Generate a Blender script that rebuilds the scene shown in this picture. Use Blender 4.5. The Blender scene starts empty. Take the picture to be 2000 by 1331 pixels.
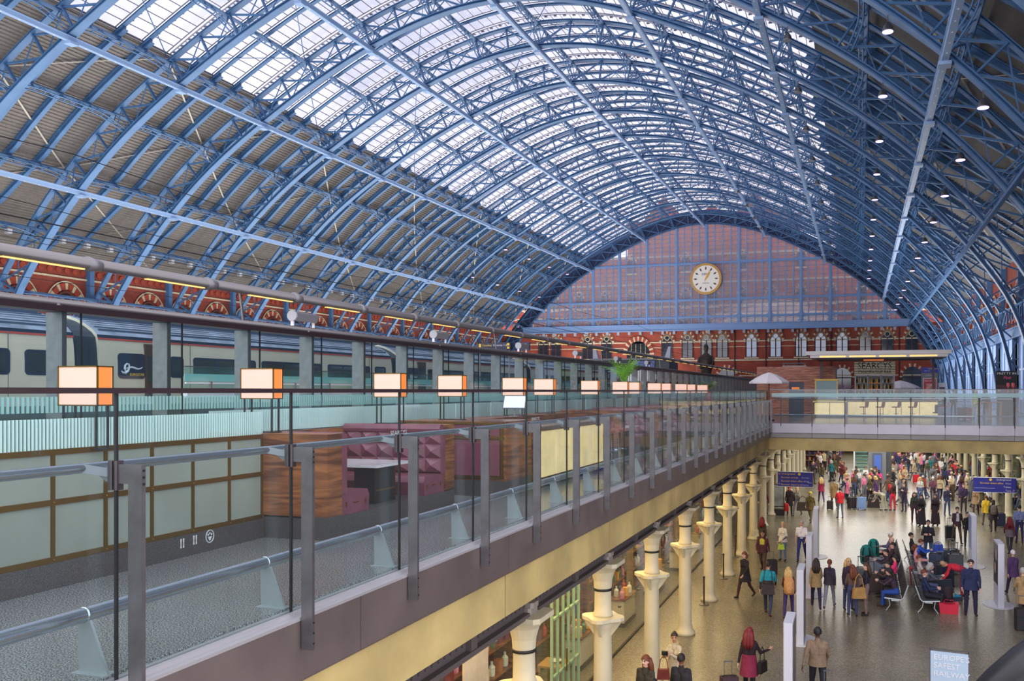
import bpy, math, random
import numpy as np
from mathutils import Vector, Matrix, Euler

S = bpy.context.scene
COL = S.collection
random.seed(7)
PI = math.pi

# ------------------------------------------------------------------ camera
EYE = 1.69
TH = math.atan(.3)
CT, ST = math.cos(TH), math.sin(TH)
FPX = 1650.0
cam_d = bpy.data.cameras.new('camera')
cam_d.sensor_width = 36.0
cam_d.lens = FPX / 2000 * 36.0
cam_d.shift_x = -185.0 / 2000
cam_d.shift_y = 98.5 / 2000
cam_d.clip_start = .05
cam_d.clip_end = 600
cam = bpy.data.objects.new('camera', cam_d)
COL.objects.link(cam)
cam.location = (0, 0, EYE)
cam.rotation_euler = (PI / 2, 0, TH)
S.camera = cam

# ------------------------------------------------------------------ sky
W = bpy.data.worlds.new('overcast_sky')
S.world = W
W.use_nodes = True
nt = W.node_tree
nt.nodes.clear()
wo = nt.nodes.new('ShaderNodeOutputWorld')
bg = nt.nodes.new('ShaderNodeBackground')
tc = nt.nodes.new('ShaderNodeTexCoord')
nz = nt.nodes.new('ShaderNodeTexNoise')
nz.inputs['Scale'].default_value = 4.0
nz.inputs['Detail'].default_value = 6.0
nz.inputs['Roughness'].default_value = .55
rp = nt.nodes.new('ShaderNodeValToRGB')
rp.color_ramp.elements[0].position = .36
rp.color_ramp.elements[0].color = (.64, .65, .78, 1)
rp.color_ramp.elements[1].position = .62
rp.color_ramp.elements[1].color = (1.0, .98, 1.05, 1)
nt.links.new(tc.outputs['Generated'], nz.inputs['Vector'])
nt.links.new(nz.outputs['Fac'], rp.inputs['Fac'])
nt.links.new(rp.outputs['Color'], bg.inputs['Color'])
bg.inputs['Strength'].default_value = 2.2
nt.links.new(bg.outputs['Background'], wo.inputs['Surface'])

# ------------------------------------------------------------------ lights
def area(name, loc, size, size_y, power, color=(1, 1, 1), rot=(0, 0, 0), spread=PI):
    l = bpy.data.lights.new(name, 'AREA')
    l.shape = 'RECTANGLE'
    l.size, l.size_y = size, size_y
    l.energy = power
    l.color = color
    l.spread = spread
    o = bpy.data.objects.new(name, l)
    COL.objects.link(o)
    o.location = loc
    o.rotation_euler = rot
    return o
# added fill for the vault: hidden upward lamps behind train and at right
area('vault_fill_left', (-44, 85, 1.8), 26, 130, 24000, (1, .97, .95), (PI, 0, 0))
area('vault_fill_right', (3.5, 104, 4.6), 8, 62, 4500, (.95, .97, 1), (PI, .7, 0))
# lamp added under the hidden undercroft soffit for brightness; warm arcade and shop lights
area('undercroft_light', (2, 72, -1.35), 11, 54, 3400, (1, .97, .92))
area('arcade_light', (-5.75, 24, -1.55), .8, 34, 380, (1, .74, .36))
area('shop_light', (-8.2, 24, -1.55), 2.6, 34, 800, (1, .70, .34))
S.view_settings.view_transform = 'Standard'
S.view_settings.look = 'None'
S.view_settings.gamma = 1
S.view_settings.use_curve_mapping = False
S.view_settings.exposure = .45
S.cycles.max_bounces = 8
S.cycles.diffuse_bounces = 4
S.cycles.glossy_bounces = 3
S.cycles.transparent_max_bounces = 24
S.cycles.sample_clamp_indirect = 4.0
S.cycles.use_denoising = True

# ------------------------------------------------------------------ pixel -> place helpers (setting out only)
def ray(px, py):
    u = (px - 1185) / FPX
    v = (764 - py) / FPX
    return Vector((-ST + u * CT, CT + u * ST, v))
def at_z(px, py, z):
    r = ray(px, py); t = (z - EYE) / r.z
    return Vector((r.x * t, r.y * t, z))
def at_x(px, py, x):
    r = ray(px, py); t = x / r.x
    return Vector((x, r.y * t, EYE + r.z * t))
def at_y(px, py, y):
    r = ray(px, py); t = y / r.y
    return Vector((r.x * t, y, EYE + r.z * t))

# ------------------------------------------------------------------ materials
def lin(c):
    return tuple((x / 255 / 12.92 if x / 255 <= .04045 else ((x / 255 + .055) / 1.055) ** 2.4) for x in c) + (1,)
MATS = {}
def mat(name, rgb, rough=.6, metal=0.0, noise=None, bump=None, spec=.5, emit=None, coords='Object'):
    """plain principled surface with optional noise mottling (scale, amount) and fine bump (scale, strength)"""
    if name in MATS:
        return MATS[name]
    m = bpy.data.materials.new(name)
    m.use_nodes = True
    n = m.node_tree
    b = n.nodes['Principled BSDF']
    c = lin(rgb)
    b.inputs['Base Color'].default_value = c
    b.inputs['Roughness'].default_value = rough
    b.inputs['Metallic'].default_value = metal
    b.inputs['Specular IOR Level'].default_value = spec
    t = None
    if noise or bump:
        t = n.nodes.new('ShaderNodeTexCoord')
    if noise:
        z = n.nodes.new('ShaderNodeTexNoise')
        z.inputs['Scale'].default_value = noise[0]
        z.inputs['Detail'].default_value = 5
        n.links.new(t.outputs[coords], z.inputs['Vector'])
        r = n.nodes.new('ShaderNodeValToRGB')
        a = noise[1]
        r.color_ramp.elements[0].position = .32
        r.color_ramp.elements[1].position = .68
        r.color_ramp.elements[0].color = tuple(x * (1 - a) for x in c[:3]) + (1,)
        r.color_ramp.elements[1].color = tuple(min(1, x * (1 + a)) for x in c[:3]) + (1,)
        n.links.new(z.outputs['Fac'], r.inputs['Fac'])
        n.links.new(r.outputs['Color'], b.inputs['Base Color'])
    if bump:
        z = n.nodes.new('ShaderNodeTexNoise')
        z.inputs['Scale'].default_value = bump[0]
        n.links.new(t.outputs[coords], z.inputs['Vector'])
        bp = n.nodes.new('ShaderNodeBump')
        bp.inputs['Strength'].default_value = bump[1]
        bp.inputs['Distance'].default_value = .02
        n.links.new(z.outputs['Fac'], bp.inputs['Height'])
        n.links.new(bp.outputs['Normal'], b.inputs['Normal'])
    if emit:
        b.inputs['Emission Color'].default_value = lin(emit[0])
        b.inputs['Emission Strength'].default_value = emit[1]
    MATS[name] = m
    return m

def glass_mat(name, tint, body=.0, body_col=(200, 220, 220), refl=1.0, stripes=None):
    """thin architectural glass: clear transmission, fresnel reflection, a little white body; optional printed vertical stripes (pitch in m, axis)"""
    m = bpy.data.materials.new(name)
    m.use_nodes = True
    n = m.node_tree
    n.nodes.clear()
    out = n.nodes.new('ShaderNodeOutputMaterial')
    tr = n.nodes.new('ShaderNodeBsdfTransparent')
    tr.inputs['Color'].default_value = tuple(tint) + (1,)
    gl = n.nodes.new('ShaderNodeBsdfGlossy')
    gl.inputs['Roughness'].default_value = .03
    df = n.nodes.new('ShaderNodeBsdfDiffuse')
    df.inputs['Color'].default_value = lin(body_col)
    # Schlick reflectance from the facing angle, the same from both sides of the sheet
    lw = n.nodes.new('ShaderNodeLayerWeight')
    lw.inputs['Blend'].default_value = .5
    pw = n.nodes.new('ShaderNodeMath'); pw.operation = 'POWER'; pw.inputs[1].default_value = 5.0
    n.links.new(lw.outputs['Facing'], pw.inputs[0])
    mu = n.nodes.new('ShaderNodeMath'); mu.operation = 'MULTIPLY_ADD'
    mu.inputs[1].default_value = .6 * refl; mu.inputs[2].default_value = .035 * refl
    n.links.new(pw.outputs[0], mu.inputs[0])
    m1 = n.nodes.new('ShaderNodeMixShader')
    m1.inputs[0].default_value = body
    n.links.new(tr.outputs[0], m1.inputs[1]); n.links.new(df.outputs[0], m1.inputs[2])
    if stripes:
        pitch, axis, z0, z1, dens = stripes
        t = n.nodes.new('ShaderNodeNewGeometry')
        sx = n.nodes.new('ShaderNodeSeparateXYZ')
        n.links.new(t.outputs['Position'], sx.inputs[0])
        dv = n.nodes.new('ShaderNodeMath'); dv.operation = 'DIVIDE'; dv.inputs[1].default_value = pitch
        n.links.new(sx.outputs[axis], dv.inputs[0])
        fr = n.nodes.new('ShaderNodeMath'); fr.operation = 'FRACT'
        n.links.new(dv.outputs[0], fr.inputs[0])
        lt = n.nodes.new('ShaderNodeMath'); lt.operation = 'LESS_THAN'; lt.inputs[1].default_value = .52
        n.links.new(fr.outputs[0], lt.inputs[0])
        g1 = n.nodes.new('ShaderNodeMath'); g1.operation = 'GREATER_THAN'; g1.inputs[1].default_value = z0
        g2 = n.nodes.new('ShaderNodeMath'); g2.operation = 'LESS_THAN'; g2.inputs[1].default_value = z1
        n.links.new(sx.outputs[2], g1.inputs[0]); n.links.new(sx.outputs[2], g2.inputs[0])
        a1 = n.nodes.new('ShaderNodeMath'); a1.operation = 'MULTIPLY'
        a2 = n.nodes.new('ShaderNodeMath'); a2.operation = 'MULTIPLY'
        a3 = n.nodes.new('ShaderNodeMath'); a3.operation = 'MULTIPLY_ADD'
        n.links.new(g1.outputs[0], a1.inputs[0]); n.links.new(g2.outputs[0], a1.inputs[1])
        n.links.new(a1.outputs[0], a2.inputs[0]); n.links.new(lt.outputs[0], a2.inputs[1])
        n.links.new(a2.outputs[0], a3.inputs[0]); a3.inputs[1].default_value = dens; a3.inputs[2].default_value = body
        n.links.new(a3.outputs[0], m1.inputs[0])
    m2 = n.nodes.new('ShaderNodeMixShader')
    n.links.new(mu.outputs[0], m2.inputs[0])
    n.links.new(m1.outputs[0], m2.inputs[1]); n.links.new(gl.outputs[0], m2.inputs[2])
    n.links.new(m2.outputs[0], out.inputs['Surface'])
    MATS[name] = m
    return m

def emis(name, rgb, strength):
    return mat(name, rgb, .5, emit=(rgb, strength))

def brick_mat(name, c1, c2, mortar, scale, plane):
    """plane: 'yz' for walls running along y, 'xz' for walls running along x; position based so courses lie level"""
    m = bpy.data.materials.new(name)
    m.use_nodes = True
    n = m.node_tree
    b = n.nodes['Principled BSDF']
    b.inputs['Roughness'].default_value = .85
    g = n.nodes.new('ShaderNodeNewGeometry')
    s = n.nodes.new('ShaderNodeSeparateXYZ')
    c = n.nodes.new('ShaderNodeCombineXYZ')
    n.links.new(g.outputs['Position'], s.inputs[0])
    n.links.new(s.outputs[1 if plane == 'yz' else 0], c.inputs[0])
    n.links.new(s.outputs[2], c.inputs[1])
    k = n.nodes.new('ShaderNodeTexBrick')
    k.inputs['Color1'].default_value = lin(c1)
    k.inputs['Color2'].default_value = lin(c2)
    k.inputs['Mortar'].default_value = lin(mortar)
    k.inputs['Scale'].default_value = scale
    k.inputs['Mortar Size'].default_value = .012
    n.links.new(c.outputs[0], k.inputs['Vector'])
    z = n.nodes.new('ShaderNodeTexNoise')
    z.inputs['Scale'].default_value = .6
    z.inputs['Detail'].default_value = 5
    n.links.new(g.outputs['Position'], z.inputs['Vector'])
    mx = n.nodes.new('ShaderNodeMix'); mx.data_type = 'RGBA'; mx.blend_type = 'MULTIPLY'
    mx.inputs['Factor'].default_value = .6
    n.links.new(k.outputs['Color'], mx.inputs['A'])
    r = n.nodes.new('ShaderNodeValToRGB')
    r.color_ramp.elements[0].position = .3; r.color_ramp.elements[0].color = (.45, .42, .42, 1)
    r.color_ramp.elements[1].position = .65; r.color_ramp.elements[1].color = (1, 1, 1, 1)
    n.links.new(z.outputs['Fac'], r.inputs['Fac'])
    n.links.new(r.outputs['Color'], mx.inputs['B'])
    n.links.new(mx.outputs['Result'], b.inputs['Base Color'])
    MATS[name] = m
    return m

def wood_mat(name, dark, light, scale=(1, 1, 14), rough=.35):
    m = bpy.data.materials.new(name)
    m.use_nodes = True
    n = m.node_tree
    b = n.nodes['Principled BSDF']
    b.inputs['Roughness'].default_value = rough
    t = n.nodes.new('ShaderNodeTexCoord')
    mp = n.nodes.new('ShaderNodeMapping')
    mp.inputs['Scale'].default_value = scale
    n.links.new(t.outputs['Object'], mp.inputs['Vector'])
    z = n.nodes.new('ShaderNodeTexNoise')
    z.inputs['Scale'].default_value = 1.6; z.inputs['Detail'].default_value = 6; z.inputs['Distortion'].default_value = 1.2
    n.links.new(mp.outputs[0], z.inputs['Vector'])
    r = n.nodes.new('ShaderNodeValToRGB')
    r.color_ramp.elements[0].position = .36; r.color_ramp.elements[0].color = lin(dark)
    r.color_ramp.elements[1].position = .64; r.color_ramp.elements[1].color = lin(light)
    n.links.new(z.outputs['Fac'], r.inputs['Fac'])
    n.links.new(r.outputs['Color'], b.inputs['Base Color'])
    MATS[name] = m
    return m

def granite_mat(name, c1, c2, scale=90, rough=.3):
    m = bpy.data.materials.new(name)
    m.use_nodes = True
    n = m.node_tree
    b = n.nodes['Principled BSDF']
    b.inputs['Roughness'].default_value = rough
    g = n.nodes.new('ShaderNodeNewGeometry')
    z = n.nodes.new('ShaderNodeTexNoise'); z.inputs['Scale'].default_value = scale; z.inputs['Detail'].default_value = 3
    z2 = n.nodes.new('ShaderNodeTexNoise'); z2.inputs['Scale'].default_value = .35; z2.inputs['Detail'].default_value = 4
    n.links.new(g.outputs['Position'], z.inputs['Vector']); n.links.new(g.outputs['Position'], z2.inputs['Vector'])
    r = n.nodes.new('ShaderNodeValToRGB')
    r.color_ramp.elements[0].position = .42; r.color_ramp.elements[0].color = lin(c1)
    r.color_ramp.elements[1].position = .60; r.color_ramp.elements[1].color = lin(c2)
    n.links.new(z.outputs['Fac'], r.inputs['Fac'])
    mx = n.nodes.new('ShaderNodeMix'); mx.data_type = 'RGBA'; mx.blend_type = 'MULTIPLY'; mx.inputs['Factor'].default_value = .55
    r2 = n.nodes.new('ShaderNodeValToRGB')
    r2.color_ramp.elements[0].position = .35; r2.color_ramp.elements[0].color = (.5, .5, .48, 1)
    r2.color_ramp.elements[1].position = .65
    n.links.new(z2.outputs['Fac'], r2.inputs['Fac'])
    n.links.new(r.outputs['Color'], mx.inputs['A']); n.links.new(r2.outputs['Color'], mx.inputs['B'])
    n.links.new(mx.outputs['Result'], b.inputs['Base Color'])
    MATS[name] = m
    return m

BLUE = mat('blue_ironwork', (76, 116, 160), .45, noise=(1.2, .12))
BLUE_L = mat('pale_blue_beam', (150, 178, 214), .4)
BOARD = mat('roof_board', (120, 114, 110), .8, noise=(5.0, .10))
STEEL = mat('brushed_steel', (112, 110, 111), .38, .75, noise=(8, .12))
STEEL_D = mat('dark_edge_steel', (78, 70, 72), .45, .6)
FASCIA = mat('bead_blasted_fascia', (112, 99, 95), .42, .4, noise=(1.6, .16))
CREAM = mat('cream_concrete', (178, 156, 100), .7, noise=(1.1, .24), bump=(6, .25))
DARK = mat('dark_paint', (34, 31, 33), .5)
IRON = mat('grey_painted_iron', (92, 84, 82), .5)
COLW = mat('cream_painted_iron', (206, 196, 164), .5, noise=(3, .06))
TUBE = mat('polished_tube', (176, 186, 196), .2, .9)
WHITE = mat('white_paint', (225, 225, 230), .45)
OFFW = mat('off_white', (235, 228, 215), .55)
BLACK = mat('black_matt', (18, 18, 20), .5)
GREY = mat('mid_grey', (120, 120, 122), .5)
BRASS = mat('brass', (132, 102, 44), .3, .85)
NAVY = mat('navy_gloss', (22, 28, 58), .3)
SIGNB = mat('sign_blue', (36, 40, 150), .4)
YELLOW = mat('sign_yellow', (250, 205, 60), .5)
STONE = mat('pale_stone', (205, 190, 160), .8, noise=(3, .12))
BRICKV = mat('red_brick_plain', (158, 66, 46), .85, noise=(3, .2))
BRICK_Y = brick_mat('brick_along_y', (160, 70, 54), (138, 56, 42), (122, 88, 74), 5.0, 'yz')
BRICK_X = brick_mat('brick_along_x', (184, 82, 60), (158, 66, 48), (128, 92, 76), 5.0, 'xz')
WALNUT = wood_mat('walnut', (84, 46, 28), (150, 94, 54), (.7, .7, 8))
CEDAR = wood_mat('cedar_cladding', (138, 80, 64), (198, 134, 106), (.7, 4, 8), .6)
LEATHER = mat('burgundy_leather', (112, 62, 76), .32, noise=(5, .15))
GRANITE = granite_mat('speckled_granite', (56, 58, 60), (156, 160, 162), 95, .22)
GRANITE2 = granite_mat('plinth_granite', (56, 54, 56), (92, 90, 90), 140, .35)
CONC = granite_mat('concourse_floor', (112, 104, 86), (144, 135, 114), 22, .27)
GLASS = glass_mat('balustrade_glass', (.95, .985, .975), .012, refl=1.0)
GLASS_G = glass_mat('green_glass', (.80, .94, .92), .05, (150, 210, 200), .9)
GLASS_S = glass_mat('fritted_glass', (.94, .98, .97), .02, (205, 232, 228), 1.0, (.034, 1, 1.165, 1.45, .85))
GLASS_T = glass_mat('fritted_screen_glass', (.92, .97, .96), .015, (170, 220, 212), .7, (.06, 1, 1.43, 1.62, .75))
GLASS_R = glass_mat('roof_glass', (.68, .68, .70), .12, (225, 225, 235), .4)
GLASS_W = glass_mat('gable_glass', (.88, .88, .90), .24, (225, 212, 214), 1.2)
GLASS_D = mat('dark_window_glass', (38, 44, 52), .08, spec=.9)
OPAL = mat('opal_panel', (134, 142, 132), .14, noise=(1.5, .08))
MARBLE = mat('backlit_onyx', (206, 190, 140), .4, noise=(3, .16), emit=((245, 214, 150), .36))
E_WARM = emis('warm_shade_glow', (222, 180, 160), .34)
E_AMBER = emis('amber_shade_glow', (222, 124, 56), .34)
E_LAMP = emis('lamp_lens', (206, 170, 255), 3.0)
E_STRIP = emis('strip_light', (250, 208, 120), .6)
E_WHITE = emis('white_screen', (205, 212, 228), .35)

def rrect(x, y0, y1, z0, z1, r):
    """rounded rectangle outline in a plane of constant x"""
    out = []
    for cy, cz, a0 in ((y1 - r, z1 - r, 0), (y0 + r, z1 - r, 90), (y0 + r, z0 + r, 180), (y1 - r, z0 + r, 270)):
        for k in range(5):
            a = math.radians(a0 + k * 22.5); out.append((x, cy + r * math.cos(a), cz + r * math.sin(a)))
    return out

# ------------------------------------------------------------------ mesh builder
class MB:
    def __init__(s):
        s.v = []; s.f = []; s.m = []; s.k = 0; s.M = None
    def tv(s, p):
        if s.M is not None:
            p = s.M @ Vector(p)
        s.v.append((p[0], p[1], p[2]))
    def face(s, idx):
        s.f.append(idx); s.m.append(s.k)
    def quad(s, a, b, c, d):
        n = len(s.v)
        for p in (a, b, c, d): s.tv(p)
        s.face((n, n + 1, n + 2, n + 3)); return s
    def box(s, x0, x1, y0, y1, z0, z1):
        n = len(s.v)
        for z in (z0, z1):
            for x, y in ((x0, y0), (x1, y0), (x1, y1), (x0, y1)):
                s.tv((x, y, z))
        for q in ((0, 3, 2, 1), (4, 5, 6, 7), (0, 1, 5, 4), (1, 2, 6, 5), (2, 3, 7, 6), (3, 0, 4, 7)):
            s.face(tuple(n + i for i in q))
        return s
    def cbox(s, x0, x1, y0, y1, z0, z1, c=.02):
        """box with chamfered vertical edges and top"""
        s.prism([(x0 + c, y0), (x1 - c, y0), (x1, y0 + c), (x1, y1 - c), (x1 - c, y1), (x0 + c, y1), (x0, y1 - c), (x0, y0 + c)], z0, z1)
        return s
    def prism(s, poly, z0, z1):
        n = len(s.v); k = len(poly)
        for z in (z0, z1):
            for x, y in poly: s.tv((x, y, z))
        s.face(tuple(n + i for i in range(k - 1, -1, -1)))
        s.face(tuple(n + k + i for i in range(k)))
        for i in range(k):
            j = (i + 1) % k
            s.face((n + i, n + j, n + k + j, n + k + i))
        return s
    def extr(s, poly3, vec):
        """extrude a planar 3-D polygon by vec"""
        n = len(s.v); k = len(poly3); vec = Vector(vec)
        for p in poly3: s.tv(p)
        for p in poly3: s.tv(Vector(p) + vec)
        s.face(tuple(n + i for i in range(k - 1, -1, -1)))
        s.face(tuple(n + k + i for i in range(k)))
        for i in range(k):
            j = (i + 1) % k
            s.face((n + i, n + j, n + k + j, n + k + i))
        return s
    def bar(s, p, q, w, h=None, up=(0, 0, 1)):
        h = w if h is None else h
        p, q = Vector(p), Vector(q)
        d = (q - p).normalized()
        up = Vector(up)
        a = d.cross(up)
        if a.length < 1e-3: a = d.cross(Vector((1, 0, 0)))
        a.normalize(); b = a.cross(d).normalized()
        n = len(s.v)
        for o in (p, q):
            for i, j in ((-1, -1), (1, -1), (1, 1), (-1, 1)):
                s.tv(o + a * (i * w / 2) + b * (j * h / 2))
        for f in ((0, 3, 2, 1), (4, 5, 6, 7), (0, 1, 5, 4), (1, 2, 6, 5), (2, 3, 7, 6), (3, 0, 4, 7)):
            s.face(tuple(n + i for i in f))
        return s
    def tube(s, pts, r, seg=8, cap=True):
        pts = [Vector(p) for p in pts]
        rs = r if isinstance(r, (list, tuple)) else [r] * len(pts)
        n0 = len(s.v); pa = None
        for i, p in enumerate(pts):
            d = (pts[min(i + 1, len(pts) - 1)] - pts[max(i - 1, 0)]).normalized()
            if pa is None:
                a = d.cross(Vector((0, 0, 1)))
                if a.length < 1e-3: a = d.cross(Vector((1, 0, 0)))
            else:
                a = pa - d * pa.dot(d)
            a.normalize(); pa = a
            b = d.cross(a)
            for k in range(seg):
                t = 2 * PI * k / seg
                s.tv(p + (a * math.cos(t) + b * math.sin(t)) * rs[i])
        for i in range(len(pts) - 1):
            for k in range(seg):
                k2 = (k + 1) % seg
                s.face((n0 + i * seg + k, n0 + i * seg + k2, n0 + (i + 1) * seg + k2, n0 + (i + 1) * seg + k))
        if cap:
            s.face(tuple(n0 + k for k in range(seg - 1, -1, -1)))
            e = n0 + (len(pts) - 1) * seg
            s.face(tuple(e + k for k in range(seg)))
        return s
    def lathe(s, prof, seg=16, c=(0, 0, 0), sx=1, sy=1):
        n0 = len(s.v)
        for r, z in prof:
            for k in range(seg):
                t = 2 * PI * k / seg
                s.tv((c[0] + r * sx * math.cos(t), c[1] + r * sy * math.sin(t), c[2] + z))
        for i in range(len(prof) - 1):
            for k in range(seg):
                k2 = (k + 1) % seg
                s.face((n0 + i * seg + k, n0 + i * seg + k2, n0 + (i + 1) * seg + k2, n0 + (i + 1) * seg + k))
        if prof[0][0] > 1e-4: s.face(tuple(n0 + k for k in range(seg - 1, -1, -1)))
        if prof[-1][0] > 1e-4:
            e = n0 + (len(prof) - 1) * seg
            s.face(tuple(e + k for k in range(seg)))
        return s
    def ball(s, c, rx, ry=None, rz=None, seg=10, rings=7):
        ry = rx if ry is None else ry; rz = rx if rz is None else rz
        prof = [(max(math.sin(PI * i / rings), 1e-5), -math.cos(PI * i / rings) * rz) for i in range(rings + 1)]
        return s.lathe(prof, seg, c, rx, ry)
    def sweep(s, pts, sec, side=(0, 1, 0)):
        """sweep a closed 2-D section (u along side, w along outward normal) along pts in a plane normal to side"""
        side = Vector(side); pts = [Vector(p) for p in pts]
        n0 = len(s.v); k = len(sec)
        for i, p in enumerate(pts):
            d = (pts[min(i + 1, len(pts) - 1)] - pts[max(i - 1, 0)]).normalized()
            nn = side.cross(d)
            for u, w in sec: s.tv(p + side * u + nn * w)
        for i in range(len(pts) - 1):
            for j in range(k):
                j2 = (j + 1) % k
                s.face((n0 + i * k + j, n0 + i * k + j2, n0 + (i + 1) * k + j2, n0 + (i + 1) * k + j))
        s.face(tuple(n0 + j for j in range(k - 1, -1, -1)))
        e = n0 + (len(pts) - 1) * k
        s.face(tuple(e + j for j in range(k)))
        return s
    def mesh(s, name, mats, smooth=False):
        me = bpy.data.meshes.new(name)
        me.from_pydata(s.v, [], s.f)
        for m in (mats if isinstance(mats, (list, tuple)) else [mats]):
            me.materials.append(m)
        if any(s.m):
            me.polygons.foreach_set('material_index', s.m)
        if smooth:
            me.polygons.foreach_set('use_smooth', [True] * len(s.f))
        me.update()
        return me
    def obj(s, name, mats, parent=None, smooth=False, loc=None, rot=None):
        return put(s.mesh(name, mats, smooth), name, parent, loc, rot)

def put(me, name, parent=None, loc=None, rot=None):
    o = bpy.data.objects.new(name, me)
    COL.objects.link(o)
    if parent is not None: o.parent = parent
    if loc is not None: o.location = loc
    if rot is not None: o.rotation_euler = rot
    return o
def rect_sec(w, h):
    return [(-w / 2, -h / 2), (w / 2, -h / 2), (w / 2, h / 2), (-w / 2, h / 2)]
def i_sec(w, h, t):
    a, b = w / 2, h / 2
    return [(-a, -b), (a, -b), (a, -b + t), (t / 2, -b + t), (t / 2, b - t), (a, b - t), (a, b), (-a, b), (-a, b - t), (-t / 2, b - t), (-t / 2, -b + t), (-a, -b + t)]
def tag(o, label=None, cat=None, group=None, kind=None):
    if label: o['label'] = label
    if cat: o['category'] = cat
    if group: o['group'] = group
    if kind: o['kind'] = kind
    return o
def root(name, loc=(0, 0, 0), label=None, cat=None, group=None, kind=None, rz=0):
    o = bpy.data.objects.new(name, None)
    COL.objects.link(o)
    o.location = loc; o.rotation_euler = (0, 0, rz)
    o.empty_display_size = .1
    return tag(o, label, cat, group, kind)
def struct(o):
    o['kind'] = 'structure'
    return o
def clone(o, loc=None, rz=None, label=None, group=None, parent=None):
    c = o.copy(); COL.objects.link(c)
    if parent is not None: c.parent = parent
    for ch in list(o.children): clone(ch, parent=c)
    if loc is not None: c.location = loc
    if rz is not None: c.rotation_euler = (0, 0, rz)
    if label: c['label'] = label
    if group: c['group'] = group
    return c
ORD = ('first second third fourth fifth sixth seventh eighth ninth tenth eleventh twelfth thirteenth fourteenth fifteenth sixteenth seventeenth '
       'eighteenth nineteenth twentieth twenty-first twenty-second twenty-third twenty-fourth twenty-fifth twenty-sixth twenty-seventh twenty-eighth').split()
def text_mesh(body, size, extrude=.004, align='CENTER', shear=0.0, space=1.0):
    c = bpy.data.curves.new('lettering', 'FONT')
    c.body = body; c.size = size; c.extrude = extrude; c.align_x = align; c.align_y = 'CENTER'; c.resolution_u = 2; c.shear = shear
    c.space_character = space
    t = bpy.data.objects.new('lettering', c)
    COL.objects.link(t)
    dg = bpy.context.evaluated_depsgraph_get()
    me = bpy.data.meshes.new_from_object(t.evaluated_get(dg))
    bpy.data.objects.remove(t)
    return me
def lettering(body, size, m, loc, rot, parent=None, extrude=.004, align='CENTER', shear=0.0, name='lettering', space=1.0, width=None):
    me = text_mesh(body, size, extrude, align, shear, space)
    me.materials.clear(); me.materials.append(m)
    o = put(me, name, parent, loc, rot)
    if width:
        w = max(v.co.x for v in me.vertices) - min(v.co.x for v in me.vertices)
        o.scale.x = width / w
    return o
FACE_CAM = (PI / 2, 0, 0)      # lettering on a face that looks back down the platforms (towards -y)
FACE_RIGHT = (PI / 2, 0, PI / 2)  # on a face that looks towards +x
# ================================================================== SETTING
G = 146.0          # plane of the clock gable
CX = -26.1         # centre line of the vault
BAY = 8.8
NR = 15            # ribs stop short of the camera; roof left open there to add sky light
RIBS = [G - BAY * k for k in range(NR + 1)]
FLO = -5.56        # undercroft floor
# ---- vault profile (half), smoothed
hp = [(0, 29.35), (4.9, 28.8), (9.9, 27.3), (15.1, 25.0), (20.1, 22.25), (25, 19.2), (29, 15.9), (32.8, 11.9), (36.0, 7.6), (37.4, 4.5), (38.2, 0), (38.3, -1.69)]
full = [(-o, h) for o, h in reversed(hp[1:])] + hp
P0 = np.array([(o, h + EYE) for o, h in full])
def catmull(P, n=14):
    out = []
    for i in range(len(P) - 1):
        p0, p1, p2, p3 = P[max(i - 1, 0)], P[i], P[i + 1], P[min(i + 2, len(P) - 1)]
        for t in np.linspace(0, 1, n, endpoint=False):
            out.append(.5 * ((2 * p1) + (-p0 + p2) * t + (2 * p0 - 5 * p1 + 4 * p2 - p3) * t ** 2 + (-p0 + 3 * p1 - 3 * p2 + p3) * t ** 3))
    out.append(P[-1]); return np.array(out)
PC = catmull(P0)
for _ in range(120):
    PC[1:-1] = .5 * PC[1:-1] + .25 * (PC[:-2] + PC[2:])
seg = np.hypot(*(PC[1:] - PC[:-1]).T)
SL = np.concatenate([[0], np.cumsum(seg)])
SL -= SL[len(SL) // 2] if False else np.interp(0, PC[:, 0], SL)
SMAX = SL[-1]
TNG = np.gradient(PC, SL, axis=0)
TNG /= np.linalg.norm(TNG, axis=1)[:, None]
def prof(s, off=0.0):
    x = np.interp(s, SL, PC[:, 0]); z = np.interp(s, SL, PC[:, 1])
    tx = np.interp(s, SL, TNG[:, 0]); tz = np.interp(s, SL, TNG[:, 1])
    return (x - tz * off, z + tx * off)
def slope(s):
    return math.atan2(np.interp(s, SL, TNG[:, 1]), np.interp(s, SL, TNG[:, 0]))
def s_of_o(o, off=0.0):
    lo, hi = 0.0, SMAX
    for _ in range(50):
        m = (lo + hi) / 2
        if prof(m, off)[0] < o: lo = m
        else: hi = m
    return lo
SGL, SGR = s_of_o(21.6, 2.5), s_of_o(23.2, 2.5)   # glass / board line, left and right
SG = SGL
SB = s_of_o(30.8, 2.5)        # boards leave the rib and run straight to the wall head
WALL_O, WALL_Z = 38.9, 13.0
def roof_pt(s, off=2.5):
    """roof skin: parallel to the rib, then straight down to the wall head"""
    a = abs(s); sg = 1 if s >= 0 else -1
    if a <= SB:
        x, z = prof(a, off)
        return (sg * x, z)
    x0, z0 = prof(SB, off)
    dx, dz = WALL_O - x0, WALL_Z - z0
    t = (a - SB) / math.hypot(dx, dz)
    k = off - 2.5
    return (sg * (x0 + dx * t), z0 + dz * t)
SE = SB + math.hypot(WALL_O - prof(SB, 2.5)[0], WALL_Z - prof(SB, 2.5)[1])

ceiling = struct(root('ceiling', (CX, 0, 0)))
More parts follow.
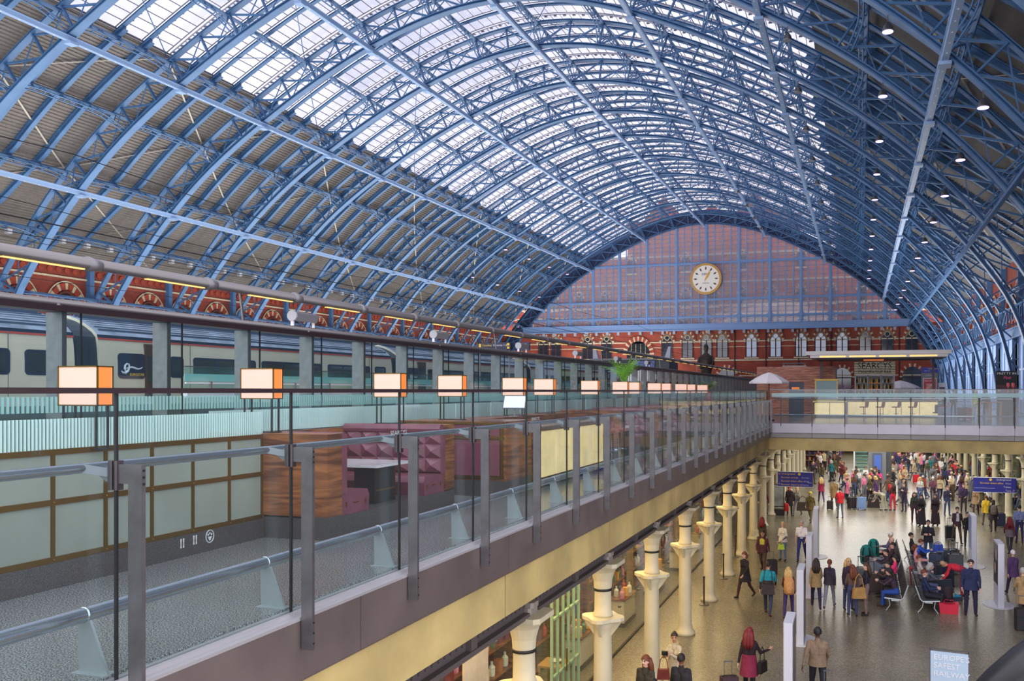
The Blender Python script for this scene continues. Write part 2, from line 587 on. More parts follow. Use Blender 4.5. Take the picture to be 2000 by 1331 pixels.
# ---- lattice arch ribs
rib0 = root('roof_rib', (CX, RIBS[0], 0))
ss = np.linspace(-SMAX + .2, SMAX - .2, 96)
m = MB(); m.sweep([(prof(s)[0], 0, prof(s)[1]) for s in ss], i_sec(.54, .26, .07)); m.obj('inner_chord', BLUE, rib0)
m = MB(); m.sweep([(prof(s, 2.0)[0], 0, prof(s, 2.0)[1]) for s in np.linspace(-SMAX + 2, SMAX - 2, 96)], i_sec(.46, .16, .05)); m.obj('outer_chord', BLUE, rib0)
NP = 20
edges = np.linspace(0, SMAX - 1.5, NP)
for sg in (-1, 1):
    for i in range(NP - 1):
        s0, s1 = edges[i], edges[i + 1]
        def pt(s, off): return (sg * prof(s, off)[0], 0, prof(s, off)[1])
        b = MB()
        for y in (-.09, .09):
            o = Vector((0, y, 0))
            b.bar(Vector(pt(s1, .1)) + o, Vector(pt(s1, 1.95)) + o, .10, .06, (0, 1, 0))
        for q in np.linspace(.35, 1.7, 4):
            c = Vector(pt(s1, q)); b.box(c.x - .05, c.x + .05, -.1, .1, c.z - .04, c.z + .04)
        b.bar(Vector(pt(s0, .1)), Vector(pt(s1, 1.9)), .13, .09, (0, 1, 0))
        b.bar(Vector(pt(s0, 1.9)) + Vector((0, .05, 0)), Vector(pt(s1, .1)) + Vector((0, .05, 0)), .06, .05, (0, 1, 0))
        b.obj('lattice_panel', BLUE, rib0)
ribs = [rib0]
for k in range(1, NR + 1):
    ribs.append(clone(rib0, (CX, RIBS[k], 0)))
for k, r in enumerate(ribs):
    tag(r, f'blue iron lattice roof arch, {ORD[k]} of the arches counted from the clock gable' if k else 'blue iron lattice roof arch that frames the clock gable', 'roof arch', 'blue lattice arches of the train shed')
# ---- longitudinal trussed purlins
SP = [0] + [v for o in (10.5, 20.5, 29.7) for v in (s_of_o(o),)]
mids = [(SP[i] + SP[i + 1]) / 2 for i in range(3)] + [SP[3] + 5.2, SP[3] + 10.4]
PUR = sorted([0] + [sg * v for v in SP[1:] + mids for sg in (-1, 1)])
b = MB()
ys = np.linspace(0, BAY, 13)
def bz(y):
    d = min(y, BAY - y)
    return 1.42 - 1.15 * max(0, 1 - d / 2.0) ** 1.6
b.box(-.12, .12, 0, BAY, 1.84, 1.96)
for i in range(12):
    y0, y1 = ys[i], ys[i + 1]
    for x in (-.14, .14):
        b.bar((x, y0, bz(y0)), (x, y1, bz(y1)), .07, .08)
    b.bar((0, y0, bz(y0)) if i % 2 else (0, y0, 1.85), (0, y1, bz(y1)) if i % 2 == 0 else (0, y1, 1.85), .05, .05)
    b.bar((-.14, y1, bz(y1)), (.14, y1, bz(y1)), .05)
for y in (BAY / 4, BAY / 2, 3 * BAY / 4):
    b.bar((0, y, bz(y)), (0, y, 1.85), .1)
pur_me = b.mesh('purlin', BLUE)
for k in range(NR):
    for s in PUR:
        x, z = prof(s)
        o = put(pur_me, 'purlin', ceiling, (x, RIBS[k + 1], z), (0, -slope(s), 0))
# ---- rafters between the ribs
b = MB()
rs = np.concatenate([np.linspace(-SE, -SB, 6)[:-1], np.linspace(-SB, SB, 70), np.linspace(SB, SE, 6)[1:]])
b.sweep([(roof_pt(s, 2.42)[0], 0, roof_pt(s, 2.42)[1]) for s in rs], i_sec(.30, .14, .04))
raf_me = b.mesh('rafter', BLUE)
side_me = []
for sg, s0 in ((-1, SGL), (1, SGR)):
    b = MB()
    q = np.concatenate([np.linspace(s0 - .6, SB, 16)[:-1], np.linspace(SB, SE, 6)])
    b.sweep([(sg * roof_pt(s, 2.16)[0], 0, roof_pt(s, 2.16)[1]) for s in q], i_sec(.32, .34, .06))
    side_me.append(b.mesh('side_rafter', BLUE))
for k in range(NR):
    for j in (1, 2, 3):
        put(raf_me, 'rafter', ceiling, (0, RIBS[k + 1] + j * BAY / 4, 0))
        for sm_ in side_me: put(sm_, 'side_rafter', ceiling, (0, RIBS[k + 1] + j * BAY / 4, 0))
# ---- boarded slopes: real lapped planks, one panel per rafter space
CREAMB = mat('board_bead', (196, 190, 178), .7)
def boards(SG, mirror):
  b = MB()
  n = int((SE - SG) / .26)
  sl = np.linspace(SG, SE, n + 1)
  for i in range(n):
      (xa, za), (xb, zb) = roof_pt(sl[i], 2.52), roof_pt(sl[i + 1], 2.52)
      nx, nz2 = -(zb - za), (xb - xa); L = math.hypot(nx, nz2); nx, nz2 = nx / L, nz2 / L
      t = .10
      b.k = 0
      b.quad((xa - nx * t, 0, za - nz2 * t), (xa - nx * t, 2.2, za - nz2 * t), (xb, 2.2, zb), (xb, 0, zb))
      b.k = 1
      b.quad((xa, 0, za), (xa, 2.2, za), (xa - nx * t, 2.2, za - nz2 * t), (xa - nx * t, 0, za - nz2 * t))
  b.k = 0
  bk = [roof_pt(s, 2.75) for s in np.linspace(SG, SE, 10)]
  for i in range(9):
      b.quad((bk[i][0], 0, bk[i][1]), (bk[i + 1][0], 0, bk[i + 1][1]), (bk[i + 1][0], 2.2, bk[i + 1][1]), (bk[i][0], 2.2, bk[i][1]))
  if mirror:
      b.v = [(-x, y, z) for x, y, z in b.v]; b.f = [tuple(reversed(f)) for f in b.f]
  return b.mesh('board_panel', [BOARD, CREAMB])
brd_me, brd_l = boards(SGR, False), boards(SGL, True)
for k in range(NR):
    for j in range(4):
        put(brd_me, 'board_panel', ceiling, (0, RIBS[k + 1] + j * BAY / 4, 0))
        put(brd_l, 'board_panel', ceiling, (0, RIBS[k + 1] + j * BAY / 4, 0))
# ---- cream wind braces across the boards, dark ones across the glass
for k in range(NR):
    y0 = RIBS[k + 1]
    for i in range(len(PUR) - 1):
        s0, s1 = PUR[i], PUR[i + 1]
        if (i + k) % 2: s0, s1 = s1, s0
        mid = abs(s0 + s1) / 2
        b = MB(); pts = []
        for t in np.linspace(0, 1, 5):
            x, z = roof_pt(s0 + (s1 - s0) * t, 2.30); pts.append((x, y0 + BAY * t, z))
        for t in range(4): b.bar(pts[t], pts[t + 1], .13 if mid > SGR else .06, .03)
        b.obj('wind_brace', CREAMB if mid > SGR else BLUE, ceiling)
# ---- glazed crown: panes between gutters
PN = 60
psl = np.linspace(-SGL, SGR, PN + 1)
b = MB()
for j in range(PN):
    (xa, za), (xb, zb) = roof_pt(psl[j], 2.62), roof_pt(psl[j + 1], 2.62)
    for y in (.14, 2.06):
        b.bar((xa, y, za), (xb, y, zb), .07, .08)
    b.bar((xa, .2, za), (xa, 2.0, za), .035, .05)
    for y in (.32,):
        xm, zm = (xa + xb) / 2, (za + zb) / 2
        b.box(xm - .12, xm + .12, y - .12, y + .05, zm - .09, zm - .02)
gut_me = b.mesh('glazing_gutter', mat('gutter_grey', (132, 130, 142), .5))
panes = []
for k in range(NR):
    for q in range(4):
        y = RIBS[k + 1] + q * BAY / 4
        put(gut_me, 'glazing_gutter', ceiling, (0, y, 0))['kind'] = 'stuff'
        for j in range(PN):
            (xa, za), (xb, zb) = roof_pt(psl[j], 2.66), roof_pt(psl[j + 1], 2.66)
            panes.append((xa, za, xb, zb, y))
def pane_rank(p):
    X = CX + (p[0] + p[2]) / 2; Y = p[4] + 1; Z = (p[1] + p[3]) / 2 - EYE
    u = X * CT + Y * ST; d = -X * ST + Y * CT
    if d < 5: return 1e9
    px, py = 1185 + FPX * u / d, 764 - FPX * Z / d
    return d if 0 < px < 2000 and 0 < py < 760 else 1e6 + d
panes.sort(key=pane_rank)
pw = math.hypot(panes[0][2] - panes[0][0], panes[0][3] - panes[0][1])
for i, (xa, za, xb, zb, y) in enumerate(panes[:300]):
    b = MB(); b.box(-pw / 2, pw / 2, .2, 2.0, -.008, .008)
    if i == 0: pane_me = b.mesh('glass_pane', GLASS_R)
    put(pane_me, 'glass_pane', ceiling, ((xa + xb) / 2, y, (za + zb) / 2), (0, -math.atan2(zb - za, xb - xa), 0))
b = MB()
for xa, za, xb, zb, y in panes[300:]:
    b.extr([(xa, y + .2, za), (xb, y + .2, zb), (xb, y + 2.0, zb), (xa, y + 2.0, za)], (0, 0, .016))
b.obj('glass_panes_far', GLASS_R, ceiling)['kind'] = 'stuff'
# ---- smooth tie beams under the ribs
b = MB()
y0, y1 = RIBS[NR], G - .2
b.box(-.15, .15, y0, y1, -.46, -.20); b.box(-.21, .21, y0, y1, -.20, -.15)
for y in np.arange(y0 + 1, y1, BAY / 8):
    b.k = 1; b.box(-.035, .035, y, y + .09, -.475, -.46); b.k = 0
for y in RIBS[:-1]:
    b.box(-.28, .28, y - .3, y + .3, -.62, -.46)
tie_me = b.mesh('tie_beam', [BLUE_L, mat('stud_white', (235, 240, 250), .3)])
for o in (-29.7, -20.5, -10.5, 0, 10.5, 20.5, 29.7):
    s = math.copysign(s_of_o(abs(o)), o) if o else 0
    x, z = prof(s)
    put(tie_me, 'tie_beam', ceiling, (x, 0, z))

b = MB(); b.box(-.12, .12, y0, y1, -.36, -.16)
tie2 = b.mesh('tie_rod', BLUE)
for o in (-33.6, 33.6):
    s = math.copysign(s_of_o(abs(o)), o); x, z = prof(s); put(tie2, 'tie_rod', ceiling, (x, 0, z))
b = MB(); b.cbox(-.2, .2, -.18, .18, -.34, 0, .04)
box_me = b.mesh('lamp_box', mat('lamp_box_grey', (176, 178, 184), .5))
sb_ = mids[3]
for k in range(NR):
    for j in (1, 2, 3):
        x, z = prof(sb_, 1.1); put(box_me, 'lamp_box', ceiling, (-x, RIBS[k + 1] + j * BAY / 4, z))

# ================================================================== walls
def arch_pts(w, n=12, point=0.0):
    """half-round (or slightly pointed) arch head of width w from right to left, springing at z=0"""
    r = w / 2
    return [(r * math.cos(PI * i / n), r * math.sin(PI * i / n) * (1 + point * math.sin(PI * i / n))) for i in range(n + 1)]
def voussoir_ring(b, wi, wo, n, y0, y1, k0, k1, point=0.0, axis='x'):
    """alternating red and cream wedge blocks, really proud of the wall"""
    e = .30
    ang = [0.0]
    for i in range(n): ang.append(ang[-1] + (1 + e if i % 2 else 1 - e))
    ang = [PI * a / ang[-1] for a in ang]
    A, B = [[(w / 2 * math.cos(t), w / 2 * math.sin(t) * (1 + point * math.sin(t))) for t in ang] for w in (wi, wo)]
    for i in range(n):
        b.k = k0 if i % 2 else k1
        p = [A[i], B[i], B[i + 1], A[i + 1]]
        if axis == 'x': b.extr([(x, y0, z) for x, z in p], (0, y1 - y0 + (.03 if i % 2 else 0), 0))
        else: b.extr([(y0, x, z) for x, z in p], (y1 - y0 + (.03 if i % 2 else 0), 0, 0))
    b.k = 0
# left wall
wall_left = struct(root('wall_left', (0, 0, 0)))
YB = RIBS[NR]
b = MB(); b.box(CX - WALL_O - .8, CX - WALL_O, YB, G + 1, FLO, WALL_Z + .6); b.obj('brickwork', BRICK_Y, wall_left)
b = MB(); b.box(CX - WALL_O, CX - WALL_O + .22, YB, G, WALL_Z - .55, WALL_Z - .3); b.box(CX - WALL_O, CX - WALL_O + .14, YB, G, WALL_Z - 1.7, WALL_Z - 1.55)
b.obj('cornice', STONE, wall_left)
b = MB()
for y in np.arange(YB + .3, G, .8):
    b.tube([(CX - WALL_O + .0, y, WALL_Z - 1.05), (CX - WALL_O + .1, y, WALL_Z - 1.05)], .26, 8)
b.obj('frieze_roundels', BRICKV, wall_left)['kind'] = 'stuff'
b = MB(); b.box(CX - WALL_O, CX - WALL_O + .35, YB, G, 0, 7.0); b.obj('stone_base', STONE, wall_left)
b = MB()
voussoir_ring(b, 2.5, 3.5, 13, 0, .16, 0, 1, .12, 'y')
b.k = 3
A = arch_pts(2.1, 12, .12)
for i in range(12): b.bar((.06, A[i][0], A[i][1]), (.06, A[i + 1][0], A[i + 1][1]), .16, .16)
for sy in (-1, 1): b.box(0, .12, sy * 1.05 - .08, sy * 1.05 + .08, -1.6, 0)
A = arch_pts(3.72, 16, .12)
b.k = 1
for i in range(16): b.bar((.12, A[i][0], A[i][1]), (.12, A[i + 1][0], A[i + 1][1]), .07, .10)
b.k = 0
for sy in (-1, 1): b.box(0, .12, sy * 1.15 - (.6 if sy < 0 else 0), sy * 1.15 + (.6 if sy > 0 else 0), -1.6, 0)
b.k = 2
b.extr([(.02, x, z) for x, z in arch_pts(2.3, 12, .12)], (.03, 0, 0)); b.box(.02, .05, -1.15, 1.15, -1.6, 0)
b.k = 0
for yy in (-.4, .4): b.box(.05, .1, yy - .04, yy + .04, -1.6, .9)
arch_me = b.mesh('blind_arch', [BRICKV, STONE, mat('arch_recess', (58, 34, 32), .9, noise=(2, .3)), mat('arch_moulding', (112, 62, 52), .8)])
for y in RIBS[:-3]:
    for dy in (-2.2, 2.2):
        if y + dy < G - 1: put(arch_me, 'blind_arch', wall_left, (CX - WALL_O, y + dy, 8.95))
# blue wall posts of the ribs on the left
b = MB(); b.box(CX - WALL_O + .02, CX - WALL_O + .5, -.22, .22, 3, WALL_Z - .2)
post_me = b.mesh('wall_post', BLUE)
for y in RIBS: put(post_me, 'wall_post', wall_left, (0, y, 0))
# right wall
XR = CX + WALL_O
wall_right = struct(root('wall_right', (0, 0, 0)))
b = MB(); b.box(XR, XR + .8, YB, G + 1, FLO, WALL_Z + .6); b.obj('brickwork', BRICK_Y, wall_right)
arch_r = arch_me
for y in RIBS[:-3]:
    for dy in (-2.2, 2.2):
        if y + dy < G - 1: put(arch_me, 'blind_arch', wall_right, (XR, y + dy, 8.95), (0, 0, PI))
for y in RIBS: put(post_me, 'wall_post', wall_right, (XR - (CX - WALL_O) - .52, y, 0))
b = MB()
b.box(XR - .9, XR - .55, YB, G, 6.1, 6.7); b.box(XR - 1.0, XR - .5, YB, G, 6.7, 6.85); b.box(XR - 1.0, XR - .5, YB, G, 5.95, 6.1)
b.obj('iron_rail', BLUE, wall_right)
b = MB(); b.box(XR - .72, XR - .6, .75, BAY - 2.4, 1.0, 5.95)
for y in (.75, 2.8, 4.8, BAY - 2.5): b.box(XR - .8, XR - .55, y, y + .12, 0, 5.95)
b.box(XR - .78, XR - .56, .75, BAY - 2.4, 3.3, 3.45)
sp_me = b.mesh('spandrel_panel', mat('blue_sheet', (142, 172, 214), .5, noise=(.8, .08)))
for k in range(NR): put(sp_me, 'spandrel_panel', wall_right, (0, RIBS[k + 1], 0))
# scrolls above the rail
b = MB()
for y in np.arange(0, BAY - .1, BAY / 5):
    c = [(XR - .7, y + .9 + .5 * math.cos(t), 8.0 + .5 * math.sin(t)) for t in np.linspace(0, 2 * PI, 13)]
    b.tube(c, .05, 5, cap=False)
b.box(XR - .75, XR - .65, 0, BAY, 8.55, 8.7)
scr_me = b.mesh('scroll_frieze', BLUE)
for k in range(NR): put(scr_me, 'scroll_frieze', wall_right, (0, RIBS[k + 1], 0))

# ---- hotel wall under the gable
wall_back = struct(root('wall_back', (0, 0, 0)))
YW = G + .6
b = MB(); b.box(CX - WALL_O, XR, YW, YW + .8, FLO, 12.9); b.obj('brickwork', BRICK_X, wall_back)
b = MB()
for z, h, d in ((10.2, .22, .10), (9.3, .12, .06), (6.9, .25, .16), (4.2, .2, .12)):
    b.box(CX - 37, XR - .5, YW - d, YW, z, z + h)
b.obj('string_course', STONE, wall_back)
b = MB()
for x in np.arange(CX - 32, XR - 1, 2.05): b.box(x - .22, x + .22, YW - .5, YW, 11.7, 12.4)
b.obj('corbel', mat('corbel_grey', (165, 165, 175), .6), wall_back)
b = MB()
for px in (1435, 1496, 1560, 1623, 1756):
    x = at_y(px, 690, YW).x; b.tube([(x, YW - .15, 0), (x, YW - .15, 12.2)], .11, 6)
    for z in (3, 6, 9, 11): b.box(x - .18, x + .18, YW - .2, YW, z, z + .15)
b.obj('drain_pipe', mat('pipe_maroon', (70, 40, 44), .6), wall_back)
# gothic two-light window
def gothic(wo=3.0, zs=10.45, sill=7.5):
    b = MB()   # materials: 0 brick 1 stone 2 glass 3 frame
    b.M = Matrix.Translation((0, 0, zs))
    voussoir_ring(b, wo * .70, wo * .92, 13, -.16, 0, 0, 1, .35)
    A = arch_pts(wo, 14, .35); b.k = 4
    for i in range(14): b.bar((A[i][0], -.12, A[i][1]), (A[i + 1][0], -.12, A[i + 1][1]), .08, .08, (0, 1, 0))
    b.k = 4; b.extr([(x, -.06, z) for x, z in arch_pts(wo * .70, 12, .35)], (0, .06, 0))
    b.k = 2; b.tube([(0, -.10, .62), (0, -.05, .62)], .34, 14)
    b.k = 1
    R = [(.4 * math.cos(t), -.11, .62 + .4 * math.sin(t)) for t in np.linspace(0, 2 * PI, 15)]
    b.tube(R, .07, 5, cap=False)
    b.M = None; hw = wo * .31
    b.k = 3; b.box(-hw, hw, -.05, 0, sill, zs + .1)
    for sx in (-1, 1):
        b.k = 2
        c = sx * hw * .5; w = hw * .40
        b.box(c - w, c + w, -.08, -.05, sill + .1, zs - .1)
        b.extr([(c + x, -.08, zs - .1 + z) for x, z in arch_pts(2 * w, 8, .5)], (0, .03, 0))
        b.k = 3; b.box(c - w, c + w, -.1, -.08, sill + 1.5, sill + 1.56)
    b.k = 3; b.box(-.08, .08, -.16, 0, sill, zs + .1)
    b.box(-hw - .12, -hw, -.16, 0, sill, zs); b.box(hw, hw + .12, -.16, 0, sill, zs)
    b.k = 1; b.box(-hw - .3, hw + .3, -.25, 0, sill - .25, sill)
    b.box(-hw - .3, -hw - .12, -.13, 0, zs - .35, zs); b.box(hw + .12, hw + .3, -.13, 0, zs - .35, zs)
    return b
PANE_L = mat('lit_sky_pane', (150, 165, 190), .05, spec=1.0)
FR = mat('window_frame_maroon', (74, 42, 48), .6)
STONE_D = mat('weathered_stone', (140, 116, 92), .8, noise=(3, .15))
gw = {}
for nm, gm in (('pale', PANE_L), ('dark', GLASS_D)):
    gw[nm] = gothic().mesh('gothic_window', [BRICKV, STONE, gm, FR, STONE_D])
WN = 0
for px, k in ((1062, 'dark'), (1086, 'dark'), (1148, 'dark'), (1185, 'dark'), (1303, 'dark'), (1343, 'dark'), (1380, 'dark'), (1411, 'dark'), (1468, 'pale'), (1515, 'pale'),
              (1565, 'pale'), (1603, 'pale'), (1645, 'pale'), (1690, 'dark'), (1733, 'dark'), (1781, 'dark')):
    WN += 1
    o = struct(put(gw[k], f'window_{WN}', None, (at_y(px, 690, YW).x, YW, 0)))
# wide arched opening with glazing
WN += 1
wd = struct(root(f'window_{WN}', (at_y(1247, 690, YW).x, YW, 8.2)))
b = MB(); voussoir_ring(b, 4.3, 5.8, 21, -.2, 0, 0, 1, .12); b.obj('voussoir_ring', [BRICKV, STONE], wd)
b = MB(); b.extr([(x, -.1, z) for x, z in arch_pts(4.3, 14, .12)], (0, .08, 0)); b.box(-2.15, 2.15, -.1, -.02, -2.2, 0); b.obj('pane', GLASS_D, wd)
b = MB()
for x in (-1.3, -.45, .45, 1.3): b.box(x - .05, x + .05, -.16, -.1, -2.2, 1.9)
b.box(-2.15, 2.15, -.16, -.1, .0, .12); b.obj('mullion', CREAM, wd)
# ground floor arches
DN = 0
for px, w in ((1420, 3.2), (1645, 3.0), (1782, 3.2), (1300, 3.0)):
    DN += 1
    dd = struct(root(f'door_{DN}', (at_y(px, 740, YW).x, YW, 3.9)))
    b = MB(); voussoir_ring(b, w, w + 1.0, 15, -.2, 0, 0, 1, .1); b.obj('voussoir_ring', [BRICKV, STONE], dd)
    b = MB(); b.extr([(x, -.08, z) for x, z in arch_pts(w, 14, .1)], (0, .06, 0)); b.box(-w / 2, w / 2, -.08, -.02, -3.9, 0); b.obj('pane', GLASS_D, dd)
    b = MB(); b.box(-.06, .06, -.14, -.08, -3.9, 1.3); b.box(-w / 2, w / 2, -.14, -.08, -.1, .08)
    for sx in (-1, 1): b.box(sx * w / 2 - .08, sx * w / 2 + .08, -.16, -.02, -3.9, 0)
    b.obj('door_frame', FR, dd)

# ---- hotel rear facade rising behind the gable glass
hotel = root('hotel_facade', (CX, G + 8, 0), 'red brick hotel facade with arched windows seen through the gable glazing', 'building')
b = MB(); b.box(-50, 50, 0, 1, 0, 27); b.box(-16, 16, 0, 1, 27, 33.5); b.obj('brickwork', BRICK_X, hotel)
b = MB()
for x0, x1, zt in ((-13, -5, 38), (-3, 3, 36), (4, 12, 37.5)):
    b.extr([(x0, 0, 33.5), (x1, 0, 33.5), ((x0 + x1) / 2, 0, zt)], (0, 1, 0))
b.obj('gable_wall', BRICK_X, hotel)
b = MB()
for z in (15.5, 17.2, 21.5, 26.6): b.box(-50, 50, -.15, 0, z, z + .3)
b.obj('string_course', STONE, hotel)
hw = gothic(2.2, 0, -2.4).mesh('window', [BRICKV, STONE, GLASS_D, FR, STONE_D])
for z, st in ((19.6, 5.2), (26.2, 10.4)):
    for x in np.arange(-36, 38, st): put(hw, 'window', hotel, (x, 0, z))
hw2 = gothic(2.4, 0, -2.0).mesh('window', [BRICKV, STONE, GLASS_D, FR, STONE_D])
for x in np.arange(-36, 38, 4.4): put(hw2, 'window', hotel, (x, 0, 14.4))

# ================================================================== gable screen
gable = struct(root('window_0', (0, G, 0)))
ZBOT = 12.9
BLUE_G = mat('gable_blue_paint', (122, 152, 196), .5)
def rimz(x, off=-.15):
    o = abs(x - CX)
    lo, hi = 0.0, SMAX
    for _ in range(40):
        mm = (lo + hi) / 2
        if prof(mm, off)[0] < o: lo = mm
        else: hi = mm
    return prof(lo, off)[1]
MX = [at_y(px, 640, G).x for px in (1072, 1114, 1159, 1210, 1264, 1322, 1380, 1444, 1504, 1565, 1622, 1678, 1729)]
TZ = [ZBOT + .55, 14.6, 17.6, 24.0]
for x in MX:
    zt = rimz(x)
    b = MB(); b.box(x - .26, x + .26, -.18, .18, ZBOT, zt); b.box(x - .10, x + .10, -.32, .3, ZBOT, zt)
    b.obj('mullion', BLUE_G, gable)
def xspan(z, lo=True):
    o = 0
    for s in np.linspace(0, SMAX, 400):
        if prof(s)[1] < z: break
        o = prof(s)[0]
    return o
for z in TZ[1:]:
    o = xspan(z)
    b = MB(); b.box(CX - o, CX + o, -.2, .2, z - .2, z + .2); b.box(CX - o, CX + o, -.3, .3, z - .06, z + .06); b.obj('transom', BLUE_G, gable)
b = MB(); o = xspan(ZBOT) + .6
b.box(CX - o, CX + o, -.45, .45, ZBOT - .5, ZBOT + .45); b.box(CX - o, CX + o, -.6, .6, ZBOT - .65, ZBOT - .5); b.box(CX - o, CX + o, -.55, .55, ZBOT + .45, ZBOT + .55)
b.obj('sill_beam', BLUE_G, gable)
# corner brackets, glazing bars and panes cell by cell
XS = [CX - xspan(ZBOT)] + MX + [CX + xspan(ZBOT)]
for i in range(len(XS) - 1):
    x0, x1 = XS[i], XS[i + 1]
    for j in range(len(TZ)):
        z0 = TZ[j]
        z1 = TZ[j + 1] if j + 1 < len(TZ) else 99
        ztop = [(x, min(z1, rimz(x))) for x in np.linspace(x0, x1, 7)]
        if max(z for _, z in ztop) < z0 + .6: continue
        poly = [(x0, .0, z0), (x1, .0, z0)] + [(x, .0, max(z, z0 + .01)) for x, z in reversed(ztop)]
        b = MB(); b.extr(poly, (0, .03, 0)); b.obj('glass_pane', GLASS_W, gable)
        b = MB()
        for q in (1, 2, 3):
            x = x0 + (x1 - x0) * q / 4; zt = min(z1, rimz(x))
            if zt > z0 + .3: b.box(x - .085, x + .085, -.10, .10, z0, zt)
        zz = z0 + .75
        while zz < min(z1, max(z for _, z in ztop)):
            xa = [x for x in np.linspace(x0, x1, 25) if rimz(x) > zz]
            if len(xa) > 1: b.box(xa[0], xa[-1], -.04, .04, zz - .025, zz + .025)
            zz += .75
        if b.v: b.obj('glazing_bar', BLUE_G, gable)['kind'] = 'stuff'
        b = MB(); r = .5
        for cx_, sx in ((x0 + .24, 1), (x1 - .24, -1)):
            for cz, sz in ((z0 + .2, 1),) + (((z1 - .2, -1),) if z1 < 90 and min(z for _, z in ztop) >= z1 - .01 else ()):
                if rimz(cx_ + sx * r) < cz + .3: continue
                b.extr([(cx_, -.12, cz), (cx_ + sx * r, -.12, cz), (cx_ + sx * r * .3, -.12, cz + sz * r * .3), (cx_, -.12, cz + sz * r)], (0, .24, 0))
        if b.v: b.obj('corner_bracket', BLUE_G, gable)
# boarded band between the chords of the gable arch
b = MB()
for s0, s1 in zip(ss[:-1], ss[1:]):
    p = [prof(s0, .1), prof(s1, .1), prof(s1, 2.6), prof(s0, 2.6)]
    b.extr([(CX + x, .4, z) for x, z in p], (0, .2, 0))
b.obj('arch_band', mat('deep_blue_board', (44, 56, 92), .6), gable)
# pendant lights under the sill beam
# ---- clock
ck = root('clock', (at_y(1380, 546, G).x, G - .75, at_y(1380, 546, G).z), 'large round white station clock with gilt rim hung in the gable glazing', 'clock')
R = 2.72
b = MB(); b.tube([(0, .55, 0), (0, .05, 0)], R * .98, 40); b.obj('case', mat('clock_case', (60, 46, 40), .5), ck)
b = MB(); b.tube([(0, .05, 0), (0, 0, 0)], R * .86, 40); b.obj('dial', mat('dial_white', (238, 232, 220), .5), ck)
b = MB()
for i in range(48):
    a0, a1 = 2 * PI * i / 48, 2 * PI * (i + 1) / 48
    b.extr([(r * math.sin(a), -.06, r * math.cos(a)) for r, a in ((R * .86, a0), (R, a0), (R, a1), (R * .86, a1))], (0, .3, 0))
for i in range(60):
    a = 2 * PI * i / 60; c = Vector((R * .93 * math.sin(a), -.06, R * .93 * math.cos(a))); b.k = 1; b.ball(c, .06, .04, .06, 5, 4)
b.obj('gilt_rim', [mat('gilt', (206, 160, 84), .4, .3), mat('rim_stud', (110, 70, 44), .5)], ck)
for i in range(12):
    a = 2 * PI * i / 12; u = Vector((math.sin(a), 0, math.cos(a))); t = Vector((math.cos(a), 0, -math.sin(a)))
    b = MB(); c = u * R * .67 + Vector((0, -.02, 0))
    for sc, k in ((1, 0),):
        b.extr([c + u * .34, c + t * .15, c - u * .34, c - t * .15], (0, -.02, 0))
    b.k = 1; c2 = c + Vector((0, -.02, 0)); b.extr([c2 + u * .16, c2 + t * .06, c2 - u * .16, c2 - t * .06], (0, -.015, 0))
    b.obj('hour_mark', [mat('mark_black', (30, 30, 44), .5), mat('mark_red', (170, 40, 40), .5)], ck)
for nm, L, w, a in (('hour_hand', 1.35, .34, math.radians(33)), ('minute_hand', 1.75, .22, math.radians(27))):
    u = Vector((math.sin(a), 0, math.cos(a))); t = Vector((math.cos(a), 0, -math.sin(a))); c = Vector((0, -.07 if nm[0] == 'h' else -.11, 0))
    b = MB(); b.extr([c - u * .5, c + t * .12, c + u * L * .6 + t * w / 2, c + u * L, c + u * L * .6 - t * w / 2, c - t * .12], (0, -.03, 0))
    b.obj(nm, mat('hand_gold', (226, 164, 60), .35, .4), ck)
lettering('DENT', .55, mat('mark_black', (30, 30, 44)), (0, -.02, .8), FACE_CAM, ck)
lettering('LONDON', .26, mat('mark_black', (30, 30, 44)), (0, -.02, -.75), FACE_CAM, ck)
# ================================================================== DECKS, TERRACE, BRIDGE
XG = -4.25                 # glass line of the terrace balustrade
YBR = 41.4                 # near face of the cross bridge
STEP = 1.613
JY = [3.98 + STEP * j for j in range(-4, 24)]
# undercroft floor and terrace floors
b = MB(); b.box(-30, XR, -12, G, FLO - .3, FLO); struct(b.obj('floor', CONC))
b = MB(); b.box(-9.7, XG - .025, -12, YBR, -.12, 0); b.box(-12.9, XR, YBR + .1, G, -.12, 0)
struct(b.obj('floor_terrace', GRANITE))
b = MB(); b.box(-12.9, -4.9, -12, YBR, -1.5, -.13); b.box(-12.9, XR, YBR + .5, G, -1.05, -.13); struct(b.obj('floor_slab', CREAM))
b = MB()
b.box(-20.6, -9.8, -12, G, -.2, 1.5); b.box(-64.9, -28.4, -12, G, -.2, 1.5); b.box(-28.4, -20.6, -12, G, -.2, .3)
struct(b.obj('floor_platform', granite_mat('platform_paving', (120, 118, 116), (150, 148, 144), 8, .4)))
b = MB(); b.box(-20.9, -20.6, -12, G, 1.35, 1.5); b.box(-28.4, -28.1, -12, G, 1.35, 1.5); struct(b.obj('trim_1', WHITE))
b = MB(); b.box(-9.82, -9.66, -12, YBR, 0, 1.42); struct(b.obj('wall_platform', mat('platform_face', (62, 70, 72), .5)))
# concealed back wall of the undercroft
b = MB(); b.box(-10.2, -9.9, -12, G, FLO, -1.5); struct(b.obj('wall_arcade', mat('arcade_back', (120, 96, 62), .8, noise=(.7, .3))))
b = MB(); b.box(-9.9, XR, 142, 142.3, FLO, -1.0); struct(b.obj('wall_concourse', CREAM))

